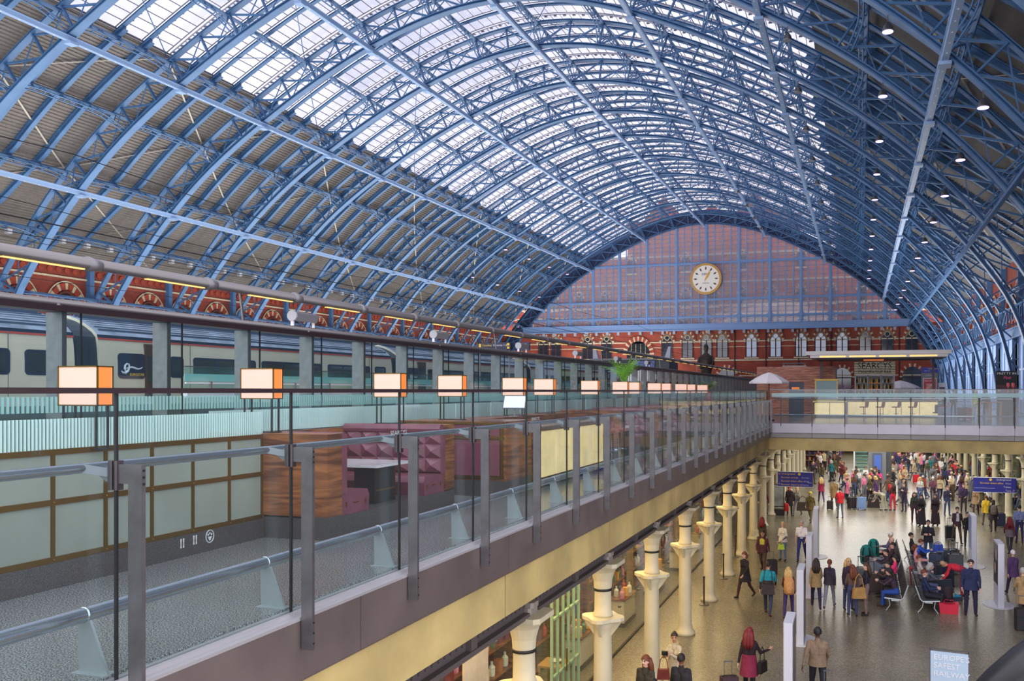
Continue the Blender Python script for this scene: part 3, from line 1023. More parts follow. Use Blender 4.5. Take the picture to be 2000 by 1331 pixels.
# ---- terrace edge: fascia sheets, cream beam, riveted girder
edge = struct(root('trim_2', (0, 0, 0)))
b = MB(); b.box(XG - .03, XG - .002, -4, YBR, -.09, -.02); b.box(XG + .014, XG + .05, -4, YBR, -.09, -.03); b.box(XG + .05, XG + .104, -4, YBR, -.09, -.065)
b.obj('base_channel', mat('channel_alu', (196, 194, 196), .35, .6), edge)
fy = [JY[0] - .8 + STEP * 2 * i for i in range(15)]
for i in range(14):
    y0, y1 = fy[i], min(fy[i + 1], YBR)
    if y1 <= y0: break
    b = MB(); b.box(XG + .04, XG + .10, y0 + .004, y1 - .004, -.555, -.09); b.box(XG - .25, XG + .08, y0 + .004, y1 - .004, -.575, -.555)
    b.obj('fascia_panel', FASCIA, edge)
cy = [-4 + 4.55 * i for i in range(11)]
for i in range(10):
    y0, y1 = cy[i], min(cy[i + 1], YBR)
    if y1 <= y0: break
    b = MB(); b.box(XG - .5, XG + .045, y0 + .012, y1 - .012, -1.11, -.585)
    b.obj('beam_panel', CREAM, edge)
COLY = [12.2 + 4.2 * i for i in range(-3, 8)]
for i in range(len(COLY) - 1):
    y0, y1 = COLY[i] + .2, COLY[i + 1] - .2
    b = MB()
    b.box(-5.15, -4.82, y0, y1, -1.77, -1.70); b.box(-5.05, -4.92, y0, y1, -1.70, -1.2); b.box(-5.15, -4.82, y0, y1, -1.42, -1.36)
    for y in np.arange(y0 + .1, y1, .16):
        b.box(-4.92, -4.895, y - .025, y + .025, -1.62, -1.58); b.box(-4.92, -4.895, y - .025, y + .025, -1.50, -1.46)
    ym = (y0 + y1) / 2
    b.box(-5.1, -4.84, ym - .09, ym + .09, -1.72, -1.12)
    b.obj('riveted_girder', IRON, edge)

# ---- terrace balustrade
bal = root('glass_balustrade', (0, 0, 0), 'tall frameless glass balustrade with grey steel posts along the terrace edge over the concourse', 'balustrade')
b = MB(); b.box(0, .012, .006, STEP - .006, -.10, 1.675); pane_b = b.mesh('glass_pane', GLASS)
b = MB(); b.box(-.004, .016, -.007, .007, -.10, 1.68); seal_b = b.mesh('joint_seal', BLACK)
b = MB()
# post plate with arm, plane across the terrace edge
b.extr([(.11, -.015, -.31), (.21, -.015, -.31), (.21, -.015, 1.254), (.035, -.015, 1.254), (.035, -.015, 1.14), (.11, -.015, 1.14)], (0, .03, 0))
post_b = b.mesh('post', STEEL)
b = MB()
for z in (-.26, -.18, -.10, 1.14, 1.18, 1.22): b.tube([(.21, 0, z), (.216, 0, z)], .008, 6)
bolt_b = b.mesh('bolt', BLACK)
b = MB(); b.cbox(.013, .036, -.03, .03, 1.10, 1.275, .006); b.cbox(-.03, -.001, -.03, .03, 1.10, 1.275, .006)
b.box(-.036, -.03, -.022, .022, 1.11, 1.265)
clamp_b = b.mesh('clamp', STEEL_D)
b = MB(); b.extr([(-.15, -.012, 1.215), (-.03, -.012, 1.245), (-.03, -.012, 1.15), (-.06, -.012, 1.15), (-.15, -.012, 1.205)], (0, .024, 0))
b.bar((-.12, -.12, 1.235), (-.03, 0, 1.20), .02, .05)
brk_b = b.mesh('rail_bracket', mat('bracket_steel', (120, 126, 132), .5, .3))
b = MB(); b.extr([(-.25, -.008, 0), (-.03, -.008, 0), (-.165, -.008, .315), (-.255, -.008, .30)], (0, .016, 0)); b.box(-.27, -.02, -.05, .05, 0, .006)
fin_b = b.mesh('rail_fin', mat('fin_steel', (158, 168, 170), .4, .5))
for j, y in enumerate(JY):
    if j < len(JY) - 1: put(pane_b, 'glass_pane', bal, (XG, y, 0))
    put(seal_b, 'joint_seal', bal, (XG, y, 0))
    p = put(post_b, 'post', bal, (XG, y, 0)); put(bolt_b, 'bolt', p); put(clamp_b, 'clamp', p); put(brk_b, 'rail_bracket', p)
    put(fin_b, 'rail_fin', bal, (XG, y - .02, 0))
b = MB(); b.box(XG - .022, XG + .034, JY[0], YBR - .05, 1.675, 1.708); b.obj('cap_rail', mat('bronze_cap', (58, 44, 46), .35, .4), bal)
b = MB(); b.tube([(XG - .13, y, 1.235) for y in np.linspace(JY[0], YBR - .2, 28)], .03, 12); b.obj('handrail', TUBE, bal, True)
b = MB(); b.tube([(XG - .215, y, .345) for y in np.linspace(JY[0], YBR - .2, 28)], .045, 14)
for y in JY:
    b.tube([(XG - .215, y - .03, .345), (XG - .215, y - .01, .345)], .048, 14)
b.obj('foot_rail', TUBE, bal, True)

# etched marks on the glass
ETCH = mat('etched_white', (150, 158, 158), .6)
XE = XG + .0125
for px, py, w in ((779, 846, .30), (1046, 819, .30)):
    p = at_x(px, py, XE); lettering('SEARCYS', .06, ETCH, (XE, p.y, p.z), FACE_RIGHT, bal, .0006, name='etched_lettering', width=w)
p = at_x(410, 1048, XE)
b = MB(); b.tube([(XE, p.y + .036 * math.cos(t), p.z + .042 * math.sin(t)) for t in np.linspace(0, 2 * PI, 25)], .003, 5, False)
for dy, dz in ((-.016, .012), (0, .02), (.016, .012)): b.ball((XE, p.y + dy, p.z + dz), .001, .007, .008, 8, 5)
b.extr([(XE, p.y - .018, p.z - .002), (XE, p.y - .006, p.z - .028), (XE, p.y + .006, p.z - .028), (XE, p.y + .018, p.z - .002)], (.0008, 0, 0))
b.obj('etched_emblem', ETCH, bal)
for px, py in ((356, 1062), (381, 1055)):
    p = at_x(px, py, XE)
    b = MB()
    for dy in (-.011, .011):
        b.extr([(XE, p.y + dy - .007, p.z + .03), (XE, p.y + dy - .003, p.z - .005), (XE, p.y + dy - .006, p.z - .03), (XE, p.y + dy + .006, p.z - .03), (XE, p.y + dy + .003, p.z - .005), (XE, p.y + dy + .007, p.z + .03)], (.0008, 0, 0))
    b.obj('etched_glasses', ETCH, bal)

# ---- cross bridge
br = struct(root('trim_3', (0, 0, 0)))
px_post = [1525, 1586, 1650, 1714, 1779, 1846, 1913, 1982, 2050, 2120]
bx = [at_y(p, 800, YBR).x for p in px_post]
xs = [-4.15] + bx[1::2] + [XR]
for i in range(len(bx) - 1):
    x0, x1 = (-4.15 if i == 0 else bx[i]), bx[i + 1]
    b = MB(); b.box(x0 + .008, x1 - .008, YBR, YBR + .08, -.33, .12); b.obj('fascia_panel', mat('bridge_fascia', (176, 172, 178), .4, .4, noise=(1, .08)), br)
    b = MB(); b.box(x0 + .008, x1 - .008, YBR + .05, YBR + .12, -.56, -.345); b.obj('soffit_strip', mat('bridge_strip', (150, 146, 140), .5, noise=(1, .1)), br)
b = MB(); b.box(-4.6, XR, YBR + .1, YBR + .5, -1.16, -.57); b.obj('beam_panel', CREAM, br)
b = MB(); b.box(-4.15, XR, YBR + .04, YBR + .14, -.345, -.33); b.box(-4.15, XR, YBR + .08, YBR + .14, -.58, -.56); b.obj('shadow_gap', DARK, br)
bb = root('bridge_balustrade', (0, 0, 0), 'glass balustrade with thin steel posts along the near edge of the cross bridge', 'balustrade')
for i, x in enumerate(bx):
    b = MB(); b.extr([(x - .02, YBR - .03, 0.0), (x + .02, YBR - .03, 0.0), (x + .02, YBR - .03, 1.36), (x - .02, YBR - .03, 1.36)], (0, .1, 0))
    b.box(x - .035, x + .035, YBR - .06, YBR + .02, 1.2, 1.36)
    b.obj('post', STEEL_D, bb)
    if i < len(bx) - 1:
        b = MB(); b.box(x + .01, bx[i + 1] - .01, YBR + .09, YBR + .105, .10, 1.73); b.obj('glass_pane', GLASS_G if False else GLASS, bb)
b = MB(); b.box(-4.2, XR, YBR + .08, YBR + .115, 1.73, 1.77); b.obj('cap_rail', STEEL, bb)
b = MB(); b.box(-4.1, XR, YBR + .088, YBR + .107, 1.40, 1.58); b.obj('frosted_band', glass_mat('frost_band', (.8, .93, .93), .42, (196, 226, 226), .6), bb)
b = MB(); b.tube([(-4.0, YBR + .2, 1.33), (bx[7] - .1, YBR + .2, 1.33), (bx[7], YBR + .2, 1.25), (bx[7], YBR + .2, .2)], .03, 8); b.obj('handrail', TUBE, bb, True)
b = MB(); b.tube([(-4.0, YBR + .2, .53), (XR, YBR + .2, .53)], .035, 8); b.obj('foot_rail', TUBE, bb, True)

# ---- cast iron columns of the arcade
def make_column(x, y, z1=-1.75, s=1.0):
    c = struct(root('column', (x, y, FLO)))
    H = z1 - FLO
    kz = 2.62
    b = MB(); b.lathe([(.30, 0), (.30, .08), (.24, .14), (.20, .3), (.195, 1.2), (.18, kz - .30), (.20, kz - .16), (.27, kz)], 16); b.obj('lower_shaft', COLW, c, True)
    b = MB()
    pl = []
    for i in range(24):
        t = 2 * PI * i / 24; r = .33 + .12 * abs(math.cos(2 * t)) ** 2
        pl.append((r * math.cos(t), r * math.sin(t)))
    b.prism(pl, kz, kz + .07)
    for a in range(4):
        t = a * PI / 2; u = Vector((math.cos(t), math.sin(t), 0)); n = Vector((-u.y, u.x, 0))
        b.extr([u * .17 - n * .03 + Vector((0, 0, kz - .34)), u * .42 - n * .03 + Vector((0, 0, kz)), u * .17 - n * .03 + Vector((0, 0, kz))], n * .06)
    b.obj('bracket_collar', COLW, c)
    b = MB(); b.lathe([(.20, kz + .07), (.20, kz + .13), (.175, kz + .18), (.17, H - .62), (.175, H - .60)], 16); b.obj('upper_shaft', COLW, c, True)
    b = MB(); b.lathe([(.19, H - .60), (.19, H - .55)], 16); b.obj('neck_ring', DARK, c, True)
    b = MB(); b.lathe([(.18, H - .55), (.19, H - .40), (.24, H - .22), (.34, H - .08)], 16)
    b.prism([(.38, -.3), (.38, .3), (.3, .38), (-.3, .38), (-.38, .3), (-.38, -.3), (-.3, -.38), (.3, -.38)], H - .08, H)
    b.obj('capital', COLW, c)
    b = MB(); b.lathe([(.075, H + .16), (.075, H + .68)], 12); b.cbox(-.17, .17, -.17, .17, H, H + .1, .04); b.cbox(-.2, .2, -.14, .14, H + .1, H + .18, .04)
    b.obj('head_pin', IRON if False else mat('pin_grey', (150, 142, 132), .45), c)
    return c
col0 = make_column(-5.0, COLY[0])
for y in COLY[1:]: clone(col0, (-5.0, y, FLO))
for i in range(9): clone(col0, (-5.0, YBR + 4.4 + 4.2 * i, FLO))
for i in range(11): clone(col0, (8.2, 53.3 - 10.2 + 5.1 * i, FLO))

# ================================================================== TERRACE FITTINGS
# ---- low wall of opal panels in brass frames
ow = root('opal_panel_wall', (0, 0, 0), 'low wall of opal glass panels in brass frames on a granite plinth along the terrace', 'wall panel')
XO = -6.6
b = MB(); b.box(XO - .12, XO + .02, -6, 8.19, 0, .22); b.obj('plinth', GRANITE2, ow)
vy = [8.19 - .527 * i for i in range(27)]
for i in range(len(vy) - 1):
    for z0, z1 in ((.27, .71), (.76, 1.14)):
        b = MB(); b.box(XO - .03, XO - .012, vy[i + 1] + .02, vy[i] - .02, z0, z1); b.obj('opal_panel', OPAL, ow)
b = MB()
for y in vy: b.box(XO - .035, XO, y - .017, y + .017, .22, 1.16)
for z in (.22, .71, 1.14): b.box(XO - .035, XO + .004, -6, 8.19, z, z + .05)
for y in vy:
    for z in (.245, .735): b.ball((XO + .006, y, z), .008, seg=6, rings=4)
b.obj('brass_frame', BRASS, ow)
# ---- fritted glass screen on top
fs = root('fritted_screen', (0, 0, 0), 'clear glass screen with white vertical stripes standing on the opal panel wall', 'screen')
for i in range(9):
    b = MB(); b.box(XO - .03, XO - .018, -6 + 1.58 * i + .005, -6 + 1.58 * (i + 1) - .005, 1.16, 1.45); b.obj('glass_pane', GLASS_S, fs)
fs2 = root('fritted_screen', (0, 0, 0), 'clear glass screen with white vertical stripes behind the leather booths', 'screen')
for i in range(20):
    b = MB(); b.box(-7.42, -7.408, 8.25 + 1.6 * i + .005, 8.25 + 1.6 * (i + 1) - .005, 1.12, 1.47); b.obj('glass_pane', GLASS_S, fs2)
# ---- leather booths
def make_booth(y, label):
    r = root('leather_booth', (0, y, 0), label, 'booth', 'leather booths of the terrace bar')
    xf, xb = -5.74, -7.35
    b = MB(); b.box(xb, xf, 0, 3.1, 0, .24); b.box(xf - .3, xf + .004, 0, .28, .24, .26); b.obj('plinth', GRANITE2, r)
    b = MB(); b.box(xb, xf, 0, .28, .26, 1.2); b.obj('end_panel', WALNUT, r)
    b = MB(); b.box(xb, xf, 2.82, 3.1, .26, 1.2); b.obj('end_panel', WALNUT, r)
    b = MB(); b.box(xb - .08, xb, 0, 3.1, 0, 1.15); b.obj('rear_panel', WALNUT, r)
    for y0, y1, sg in ((.28, .9, 1), (2.2, 2.82, -1)):
        b = MB()
        x0, x1 = xb, xf - .02
        prof2 = [(0, .24), (.58, .24), (.60, .42), (.56, .50), (.0, .50)]
        b.extr([(x1, (y0 + u) if sg > 0 else (y1 - u), z) for u, z in prof2], (x0 - x1, 0, 0)); b.obj('seat', LEATHER, r)
        b = MB()
        nx_, nz_ = 6, 3
        yb = y0 if sg > 0 else y1
        for i in range(nx_):
            for k in range(nz_):
                xa, xc = x0 + (x1 - x0) * i / nx_, x0 + (x1 - x0) * (i + 1) / nx_
                za, zc = .52 + .2 * k, .52 + .2 * (k + 1)
                c = ((xa + xc) / 2, yb + sg * .16, (za + zc) / 2)
                q = [(xa, yb + sg * .08, za), (xc, yb + sg * .08, za), (xc, yb + sg * .08, zc), (xa, yb + sg * .08, zc)]
                for e in range(4):
                    n = len(b.v)
                    for p in (q[e], q[(e + 1) % 4], c): b.tv(p)
                    b.face((n, n + 1, n + 2))
        b.tube([(x0, yb + sg * .07, 1.14), (x1, yb + sg * .07, 1.14)], .07, 10)
        b.extr([(x1, yb, .5), (x1, yb + sg * .1, .5), (x1, yb + sg * .1, 1.14), (x1, yb, 1.14)], (.02, 0, 0))
        b.obj('tufted_back', LEATHER, r)
        b = MB()
        for zc in (.36,):
            b.box(x1 + .001, x1 + .012, (y0 + y1) / 2 - .05, (y0 + y1) / 2 + .05, zc, zc + .012); b.box(x1 + .001, x1 + .01, y0 + .1, y0 + .12, .33, .39); b.box(x1 + .001, x1 + .01, y1 - .12, y1 - .1, .33, .39)
        b.obj('brass_catch', BRASS, r)
    t = MB(); t.box(-7.2, -5.8, 1.12, 1.98, .72, .75); t.obj('table_top', mat('pale_marble', (198, 196, 200), .15, noise=(2, .15)), r)
    t = MB(); t.box(-6.25, -5.95, 1.3, 1.8, 0, .72); t.box(-7.0, -6.8, 1.4, 1.7, 0, .72); t.obj('table_base', BLACK, r)
    t = MB(); t.box(-5.95, -5.94, 1.32, 1.78, .40, .42); t.obj('brass_strip', BRASS, r)
    return r
make_booth(8.2, 'burgundy leather booth beside the opal panel wall, with walnut ends')
for i, (y, lb) in enumerate(((20.4, 'burgundy leather booth just past the high stools on the terrace'), (24.6, 'burgundy leather booth, second one past the high stools on the terrace'), (29.0, 'burgundy leather booth near the far palm on the terrace'), (33.6, 'burgundy leather booth nearest the cross bridge on the terrace'))):
    make_booth(y, lb)
# waiter block with burgundy panel
wb = root('booth_divider', (0, 0, 0), 'walnut divider with a burgundy panel in brass trim, facing along the terrace', 'divider')
b = MB(); b.box(-7.3, -5.4, 12.4, 13.5, 0, .25); b.obj('plinth', GRANITE2, wb)
b = MB(); b.box(-7.3, -5.4, 12.42, 13.5, .25, 1.2); b.obj('carcass', WALNUT, wb)
b = MB(); b.box(-7.2, -5.5, 12.40, 12.42, .33, .9); b.box(-7.2, -5.5, 12.40, 12.42, .97, 1.14); b.obj('leather_panel', LEATHER, wb)
b = MB()
for z in (.29, .915, 1.15): b.box(-7.25, -5.43, 12.385, 12.42, z, z + .035)
for x in (-7.23, -6.4, -5.465): b.box(x - .02, x + .02, 12.386, 12.42, .3, 1.16)
b.obj('brass_trim', BRASS, wb)
# onyx bar counter on the terrace
def onyx_counter(y0, n, label, x=-5.3):
    r = root('bar_counter', (x, y0, 0), label, 'bar counter')
    b = MB(); b.box(-.7, -.06, 0, n * .74, 0, 1.02); b.obj('carcass', WALNUT, r)
    b = MB(); b.box(-.75, .05, -.04, n * .74 + .04, 1.02, 1.07); b.obj('counter_top', mat('bronze_top', (96, 80, 62), .3, .3), r)
    b = MB(); b.box(-.06, -.02, 0, n * .74, 0, .16); b.obj('kick_plate', DARK, r)
    for i in range(n):
        b = MB(); b.box(-.06, -.01, i * .74 + .02, (i + 1) * .74 - .02, .18, .98); b.obj('onyx_panel', MARBLE, r)
    return r
onyx_counter(13.75, 5, 'terrace bar counter with backlit onyx front just past the walnut divider')
def make_stool(x, y, label, group, rz=0, h=.72, seatm=None):
    r = root('bar_stool', (x, y, 0), label, 'stool', group, rz=rz)
    seatm = seatm or mat('tan_leather', (158, 84, 58), .4)
    b = MB(); b.cbox(-.2, .2, -.2, .2, h, h + .07, .04); b.obj('seat', seatm, r)
    b = MB(); b.extr([(-.2, .17, h + .07), (.2, .17, h + .07), (.18, .22, h + .36), (-.18, .22, h + .36)], (0, .04, 0)); b.obj('backrest', seatm, r)
    b = MB(); b.lathe([(.22, 0), (.22, .015), (.03, .03), (.025, h)], 14); b.obj('pedestal', TUBE, r, True)
    b = MB(); b.tube([(.17 * math.cos(t), .17 * math.sin(t), .28) for t in np.linspace(0, 2 * PI, 15)], .012, 6, False); b.bar((-.17, 0, .28), (.17, 0, .28), .015); b.obj('foot_ring', TUBE, r)
    return r
for i in range(4):
    make_stool(-5.6, 17.9 + .62 * i, f'high stool on the terrace, {ORD[i]} one past the onyx counter', 'high stools on the terrace', PI / 2)
# ---- paper lantern lamps
def make_lamp(y, label, x=-6.75):
    r = root('lantern_lamp', (x, y, 1.2 if y > 8.2 else 1.16), label, 'lamp', 'box lantern lamps on the booth line')
    h0 = .40
    for y_ in (-.075, .075): b = MB(); b.box(-.225, .225, y_ - .005, y_ + .005, h0, h0 + .35); b.obj('shade_face', E_WARM, r)
    for x_ in (-.22, .22): b = MB(); b.box(x_ - .005, x_ + .005, -.07, .07, h0, h0 + .35); b.obj('shade_side', E_AMBER, r)
    b = MB()
    for x_ in (-.225, .225):
        for y_ in (-.08, .08):
            b.bar((x_, y_, h0 - .005), (x_, y_, h0 + .355), .012)
    for z in (h0, h0 + .35):
        for y_ in (-.08, .08): b.bar((-.23, y_, z), (.23, y_, z), .012)
        for x_ in (-.225, .225): b.bar((x_, -.085, z), (x_, .085, z), .012)
    b.obj('shade_frame', BRASS, r)
    for x_ in (-.19, .19):
        for y_ in (-.06, .06):
            b = MB(); b.bar((x_, y_, 0), (x_, y_, h0), .016); b.obj('leg', BLACK, r)
    b = MB(); b.box(-.22, .22, -.08, .08, 0, .012); b.obj('base_plate', BLACK, r)
    return r
for i, y in enumerate((6.0, 8.36, 11.2, 12.92, 15.6, 17.3, 20.55, 23.4, 24.74, 27.6, 29.14, 32.0, 33.74, 36.6)):
    make_lamp(y, f'glowing box lantern lamp on thin legs, {ORD[i]} along the booth line from the near end', -6.75 if y < 12 else -6.6)
# ledges that carry lamps standing clear of the booths
for y in (12.92, 15.6, 17.3):
    pass
lg = root('shelf_ledge', (0, 0, 0), 'narrow walnut ledge behind the onyx counter carrying lantern lamps', 'ledge')
b = MB(); b.box(-6.95, -6.3, 13.5, 18.0, 0, 1.2); b.obj('carcass', WALNUT, lg)
# menu screen
ms = root('menu_screen', (-6.3, 14.9, 1.2), 'tilted bright menu screen on a short stand behind the onyx counter', 'screen')
b = MB(); b.cbox(-.1, .1, -.1, .1, 0, .02, .02); b.tube([(0, 0, .02), (0, 0, .16)], .02, 8); b.obj('stand', GREY, ms)
b = MB(); b.M = Matrix.Translation((0, 0, .28)) @ Matrix.Rotation(-.35, 4, 'X'); b.box(-.23, .23, 0, .03, -.13, .13); b.obj('bezel', GREY, ms)
b = MB(); b.M = Matrix.Translation((0, 0, .28)) @ Matrix.Rotation(-.35, 4, 'X'); b.box(-.215, .215, -.006, 0, -.115, .115); b.obj('screen_face', E_WHITE, ms)

# ---- platform edge screen
XSC = -9.34
scr = root('platform_screen', (0, 0, 0), 'tall glass screen with broad grey posts and dark top rail between terrace and platform', 'screen')
sy = [7.89 + STEP * i for i in range(-6, 46)]
b = MB(); b.box(-.13, .13, -.02, .02, 0, 2.64); sp_post = b.mesh('post', mat('screen_post_grey', (124, 126, 126), .5, .2, noise=(9, .16)))
b = MB(); b.box(.13, .136, -.03, .03, 0, 2.64); sp_edge = b.mesh('post_edge', STEEL_D)
b = MB(); b.box(.16, .172, .005, STEP - .005, .05, 2.64); sp_pane = b.mesh('glass_pane', GLASS_T)
b = MB(); b.box(.155, .178, -.006 + .2, .006 + .2, .05, 2.64); sp_seal = b.mesh('joint_seal', BLACK)
for i, y in enumerate(sy):
    p = put(sp_post, 'post', scr, (XSC, y, 0)); put(sp_edge, 'post_edge', p)
    put(sp_seal, 'joint_seal', scr, (XSC, y, 0))
    if i < len(sy) - 1: put(sp_pane, 'glass_pane', scr, (XSC, y + .2, 0))
b = MB(); b.box(XSC - .03, XSC + .22, sy[0], sy[-1], 2.64, 2.71); b.obj('top_rail', mat('bronze_cap', (58, 44, 46)), scr)
b = MB(); b.tube([(XSC + .02, sy[0], 2.765), (XSC + .02, sy[-1], 2.765)], .045, 8)
for y in sy[::3]: b.box(XSC - .03, XSC + .07, y - .03, y + .03, 2.70, 2.75)
b.obj('light_tube', mat('tube_grey', (112, 108, 108), .35, .5), scr, True)
for i, y in enumerate(sy[:-1]):
    if i % 2 == 0:
        b = MB(); b.box(XSC + .0, XSC + .03, y + .2, y + 1.2, 2.708, 2.722); b.obj('strip_light', E_STRIP, scr)
# twin tube gantry above
gan = root('light_gantry', (0, 0, 0), 'twin grey tube lighting gantry with amber strip lights above the platform screen', 'light')
for dx, z in ((-.12, 3.33), (.12, 3.27)):
    b = MB(); b.tube([(XSC + dx, sy[0], z), (XSC + dx, sy[-1] + 1.5, z)], .065, 10); b.obj('tube', mat('tube_grey', (112, 108, 108), .35, .5), gan, True)
for i, y in enumerate(np.arange(sy[0], sy[-1], 2.0)):
    b = MB(); b.tube([(XSC + .12, y, 3.27), (XSC + .12, y + .28, 3.27)], [.10, .05], 10); b.obj('coupler', mat('coupler_grey', (118, 116, 118), .4, .4), gan, True)
    b = MB(); b.box(XSC + .10, XSC + .15, y + .9, y + 1.95, 3.192, 3.206); b.obj('strip_light', E_STRIP, gan)
for y in sy[2::6]:
    b = MB(); b.bar((XSC + .02, y, 2.8), (XSC - .05, y, 3.3), .03); b.obj('strut', STEEL, gan)
for i, y in enumerate((12.2, 17.2, 22.2, 27.2, 32.2, 37.2)):
    h = root('heater_unit', (XSC + .02, y, 2.81), f'white and grey heater unit clamped on the screen light tube, {ORD[i]} from the near end', 'heater', 'heater units on the platform screen')
    b = MB(); b.M = Matrix.Translation((0, .15, .17)) @ Matrix.Rotation(.3, 4, 'Y'); b.cbox(-.06, .06, -.02, .62, -.07, .07, .02); b.obj('body', mat('heater_grey', (120, 120, 124), .45), h)
    b = MB(); b.M = Matrix.Translation((0, .15, .17)) @ Matrix.Rotation(.3, 4, 'Y'); b.tube([(0, -.05, 0), (0, -.02, 0)], .095, 12); b.obj('end_disc', mat('disc_grey', (176, 176, 180), .5), h)
    b = MB(); b.bar((0, .12, 0), (0, .12, .2), .03, .05); b.bar((0, .7, 0), (0, .7, .14), .02, .04); b.obj('clamp', WHITE, h)

# ---- glass barrier on the platform
pb = root('platform_barrier', (0, 0, 0), 'long green glass barrier on the platform beside the train', 'barrier')
b = MB(); b.box(-19.06, -18.9, 20.2, 62, 1.5, 1.66); b.box(-19.0, -18.94, 20.2, 62, 1.90, 1.95); b.obj('kerb_rail', WHITE, pb)
for i in range(21):
    b = MB(); b.box(-19.02, -19.0, 20.2 + 2 * i + .01, 22.2 + 2 * i - .01, 1.66, 2.40); b.obj('glass_pane', GLASS_G, pb)
    b = MB(); b.box(-18.99, -18.93, 21.2 + 2 * i - .04, 21.2 + 2 * i + .04, 1.66, 1.98); b.obj('clamp', GREY, pb)
b = MB(); b.box(-19.015, -18.995, 20.2, 62, 1.98, 2.2); b.obj('frosted_band', mat('teal_frost', (130, 196, 190), .4), pb)
b = MB(); b.box(-19.04, -18.97, 20.2, 62, 2.40, 2.43); b.obj('cap_rail', STEEL, pb)

# ================================================================== TRAIN
XT = -23.5
train = root('train', (0, 0, 0), 'long cream high speed train with dark blue windows standing at the platform', 'train')
TB = mat('train_cream', (206, 202, 182), .4, noise=(.5, .07))
TR_ = mat('train_roof', (150, 164, 186), .35, .3, noise=(1.6, .35))
TD = mat('train_blue', (30, 38, 70), .35)
TRED = mat('train_red_line', (196, 66, 62), .5)
LOGO_W = mat('logo_silver', (205, 218, 228), .4)
side = [(0, .55), (0, 2.6), (-.04, 3.1), (-.10, 3.5), (-.28, 3.68), (-.6, 3.88), (-1.0, 4.06), (-1.45, 4.18)]
secp = side + [(-2.9 - x, z) for x, z in reversed(side[:-1])]
def make_car(y0):
    c = root('carriage', (XT, y0, 0)); c.parent = train
    L = 18.1
    b = MB()
    for i in range(len(secp) - 1):
        (xa, za), (xb, zb) = secp[i], secp[i + 1]
        b.k = 1 if min(za, zb) >= 3.5 else 0
        b.quad((xa, .3, za), (xa, L, za), (xb, L, zb), (xb, .3, zb))
    for y in (.3, L):
        n = len(b.v)
        for x, z in secp: b.tv((x, y, z))
        b.k = 0; b.face(tuple(range(n, n + len(secp))))
    b.obj('body_shell', [TB, TR_], c)
    b = MB()
    for k in range(7):
        x, z = -.28 - .17 * k, 3.68 + .083 * k
        b.box(x - .025, x + .025, .5, L - .2, z - .05, z + .045)
    b.obj('roof_ribs', mat('roof_rib_blue', (70, 84, 112), .4), c)
    b = MB(); b.box(-.12, -.07, .3, L, 3.42, 3.52); b.k = 1; b.box(-.105, -.045, .3, L, 3.36, 3.41); b.obj('cant_line', [TD, TRED], c)
    b = MB()
    gs = [(-1.45 + (x + 1.45) * .95, .6 + (z - .6) * .975) for x, z in secp]
    for ya, yb in ((-.62, .3),):
        for i in range(len(gs) - 1):
            b.quad((gs[i][0], ya, gs[i][1]), (gs[i][0], yb, gs[i][1]), (gs[i + 1][0], yb, gs[i + 1][1]), (gs[i + 1][0], ya, gs[i + 1][1]))
    for q in range(3): b.box(-.1, -.03, -.5 + q * .25, -.4 + q * .25, .8, 3.3)
    b.obj('gangway', mat('gangway_blue', (28, 36, 56), .5), c)
    for y, w in ((3.2, .62), (4.3, 3.35), (8.0, 4.0), (12.5, 3.5), (16.45, 1.0)):
        f = MB(); f.extr(rrect(-.05, y, y + w, 2.16, 2.92, .13), (.066, 0, 0)); f = f.obj('window', TD, c)
        nn = max(1, round(w / 1.15))
        for q in range(nn):
            g = MB(); a0 = y + .08 + (w - .16) * q / nn; a1 = y + .08 + (w - .16) * (q + 1) / nn - .06
            g.extr(rrect(.016, a0, a1, 2.25, 2.83, .06), (.004, 0, 0)); g.obj('pane', GLASS_D, f)
    f = MB(); f.extr(rrect(-.05, 1.0, 2.12, 2.10, 2.95, .14), (.066, 0, 0)); f = f.obj('logo_panel', TD, c)
    g = MB()
    ep = [(1.12, 2.36), (1.18, 2.30), (1.28, 2.29), (1.38, 2.36), (1.44, 2.48), (1.42, 2.58), (1.34, 2.60), (1.27, 2.54), (1.25, 2.44), (1.30, 2.36), (1.42, 2.34)]
    g.tube([(.02, y, z) for y, z in ep], [.012, .03, .045, .045, .035, .03, .03, .035, .04, .03, .012], 6)
    sw = [(1.30, 2.44), (1.42, 2.47), (1.55, 2.49), (1.66, 2.46), (1.78, 2.43), (1.90, 2.45), (1.99, 2.50)]
    g.tube([(.02, y, z) for y, z in sw], [.012, .03, .035, .035, .032, .026, .008], 6)
    g.obj('emblem', LOGO_W, f)
    lettering('EUROSTAR', .12, YELLOW, (.022, 1.76, 2.24), FACE_RIGHT, f, .002, name='lettering')
    d = MB(); d.box(-.06, .02, 2.10, 2.95, .9, 3.3); d = d.obj('door', mat('door_dark', (70, 48, 44), .5), c)
    g = MB(); g.box(.02, .03, 2.2, 2.85, 2.0, 2.9); g.obj('pane', GLASS_D, d)
    for y in (4.15, 15.95):
        g = MB(); g.box(-.01, .004, y - .012, y + .012, .6, 3.4); g.obj('seam', mat('seam_grey', (120, 118, 108)), c)
    return c
car0 = make_car(2.4)
for i in range(1, 8):
    clone(car0, (XT, 2.4 + 18.7 * i, 0), parent=train)
clone(car0, (XT, 2.4 - 18.7, 0), parent=train)
b = MB(); b.box(XT - 2.3, XT - .6, -16, 144, .32, .8); b.obj('underframe', BLACK, train)
# ================================================================== UPPER BAR BEYOND THE BRIDGE
def AD(px, D):
    a = (px - 1680) * D * CT ** 2 / FPX
    return a, D + .3 * a
def ZD(py, D):
    return EYE + (764 - py) * D * CT / FPX
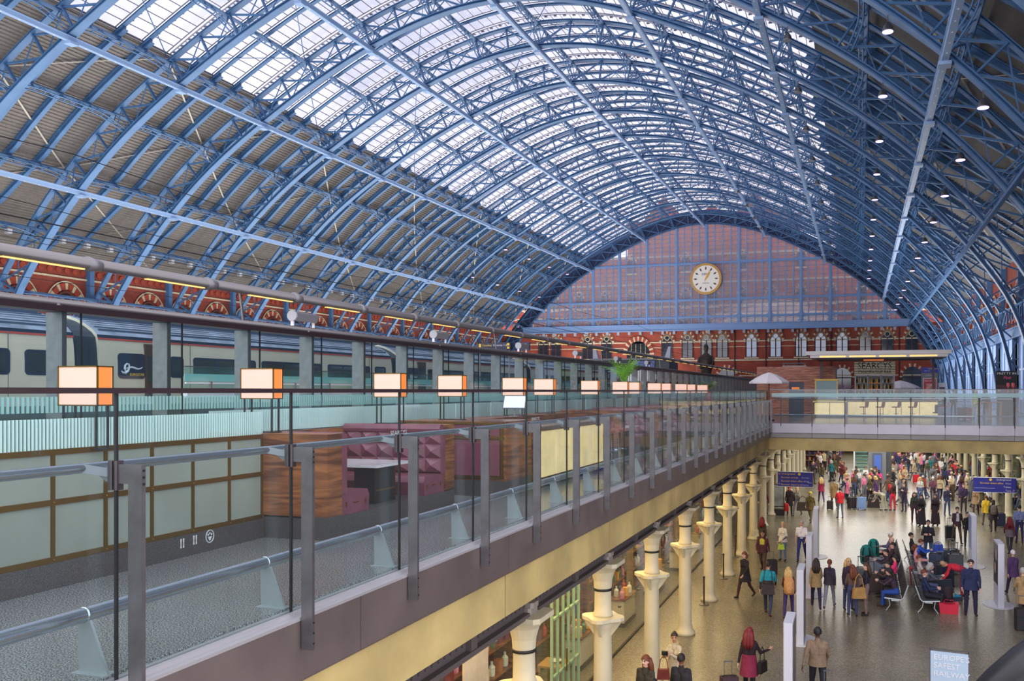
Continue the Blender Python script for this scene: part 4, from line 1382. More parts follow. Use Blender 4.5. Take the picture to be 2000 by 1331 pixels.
# cedar kiosk
x0 = AD(1476, 60)[0]; x1 = AD(1632, 59)[0]
ki = root('timber_kiosk', (0, 58.6, 0), 'large kiosk clad in horizontal cedar boards behind the cross bridge', 'kiosk')
zt = 3.35
b = MB(); b.box(x0, x1, .06, 3.4, 0, zt - .02); b.obj('carcass', DARK, ki)
db = [(AD(1537, 58.5)[0], AD(1568, 58.5)[0]), (AD(1592, 58.5)[0], AD(1610, 58.5)[0])]
nb = 19
for i in range(nb):
    z0, z1 = zt * i / nb, zt * (i + 1) / nb - .012
    spans = [(x0, x1)]
    if z1 < 2.45: spans = [(x0, db[0][0]), (db[0][1], db[1][0]), (db[1][1], x1)]
    for a, c in spans:
        b = MB(); b.box(a, c, 0, .05, z0, z1); b.obj('board', CEDAR, ki)
for a, c in db:
    b = MB(); b.box(a, c, .05, .058, 0, 2.45); b.obj('opening', NAVY, ki)
b = MB(); b.box(db[0][0] + .2, db[0][1] - .3, -.01, .02, 1.78, 1.95); b.obj('lit_counter', E_AMBER, ki)
b = MB(); b.box(x0 + 1.7, x0 + 3.3, .2, .8, zt, zt + .06); b.tube([(x0 + 1.7, .2, zt + .2), (x0 + 3.3, .2, zt + .2)], .05, 6); b.bar((x0 + 1.8, .2, zt), (x0 + 1.8, .2, zt + .2), .04); b.bar((x0 + 3.2, .2, zt), (x0 + 3.2, .2, zt + .2), .04)
b.obj('roof_lamp', STEEL, ki)
# parasols
def parasol(x, y, z, r, label):
    p = root('parasol', (x, y, 0), label, 'parasol')
    b = MB()
    n = 8; rim = [(r * math.cos(2 * PI * i / n), r * math.sin(2 * PI * i / n)) for i in range(n)]
    for i in range(n):
        (xa, ya), (xb, yb) = rim[i], rim[(i + 1) % n]
        for q in range(3):
            t0, t1 = q / 3, (q + 1) / 3
            f0, f1 = .62 * (1 - t0) ** 1.3 if False else .55 * (1 - t0 ** 1.4), .55 * (1 - t1 ** 1.4)
            b.quad((xa * t0, ya * t0, z + f0), (xb * t0, yb * t0, z + f0), (xb * t1, yb * t1, z + f1), (xa * t1, ya * t1, z + f1))
        b.quad((xa, ya, z), (xb, yb, z), (xb, yb, z - .1), (xa, ya, z - .1))
    b.obj('canopy', mat('parasol_canvas', (238, 226, 226), .8), p)
    b = MB(); b.tube([(0, 0, 0), (0, 0, z + .58)], .028, 8); b.obj('pole', mat('pole_brown', (96, 60, 52), .5), p)
    b = MB(); b.lathe([(.3, 0), (.3, .06), (.06, .1), (.05, .3)], 12); b.obj('base', DARK, p)
    b = MB()
    for i in range(n): b.bar((0, 0, z + .2), (rim[i][0] * .95, rim[i][1] * .95, z + .02), .02)
    b.obj('rib', WHITE, p)
a, d = AD(1502, 50)
parasol(a, d, 2.2, 1.12, 'white canvas parasol in front of the cedar kiosk')
a, d = AD(1256, 46)
parasol(a, d + .0, 2.28, 1.15, 'white canvas parasol beyond the first potted palm')
a, d = AD(1716, 66)
parasol(a + 1.6, d + 2, 1.95, 1.5, 'white canvas parasol partly hidden behind the back bar')
# display cabinet and low counter
dc = root('display_cabinet', (AD(1614, 55)[0], 55 - .5, 1.08), 'yellow framed glass display cabinet on the bar counter', 'cabinet')
w = .66; h = ZD(743, 54.5) - 1.08
b = MB()
for x in (-w, w):
    for y in (-.3, .3): b.bar((x, y, 0), (x, y, h), .05)
for z in (.03, h):
    for y in (-.3, .3): b.bar((-w - .03, y, z), (w + .03, y, z), .05)
    for x in (-w, w): b.bar((x, -.3, z), (x, .3, z), .05)
b.box(-w - .05, w + .05, -.34, .34, h, h + .07)
b.obj('frame', mat('cabinet_yellow', (224, 176, 44), .4), dc)
b = MB(); b.box(-w, w, -.29, -.28, .05, h); b.obj('glass_pane', GLASS_G, dc)
b = MB()
for z in (.35, .7): b.box(-w + .03, w - .03, -.2, .28, z, z + .02)
b.obj('shelf', STEEL, dc)
b = MB(); b.box(-w, w, .28, .3, .03, h); b.obj('back_panel', NAVY, dc)
# counters
def counter(px0, px1, D, n, label, top, zt, lip=.1):
    (xa, ya), (xb, yb) = AD(px0, D), AD(px1, D)
    y = (ya + yb) / 2
    r = root('bar_counter', (xa, y, 0), label, 'bar counter')
    L = xb - xa
    b = MB(); b.box(0, L, .05, .8, 0, zt); b.obj('carcass', WALNUT, r)
    b = MB(); b.box(-.08, L + .08, -lip, .85, zt, zt + .07); b.obj('counter_top', top, r)
    b = MB(); b.box(.02, L - .02, .02, .05, 0, .15); b.obj('kick_plate', DARK, r)
    for i in range(n):
        b = MB(); b.box(L * i / n + .02, L * (i + 1) / n - .02, 0, .05, .16, zt - .05); b.obj('onyx_panel', MARBLE, r)
    return r
counter(1590, 1651, 55, 2, 'low bar counter with onyx front under the yellow display cabinet', mat('lime_top', (226, 214, 120), .3), 1.0, .25)
counter(1655, 1830, 56, 5, 'long bar counter with five backlit onyx panels below the lit canopy', mat('bronze_top', (96, 80, 62)), 1.04)
for i, px in enumerate((1687, 1719, 1750, 1782)):
    a, d = AD(px, 54.2)
    s = make_stool(a, d, f'tan leather bar stool at the long onyx counter, {ORD[i]} counted from the yellow cabinet', 'tan stools at the long onyx counter', -PI / 2 - .5, .66)
# canopy
(xa, ya), (xb, yb) = AD(1582, 55), AD(1844, 55)
cn = root('bar_canopy', (0, 54, 0), 'long flat steel canopy with yellow strip lights over the champagne bar', 'canopy')
zc = ZD(700, 55)
b = MB(); b.box(xa, xb, 0, 4.5, zc, zc + .35); b.box(xa - .25, xb + .2, -.08, 0, zc + .18, zc + .42); b.obj('roof_slab', mat('canopy_steel', (168, 164, 160), .4, .4), cn)
b = MB(); b.box(xa + .4, xb - .8, .5, 3.8, zc - .08, zc); b.obj('ceiling_tray', mat('canopy_dark', (84, 74, 68), .5), cn)
for i in range(4):
    L = (xb - xa - 1.0) / 4
    b = MB(); b.box(xa + .5 + L * i + .1, xa + .5 + L * (i + 1) - .1, -.03, -.005, zc + .03, zc + .13); b.obj('strip_light', E_STRIP, cn)
for x in (xa + .5, xb - .5):
    b = MB(); b.bar((x, 4.2, 0), (x, 4.2, zc), .14); b.obj('leg', STEEL_D, cn)
b = MB(); b.box(0.2, 1.4, .9, 1.3, zc - .16, zc - .08); b.obj('amber_lamp', E_AMBER, cn)
# back bar with sign
(xa, ya), (xb, yb) = AD(1670, 59), AD(1746, 59)
bk = root('back_bar', (xa, ya, 0), 'glazed back bar cabinet with bottles under the striped bar sign', 'cabinet')
L = xb - xa; z1 = ZD(734, 59)
b = MB(); b.box(0, L, .1, .7, 0, z1); b.obj('carcass', mat('backbar_dark', (42, 36, 38), .4), bk)
for i in range(3):
    f = MB()
    x_0, x_1 = L * i / 3 + .02, L * (i + 1) / 3 - .02
    for x in (x_0, x_1): f.box(x - .04, x + .04, -.02, .1, 1.0, z1)
    for z in (1.0, z1): f.box(x_0, x_1, -.02, .1, z - .04, z + .04)
    f = f.obj('door_frame', STEEL, bk)
    for z in (1.35, 1.8, 2.2):
        g = MB(); g.box(x_0 + .05, x_1 - .05, .02, .1, z, z + .02); g.obj('shelf', E_AMBER if i == 1 else STEEL, f)
bot = MB(); bot.lathe([(.045, 0), (.045, .18), (.018, .25), (.016, .33)], 8)
bcols = [mat('bottle_green', (40, 70, 40), .15), mat('bottle_amber', (190, 120, 30), .2), mat('bottle_gold', (214, 170, 70), .3), mat('bottle_clear', (190, 195, 190), .15), mat('bottle_dark', (30, 24, 26), .15)]
bm = [None] * 5
for i, m_ in enumerate(bcols): bm[i] = bot.mesh('bottle', m_)
k = 0
for i in range(3):
    for z in (1.37, 1.82, 2.22):
        for q in range(6):
            o = put(bm[(k * 7 + i) % 5 if i != 1 else (1, 2, 4)[k % 3]], 'bottle', None, (xa + L * i / 3 + .12 + q * (L / 3 - .2) / 5.5, ya + .05, z + .004)); k += 1
            tag(o, f'bottle {ORD[q]} from the left on the {("lower", "middle", "upper")[int((z - 1.3) / .4)]} shelf, {("left", "middle", "right")[i]} door of back bar', 'bottle', 'bottles in the back bar')
sg = root('bar_sign', (xa - .05, ya - .1, z1 + .05), 'striped cream sign reading SEARCYS CHAMPAGNE BAR above the back bar', 'sign')
H = ZD(707, 59) - z1 - .05
b = MB(); b.box(0, L + .1, 0, .1, 0, H); b.obj('back_board', BLACK, sg)
for i in range(8):
    b = MB(); b.box(.0, L + .1, -.02, 0, H * i / 8 + .015, H * (i + 1) / 8 - .03); b.obj('slat', mat('sign_cream', (206, 196, 170), .5, emit=((206, 196, 170), .12)), sg)
lettering('SEARCYS', .62, BLACK, ((L + .1) / 2, -.05, H * .66), FACE_CAM, sg, .02, width=L * .86)
lettering('CHAMPAGNE BAR', .3, BLACK, ((L + .1) / 2, -.05, H * .19), FACE_CAM, sg, .02, width=L * .84)
# wayfinding board and posters at the right
a, d = AD(1816, 70)
wb2 = root('poster_totem', (a, d, 0), 'tall grey totem with blue header and red poster right of the champagne bar', 'totem')
zt = ZD(718, 70); w = .62
b = MB(); b.box(-w, w, 0, .25, 0, zt - .45); b.obj('body', GREY, wb2)
b = MB(); b.box(-w, w, -.03, .25, zt - .43, zt); b.obj('header', SIGNB, wb2)
lettering('Underground', .14, YELLOW, (.25, -.035, zt - .1), FACE_CAM, wb2, .003)
lettering('Way out', .12, WHITE, (-.2, -.035, zt - .28), FACE_CAM, wb2, .003)
lettering('St Pancras', .15, WHITE, (0, -.005, zt - .62), FACE_CAM, wb2, .003)
b = MB(); b.box(-.5, .5, -.02, 0, .4, zt - .85); b.obj('poster_border', WHITE, wb2)
b = MB(); b.box(-.45, .45, -.03, -.02, .45, zt - .9); b.obj('poster', mat('poster_red', (190, 36, 52), .4), wb2)
lettering("SHE'S BACK!", .15, WHITE, (0, -.032, zt - 1.08), FACE_CAM, wb2, .002)
b = MB(); b.box(-.28, .28, -.036, -.03, 1.0, zt - 1.3); b.obj('poster_picture', mat('poster_pink', (222, 150, 140), .5, noise=(4, .4)), wb2)
a, d = AD(1840, 70)
wp = root('poster_stand', (a, d, 0), 'small white framed poster stand beside the red poster totem', 'poster')
b = MB(); b.box(-.3, .3, 0, .06, .9, ZD(748, 70)); b.obj('frame', WHITE, wp)
b = MB(); b.box(-.2, .2, -.01, 0, 1.2, 2.0); b.obj('poster', mat('poster_grey', (110, 90, 96), .5, noise=(4, .4)), wp)
b = MB(); b.bar((0, .03, 0), (0, .03, .9), .06); b.box(-.25, .25, -.2, .2, 0, .03); b.obj('stand', GREY, wp)
a, d = AD(1966, 54)
pk = root('wine_poster', (a, d, 0), 'black poster with two pink wine glasses reading PRETTY IN Pink', 'poster')
z0, z1 = ZD(770, 54), ZD(725, 54); w = .6
b = MB(); b.box(-w, w, 0, .06, z0, z1); b.obj('board', BLACK, pk)
b = MB(); b.box(-w + .05, w - .05, .02, .05, 0, z0); b.obj('stand', DARK, pk)
b = MB(); b.box(-w + .02, w - .02, -.006, 0, z0 + .05, z0 + .55); b.obj('picture', mat('poster_dusk', (70, 30, 40), .4, noise=(3, .8)), pk)
lettering('PRETTY IN', .19, WHITE, (0, -.01, z1 - .16), FACE_CAM, pk, .003, width=1.06)
lettering('Pink', .26, mat('pink_text', (240, 90, 130), .5), (.02, -.01, z1 - .42), FACE_CAM, pk, .003, shear=.3)
for x in (.08, .36):
    b = MB(); b.M = Matrix.Translation((x, -.012, z0 + .12)) @ Matrix.Diagonal((1, .1, 1, 1))
    b.lathe([(.08, 0), (.015, .02), (.012, .26), (.07, .32), (.095, .45), (.08, .56)], 10); b.obj('wine_glass_print', mat('rose_wine', (226, 92, 96), .3), pk)
lettering('£11', .12, WHITE, (-.4, -.01, z0 + .2), FACE_CAM, pk, .003)
# orchids / plants on the bar
def leafy(name, loc, label, cat, stems, L, w, m_leaf, pot=None, up=.9, droop=.5, seed=1, z0=0.0):
    rnd = random.Random(seed)
    r = root(name, loc, label, cat)
    if pot: pot(r)
    for i in range(stems):
        a = 2 * PI * i / stems * 2.4; t = .25 + .75 * ((i * 37) % stems) / stems
        pts = []
        for q in range(7):
            u = q / 6
            rr = L * t * u * (.35 + .55 * u); zz = L * up * (u - droop * t * u * u)
            pts.append(Vector((rr * math.cos(a), rr * math.sin(a), z0 + zz)))
        b = MB(); b.tube(pts, [.014 - .0015 * q for q in range(7)], 4)
        sd = Vector((-math.sin(a), math.cos(a), 0))
        for q in range(1, 7):
            p = pts[q]; dirv = (pts[q] - pts[q - 1]).normalized()
            for f in (0, .5):
                pp = p - (pts[q] - pts[q - 1]) * f
                for s_ in (-1, 1):
                    ln = w * (1.15 - .5 * abs(q - 3.2) / 3.2)
                    tip = pp + sd * s_ * ln + dirv * ln * .75 + Vector((0, 0, -ln * .35))
                    mid = (pp + tip) / 2 + dirv * .02 + Vector((0, 0, .02))
                    n = len(b.v)
                    for v_ in (pp, mid + dirv * .018, tip, mid - dirv * .018): b.tv(v_)
                    b.face((n, n + 1, n + 2, n + 3))
        b.obj('frond', m_leaf, r)
    return r
def pot_red(r):
    b = MB(); b.lathe([(.16, 0), (.22, .5), (.2, .5), (.19, .45)], 14); b.obj('pot', mat('pot_crimson', (150, 24, 60), .3), r)
def pot_tall(r):
    b = MB(); b.cbox(-.22, .22, -.22, .22, 0, 1.95, .03); b.obj('pot', mat('pot_dark', (66, 56, 56), .4), r)
PALM = mat('palm_green', (128, 186, 64), .5, noise=(2, .3))
PALM2 = mat('palm_grey_green', (140, 160, 110), .5, noise=(2, .3))
a, d = AD(1219, 31.5)
leafy('potted_palm', (a, d, 0), 'bright green potted palm rising behind the lantern lamps', 'plant', 16, 1.0, .2, PALM, pot_tall, .95, .35, 2, 1.95)
a, d = AD(1384, 44)
leafy('potted_palm', (a, d, 1.2), 'smaller grey green palm in a crimson pot near the far lantern lamps', 'plant', 16, .72, .2, PALM2, pot_red, .75, .5, 3, .5)
pl = root('plinth', (a, d, 0), 'plain plinth under the crimson pot of the smaller palm', 'plinth')
b = MB(); b.cbox(-.3, .3, -.3, .3, 0, 1.2, .02); b.obj('block', WALNUT, pl)
ORCH = mat('orchid_mauve', (190, 150, 180), .6, noise=(8, .3))
a, d = AD(1650, 56)
leafy('flower_vase', (a, d + .15, 1.09), 'vase of mauve orchids on the bar counter', 'flowers', 12, .95, .14, ORCH, lambda r: MB().lathe([(.09, 0), (.13, .2), (.07, .34)], 12).obj('vase', GLASS_D, r), .9, .5, 4, .3)
# ---- bronze group on a tall plinth (plain generic statue)
a, d = AD(1379, 131)
st = root('bronze_statue', (a, d, 0), 'tall dark bronze statue of a robed figure on a plinth before the hotel wall', 'statue'); st.scale = (.72, .72, .92)
BR = mat('bronze', (62, 50, 44), .45, .5, noise=(2, .25))
b = MB(); b.cbox(-1.3, 1.3, -1.3, 1.3, 0, 1.6, .1); b.obj('plinth', STONE, st)
b = MB(); b.lathe([(1.25, 1.6), (1.15, 2.4), (1.2, 3.6), (1.05, 4.6), (1.35, 5.6), (1.45, 6.6), (1.25, 7.4), (.45, 7.9), (.32, 8.1), (.44, 8.4), (.5, 8.8), (.42, 9.2), (.15, 9.42), (.01, 9.45)], 18, sx=1, sy=.7); b.obj('robed_figure', BR, st, True)
b = MB()
for sx in (-1, 1): b.tube([(sx * 1.25, 0, 7.2), (sx * 1.55, -.4, 6.2), (sx * .9, -.95, 5.6), (-sx * .1, -1.05, 5.9)], [.36, .36, .3, .22], 8)
b.obj('folded_arms', BR, st, True)
# ---- platform information signs
a, d = AD(965, 50)
ps = root('platform_sign', (a, d, 0), 'dark blue platform board with yellow Coaches Voitures lettering', 'sign')
zb, zt = ZD(694, 50) + .3, ZD(680, 50) + .3
b = MB(); b.box(-1.0, 1.0, 0, .15, zb, zt); b.obj('board', NAVY, ps)
b = MB(); b.box(-.94, -.8, -.01, 0, zb + .06, zt - .06); b.box(.8, .94, -.01, 0, zb + .05, zb + .17); b.box(.8, .94, -.01, 0, zb + .23, zb + .36); b.obj('yellow_mark', YELLOW, ps)
lettering('Coaches', .17, YELLOW, (-.44, -.008, (zb + zt) / 2 + .05), FACE_CAM, ps, .003)
lettering('Voitures 1-3', .17, WHITE, (.36, -.008, (zb + zt) / 2 + .05), FACE_CAM, ps, .003)
for x in (-.9, .9):
    b = MB(); b.bar((x, .07, 1.5), (x, .07, zb), .06); b.obj('leg', GREY, ps)
a, d = AD(1019, 50)
p5 = root('platform_sign', (a, d, 0), 'blue platform number board showing a yellow 5', 'sign')
b = MB(); b.box(-.45, .45, 0, .15, zb - .02, zt + .02); b.obj('board', mat('board_blue', (34, 56, 100), .4), p5)
b = MB(); b.box(-.41, -.02, -.01, 0, zb + .04, zt - .04); b.obj('screen_face', mat('screen_dim', (70, 74, 96), .3, noise=(3, .6)), p5)
lettering('5', .38, YELLOW, (.22, -.008, (zb + zt) / 2), FACE_CAM, p5, .003)
b = MB(); b.bar((0, .07, 1.5), (0, .07, zb), .08); b.obj('leg', GREY, p5)
# platform shelter with slanted fins
a0, d0 = AD(1140, 62); a1, d1 = AD(1305, 62)
sh = root('platform_shelter', (0, d0 + 2, 0), 'dark flat platform shelter with two pale slanted fins on its roof', 'shelter')
za, zb = ZD(722, 62), ZD(703, 62)
b = MB(); b.box(a0, a1, 0, 3, za, zb); b.obj('roof_slab', mat('shelter_dark', (58, 60, 66), .5), sh)
b = MB(); b.box(a0 - .2, a1 + .1, -.1, .0, zb, zb + .14); b.obj('roof_edge', GREY, sh)
for px, sg_ in ((1143, 1), (1296, -1)):
    x = AD(px, 62)[0]; b = MB(); b.extr([(x - .12, .2, zb), (x + .32, .2, zb), (x + .32 - (.25 if sg_ > 0 else -.05), .2, zb + .95), (x - .12 + (.0 if sg_ > 0 else .32), .2, zb + .95)], (0, .4, 0)); b.obj('fin', mat('fin_pale', (176, 178, 190), .5), sh)
for x in (a0 + .6, a1 - .6):
    b = MB(); b.bar((x, 1.5, 1.5), (x, 1.5, za), .2); b.obj('leg', GREY, sh)
x = AD(1255, 62)[0]; b = MB(); b.box(x - .7, x + .7, -.12, -.1, za + .1, zb - .06); b.obj('departure_screen', mat('departure_blue', (70, 92, 150), .3, noise=(5, .5)), sh)
# overhead wires over the tracks
for i, (x, z) in enumerate(((-22.5, 6.1), (-24.9, 6.0), (-24.9, 7.4), (-31.0, 6.1), (-31.0, 7.5), (-18, 7.0), (-13.5, 4.6))):
    b = MB(); pts = []
    for k in range(49):
        y = -10 + 154 * k / 48
        sag = .35 * (abs((k % 8) - 4) / 4) ** 2 if i in (2, 4, 5) else 0
        pts.append((x, y, z + sag))
    b.tube(pts, .012, 5); o = b.obj('overhead_wire', BLACK)
    tag(o, 'thin dark overhead wire, ' + ('contact wire over the near rails', 'lower wire over the train roof', 'upper wire over the train roof', 'lower wire over the far platform', 'upper wire over the far platform', 'wire above the glass barrier', 'wire nearest the platform screen')[i], 'wire', 'overhead wires above the tracks')
# ---- hanging floodlights
fl = root('floodlight', (0, 0, 0), 'x', 'floodlight', 'floodlights hung under the roof ribs')
b = MB(); b.bar((0, 0, 0), (0, 0, -.35), .05); b.bar((0, -.16, -.35), (0, .16, -.35), .04); b.obj('bracket', IRON, fl)
b = MB(); b.lathe([(.28, -.75), (.26, -.7), (.2, -.5), (.12, -.38), (.05, -.35)], 14); b.obj('housing', STEEL, fl, True)
b = MB(); b.lathe([(.24, -.78), (.24, -.752)], 14); b.obj('lens', E_LAMP, fl)
fd = clone(fl)
for c in fd.children:
    if c.name.startswith('lens'):
        b = MB(); b.lathe([(.24, -.78), (.24, -.752)], 14); c.data = b.mesh('lens', mat('lens_unlit', (150, 150, 160), .3))
first = True; first_d = True
side_n = {31.4: 'low on the right slope', 27.4: 'midway on the right slope', 22.2: 'along the right edge of the glazing', -22.2: 'along the left edge of the glazing', -27.4: 'midway on the left slope', 10.9: 'under the glazed crown right of the apex', -10.9: 'under the glazed crown left of the apex'}
for o, ks in ((31.4, range(1, 13)), (27.4, range(2, 13)), (22.2, range(1, 13)), (-22.2, range(1, 5)), (-27.4, range(1, 5)), (10.9, range(1, 5)), (-10.9, range(1, 5))):
    s = math.copysign(s_of_o(abs(o)), o)
    x, z = prof(s, -.15)
    for k in ks:
        lab = f'floodlight {side_n[o]}, {ORD[k]} arch from the clock gable'
        if o in (22.2, 10.9, -10.9):
            if first_d: first_d = False; fd.location = (CX + x, RIBS[k], z); fd['label'] = lab
            else: clone(fd, (CX + x, RIBS[k], z), label=lab)
            continue
        if first: f = fl; first = False; f.location = (CX + x, RIBS[k], z); f['label'] = lab
        else: clone(fl, (CX + x, RIBS[k], z), label=lab)
# ---- dark curved handrail at the photographer's side
er = root('dark_handrail', (0, 0, 0), 'dark rounded handrail end at the near right edge of the bridge', 'handrail')
pts = []
for px, py, t in ((2060, 1262, 1.30), (2000, 1300, 1.32), (1955, 1338, 1.34), (1915, 1380, 1.36), (1880, 1430, 1.38), (1865, 1500, 1.4)):
    pts.append(Vector((0, 0, EYE)) + ray(px + 12, py + 5) * t)
b = MB(); b.tube(pts, .038, 12); b.obj('rail', mat('rubber_black', (22, 20, 22), .35), er, True)
b = MB(); b.extr([pts[0] - Vector((0, 0, .03)), pts[2] - Vector((0, 0, .03)), pts[4] - Vector((0, 0, .03)), pts[5] - Vector((0, 0, .6)), pts[0] - Vector((0, 0, .9))], (.03, .01, 0)); b.obj('side_panel', DARK, er)

# ================================================================== UNDERCROFT FITTINGS
# shop glazing of the arcade
sf = root('shop_glazing', (0, 0, 0), 'frameless glass shop fronts behind the cream columns of the arcade', 'shopfront')
XS_ = -6.45
for i in range(17):
    y = 8.0 + 2.1 * i
    b = MB(); b.box(XS_ - .006, XS_ + .006, y + .01, y + 2.09, FLO + .05, -1.85); b.obj('glass_pane', GLASS, sf)
    b = MB()
    for z in (FLO + 1.2, FLO + 2.6): b.box(XS_ - .02, XS_ + .05, y - .05, y + .05, z, z + .05)
    b.obj('patch_clip', STEEL, sf)
b = MB(); b.box(XS_ - .03, XS_ + .03, 8, 43.6, FLO, FLO + .05); b.obj('floor_channel', DARK, sf)
b = MB(); b.box(XS_ - .08, XS_ + .08, 8, 43.6, -1.85, -1.5); b.obj('head_beam', IRON, sf)
# green mullioned front
gf = root('green_shopfront', (XS_ + .12, 17.0, FLO), 'pale green mullioned shopfront doors between two arcade columns', 'shopfront')
GRN = mat('sage_green_paint', (150, 178, 140), .5)
b = MB()
for i in range(6): b.box(-.03, .03, i * .36 - .02, i * .36 + .02, 0, 3.55)
for z in (0, 1.05, 2.3, 3.5): b.box(-.03, .03, 0, 1.8, z, z + .05)
b.obj('frame', GRN, gf)
for i in range(5):
    b = MB(); b.box(-.005, .005, i * .36 + .02, (i + 1) * .36 - .02, .05, 3.5); b.obj('pane', GLASS, gf)
b = MB(); b.tube([(.06, .8, 1.0), (.06, .8, 1.5)], .02, 8); b.obj('door_handle', BRASS, gf)
# poster doors
for i, (y, cr, lb) in enumerate(((13.6, (226, 198, 176), 'tall pale poster panel behind the arcade glass beside the nearest column'), (12.2, (120, 30, 34), 'dark red banner panel behind the arcade glass nearest the camera'))):
    o = root('standing_poster', (XS_ - .3, y, FLO), lb, 'poster')
    b = MB(); b.box(0, .04, 0, 1.0, .1, 3.4); b.obj('board', mat(f'poster_tone_{i}', cr, .6, noise=(1.5, .25)), o)
    b = MB(); b.box(.04, .05, .3, .7, 1.2, 1.6); b.obj('print', mat('print_brown', (150, 120, 110), .6), o)
    b = MB(); b.box(-.1, .14, .2, .8, 0, .1); b.obj('foot', DARK, o)
# shelf units with goods
goods_cols = [(196, 60, 60), (230, 200, 120), (80, 120, 90), (60, 80, 140), (226, 226, 210), (180, 110, 60), (220, 140, 160), (120, 60, 90), (60, 50, 44), (240, 170, 70)]
gmesh = []
for i, c in enumerate(goods_cols):
    b = MB()
    if i % 2: b.cbox(-.08, .08, -.1, .1, 0, .26, .015); b.box(-.085, .085, -.105, .105, .2, .22)
    else: b.lathe([(.07, 0), (.08, .04), (.08, .2), (.03, .26), (.03, .33)], 10)
    gmesh.append(b.mesh('shop_item', mat(f'goods_{i}', c, .4)))
su = root('shelf_unit', (-8.1, 10, FLO), 'wooden shelf unit stocked with goods in the arcade shops', 'shelf unit', 'shelf units in the arcade shops')
b = MB(); b.box(-.28, -.24, 0, 1.9, 0, 3.0); b.obj('back', WALNUT, su)
for y in (0, 1.86): b = MB(); b.box(-.28, .25, y, y + .04, 0, 3.0); b.obj('side', WALNUT, su)
for z in (.1, .75, 1.4, 2.05, 2.7): b = MB(); b.box(-.24, .25, .04, 1.86, z, z + .035); b.obj('shelf', WALNUT, su)
rnd = random.Random(5)
n = 0
for k in range(13):
    y = 9.0 + 2.55 * k
    u = su if k == 0 else clone(su)
    u.location = (-8.1, y, FLO); u['label'] = f'wooden shelf unit stocked with goods, {ORD[k]} along the arcade from the camera'
    for z in (.75, 1.4, 2.05, 2.7):
        for q in range(5):
            if n >= 210: break
            o = put(gmesh[rnd.randrange(10)], 'shop_item', None, (-8.0, y + .2 + q * .37, FLO + z + .036)); n += 1
            tag(o, f'shop item {ORD[q]} along the {ORD[int((z - .7) / .6)]} shelf up of the {ORD[k]} arcade shelf unit', 'goods', 'goods on the arcade shop shelves')
iu = root('island_display', (-7.15, 11.3, FLO), 'x', 'display', 'low island displays behind the arcade glass')
b = MB(); b.cbox(-.25, .25, -.7, .7, 0, .12, .03); b.obj('base', DARK, iu)
b = MB(); b.cbox(-.22, .22, -.66, .66, .12, .8, .02); b.obj('body', mat('display_white', (220, 200, 160), .5), iu)
b = MB(); b.cbox(-.27, .27, -.72, .72, .8, .84, .02); b.obj('top', WALNUT, iu)
for k, y in enumerate((10.6, 14.9, 21.4, 25.6, 29.8, 34.0, 38.2)):
    u = iu if k == 0 else clone(iu)
    u.location = (-7.15, y, FLO); u['label'] = f'low pale island display of goods behind the arcade glass, {ORD[k]} from the camera'
    for q in range(6):
        o = put(gmesh[rnd.randrange(10)], 'shop_item', None, (-7.15 + (-.12 if q % 2 else .12), y - .55 + q * .22, FLO + .841)); tag(o, f'shop item {ORD[q]} along the {ORD[k]} island display of the arcade', 'goods', 'goods on the island displays')
pn = root('pendant_lamp', (-7.3, 10, -1.85), 'warm glowing globe pendant inside the arcade shops', 'lamp', 'globe pendants in the arcade shops')
b = MB(); b.tube([(0, 0, .35), (0, 0, -.5)], .01, 5); b.obj('cord', BLACK, pn)
b = MB(); b.ball((0, 0, -.62), .14); b.obj('globe', emis('globe_glow', (255, 190, 90), 7), pn, True)
for k in range(9):
    u = pn if k == 0 else clone(pn)
    u.location = (-7.3, 11.5 + 3.4 * k, -1.87); u['label'] = f'warm glowing globe pendant inside the arcade shops, {ORD[k]} from the camera'
# shop table with dish
tb = root('side_table', (-6.95, 18.95, FLO), 'square oak table with a white dish inside the arcade glass', 'table')
b = MB(); b.cbox(-.35, .35, -.35, .35, .72, .77, .02); b.obj('table_top', mat('oak', (176, 132, 70), .5), tb)
for x in (-.3, .3):
    for y in (-.3, .3): b = MB(); b.bar((x, y, 0), (x, y, .72), .05); b.obj('leg', mat('oak', (176, 132, 70)), tb)
di = MB().lathe([(.06, 0), (.14, .05), (.15, .06), (.1, .03)], 14).obj('dish', WHITE, None, True, (-6.95, 18.95, FLO + .772)); tag(di, 'white round dish on the oak table inside the arcade glass', 'dish')
# belt posts
for i, (px, py) in enumerate(((1375, 1182), (1413, 1131), (1436, 1089))):
    p = at_z(px, py, FLO)
    r = root('queue_post', p, f'slim dark queue post at the foot of a cream column, {ORD[i]} from the camera', 'post', 'queue posts by the columns')
    b = MB(); b.lathe([(.17, 0), (.17, .02), (.04, .04)], 14); b.obj('base', STEEL, r)
    b = MB(); b.lathe([(.03, .04), (.03, .9), (.04, .9), (.04, .97)], 10); b.obj('stem', STEEL_D, r)
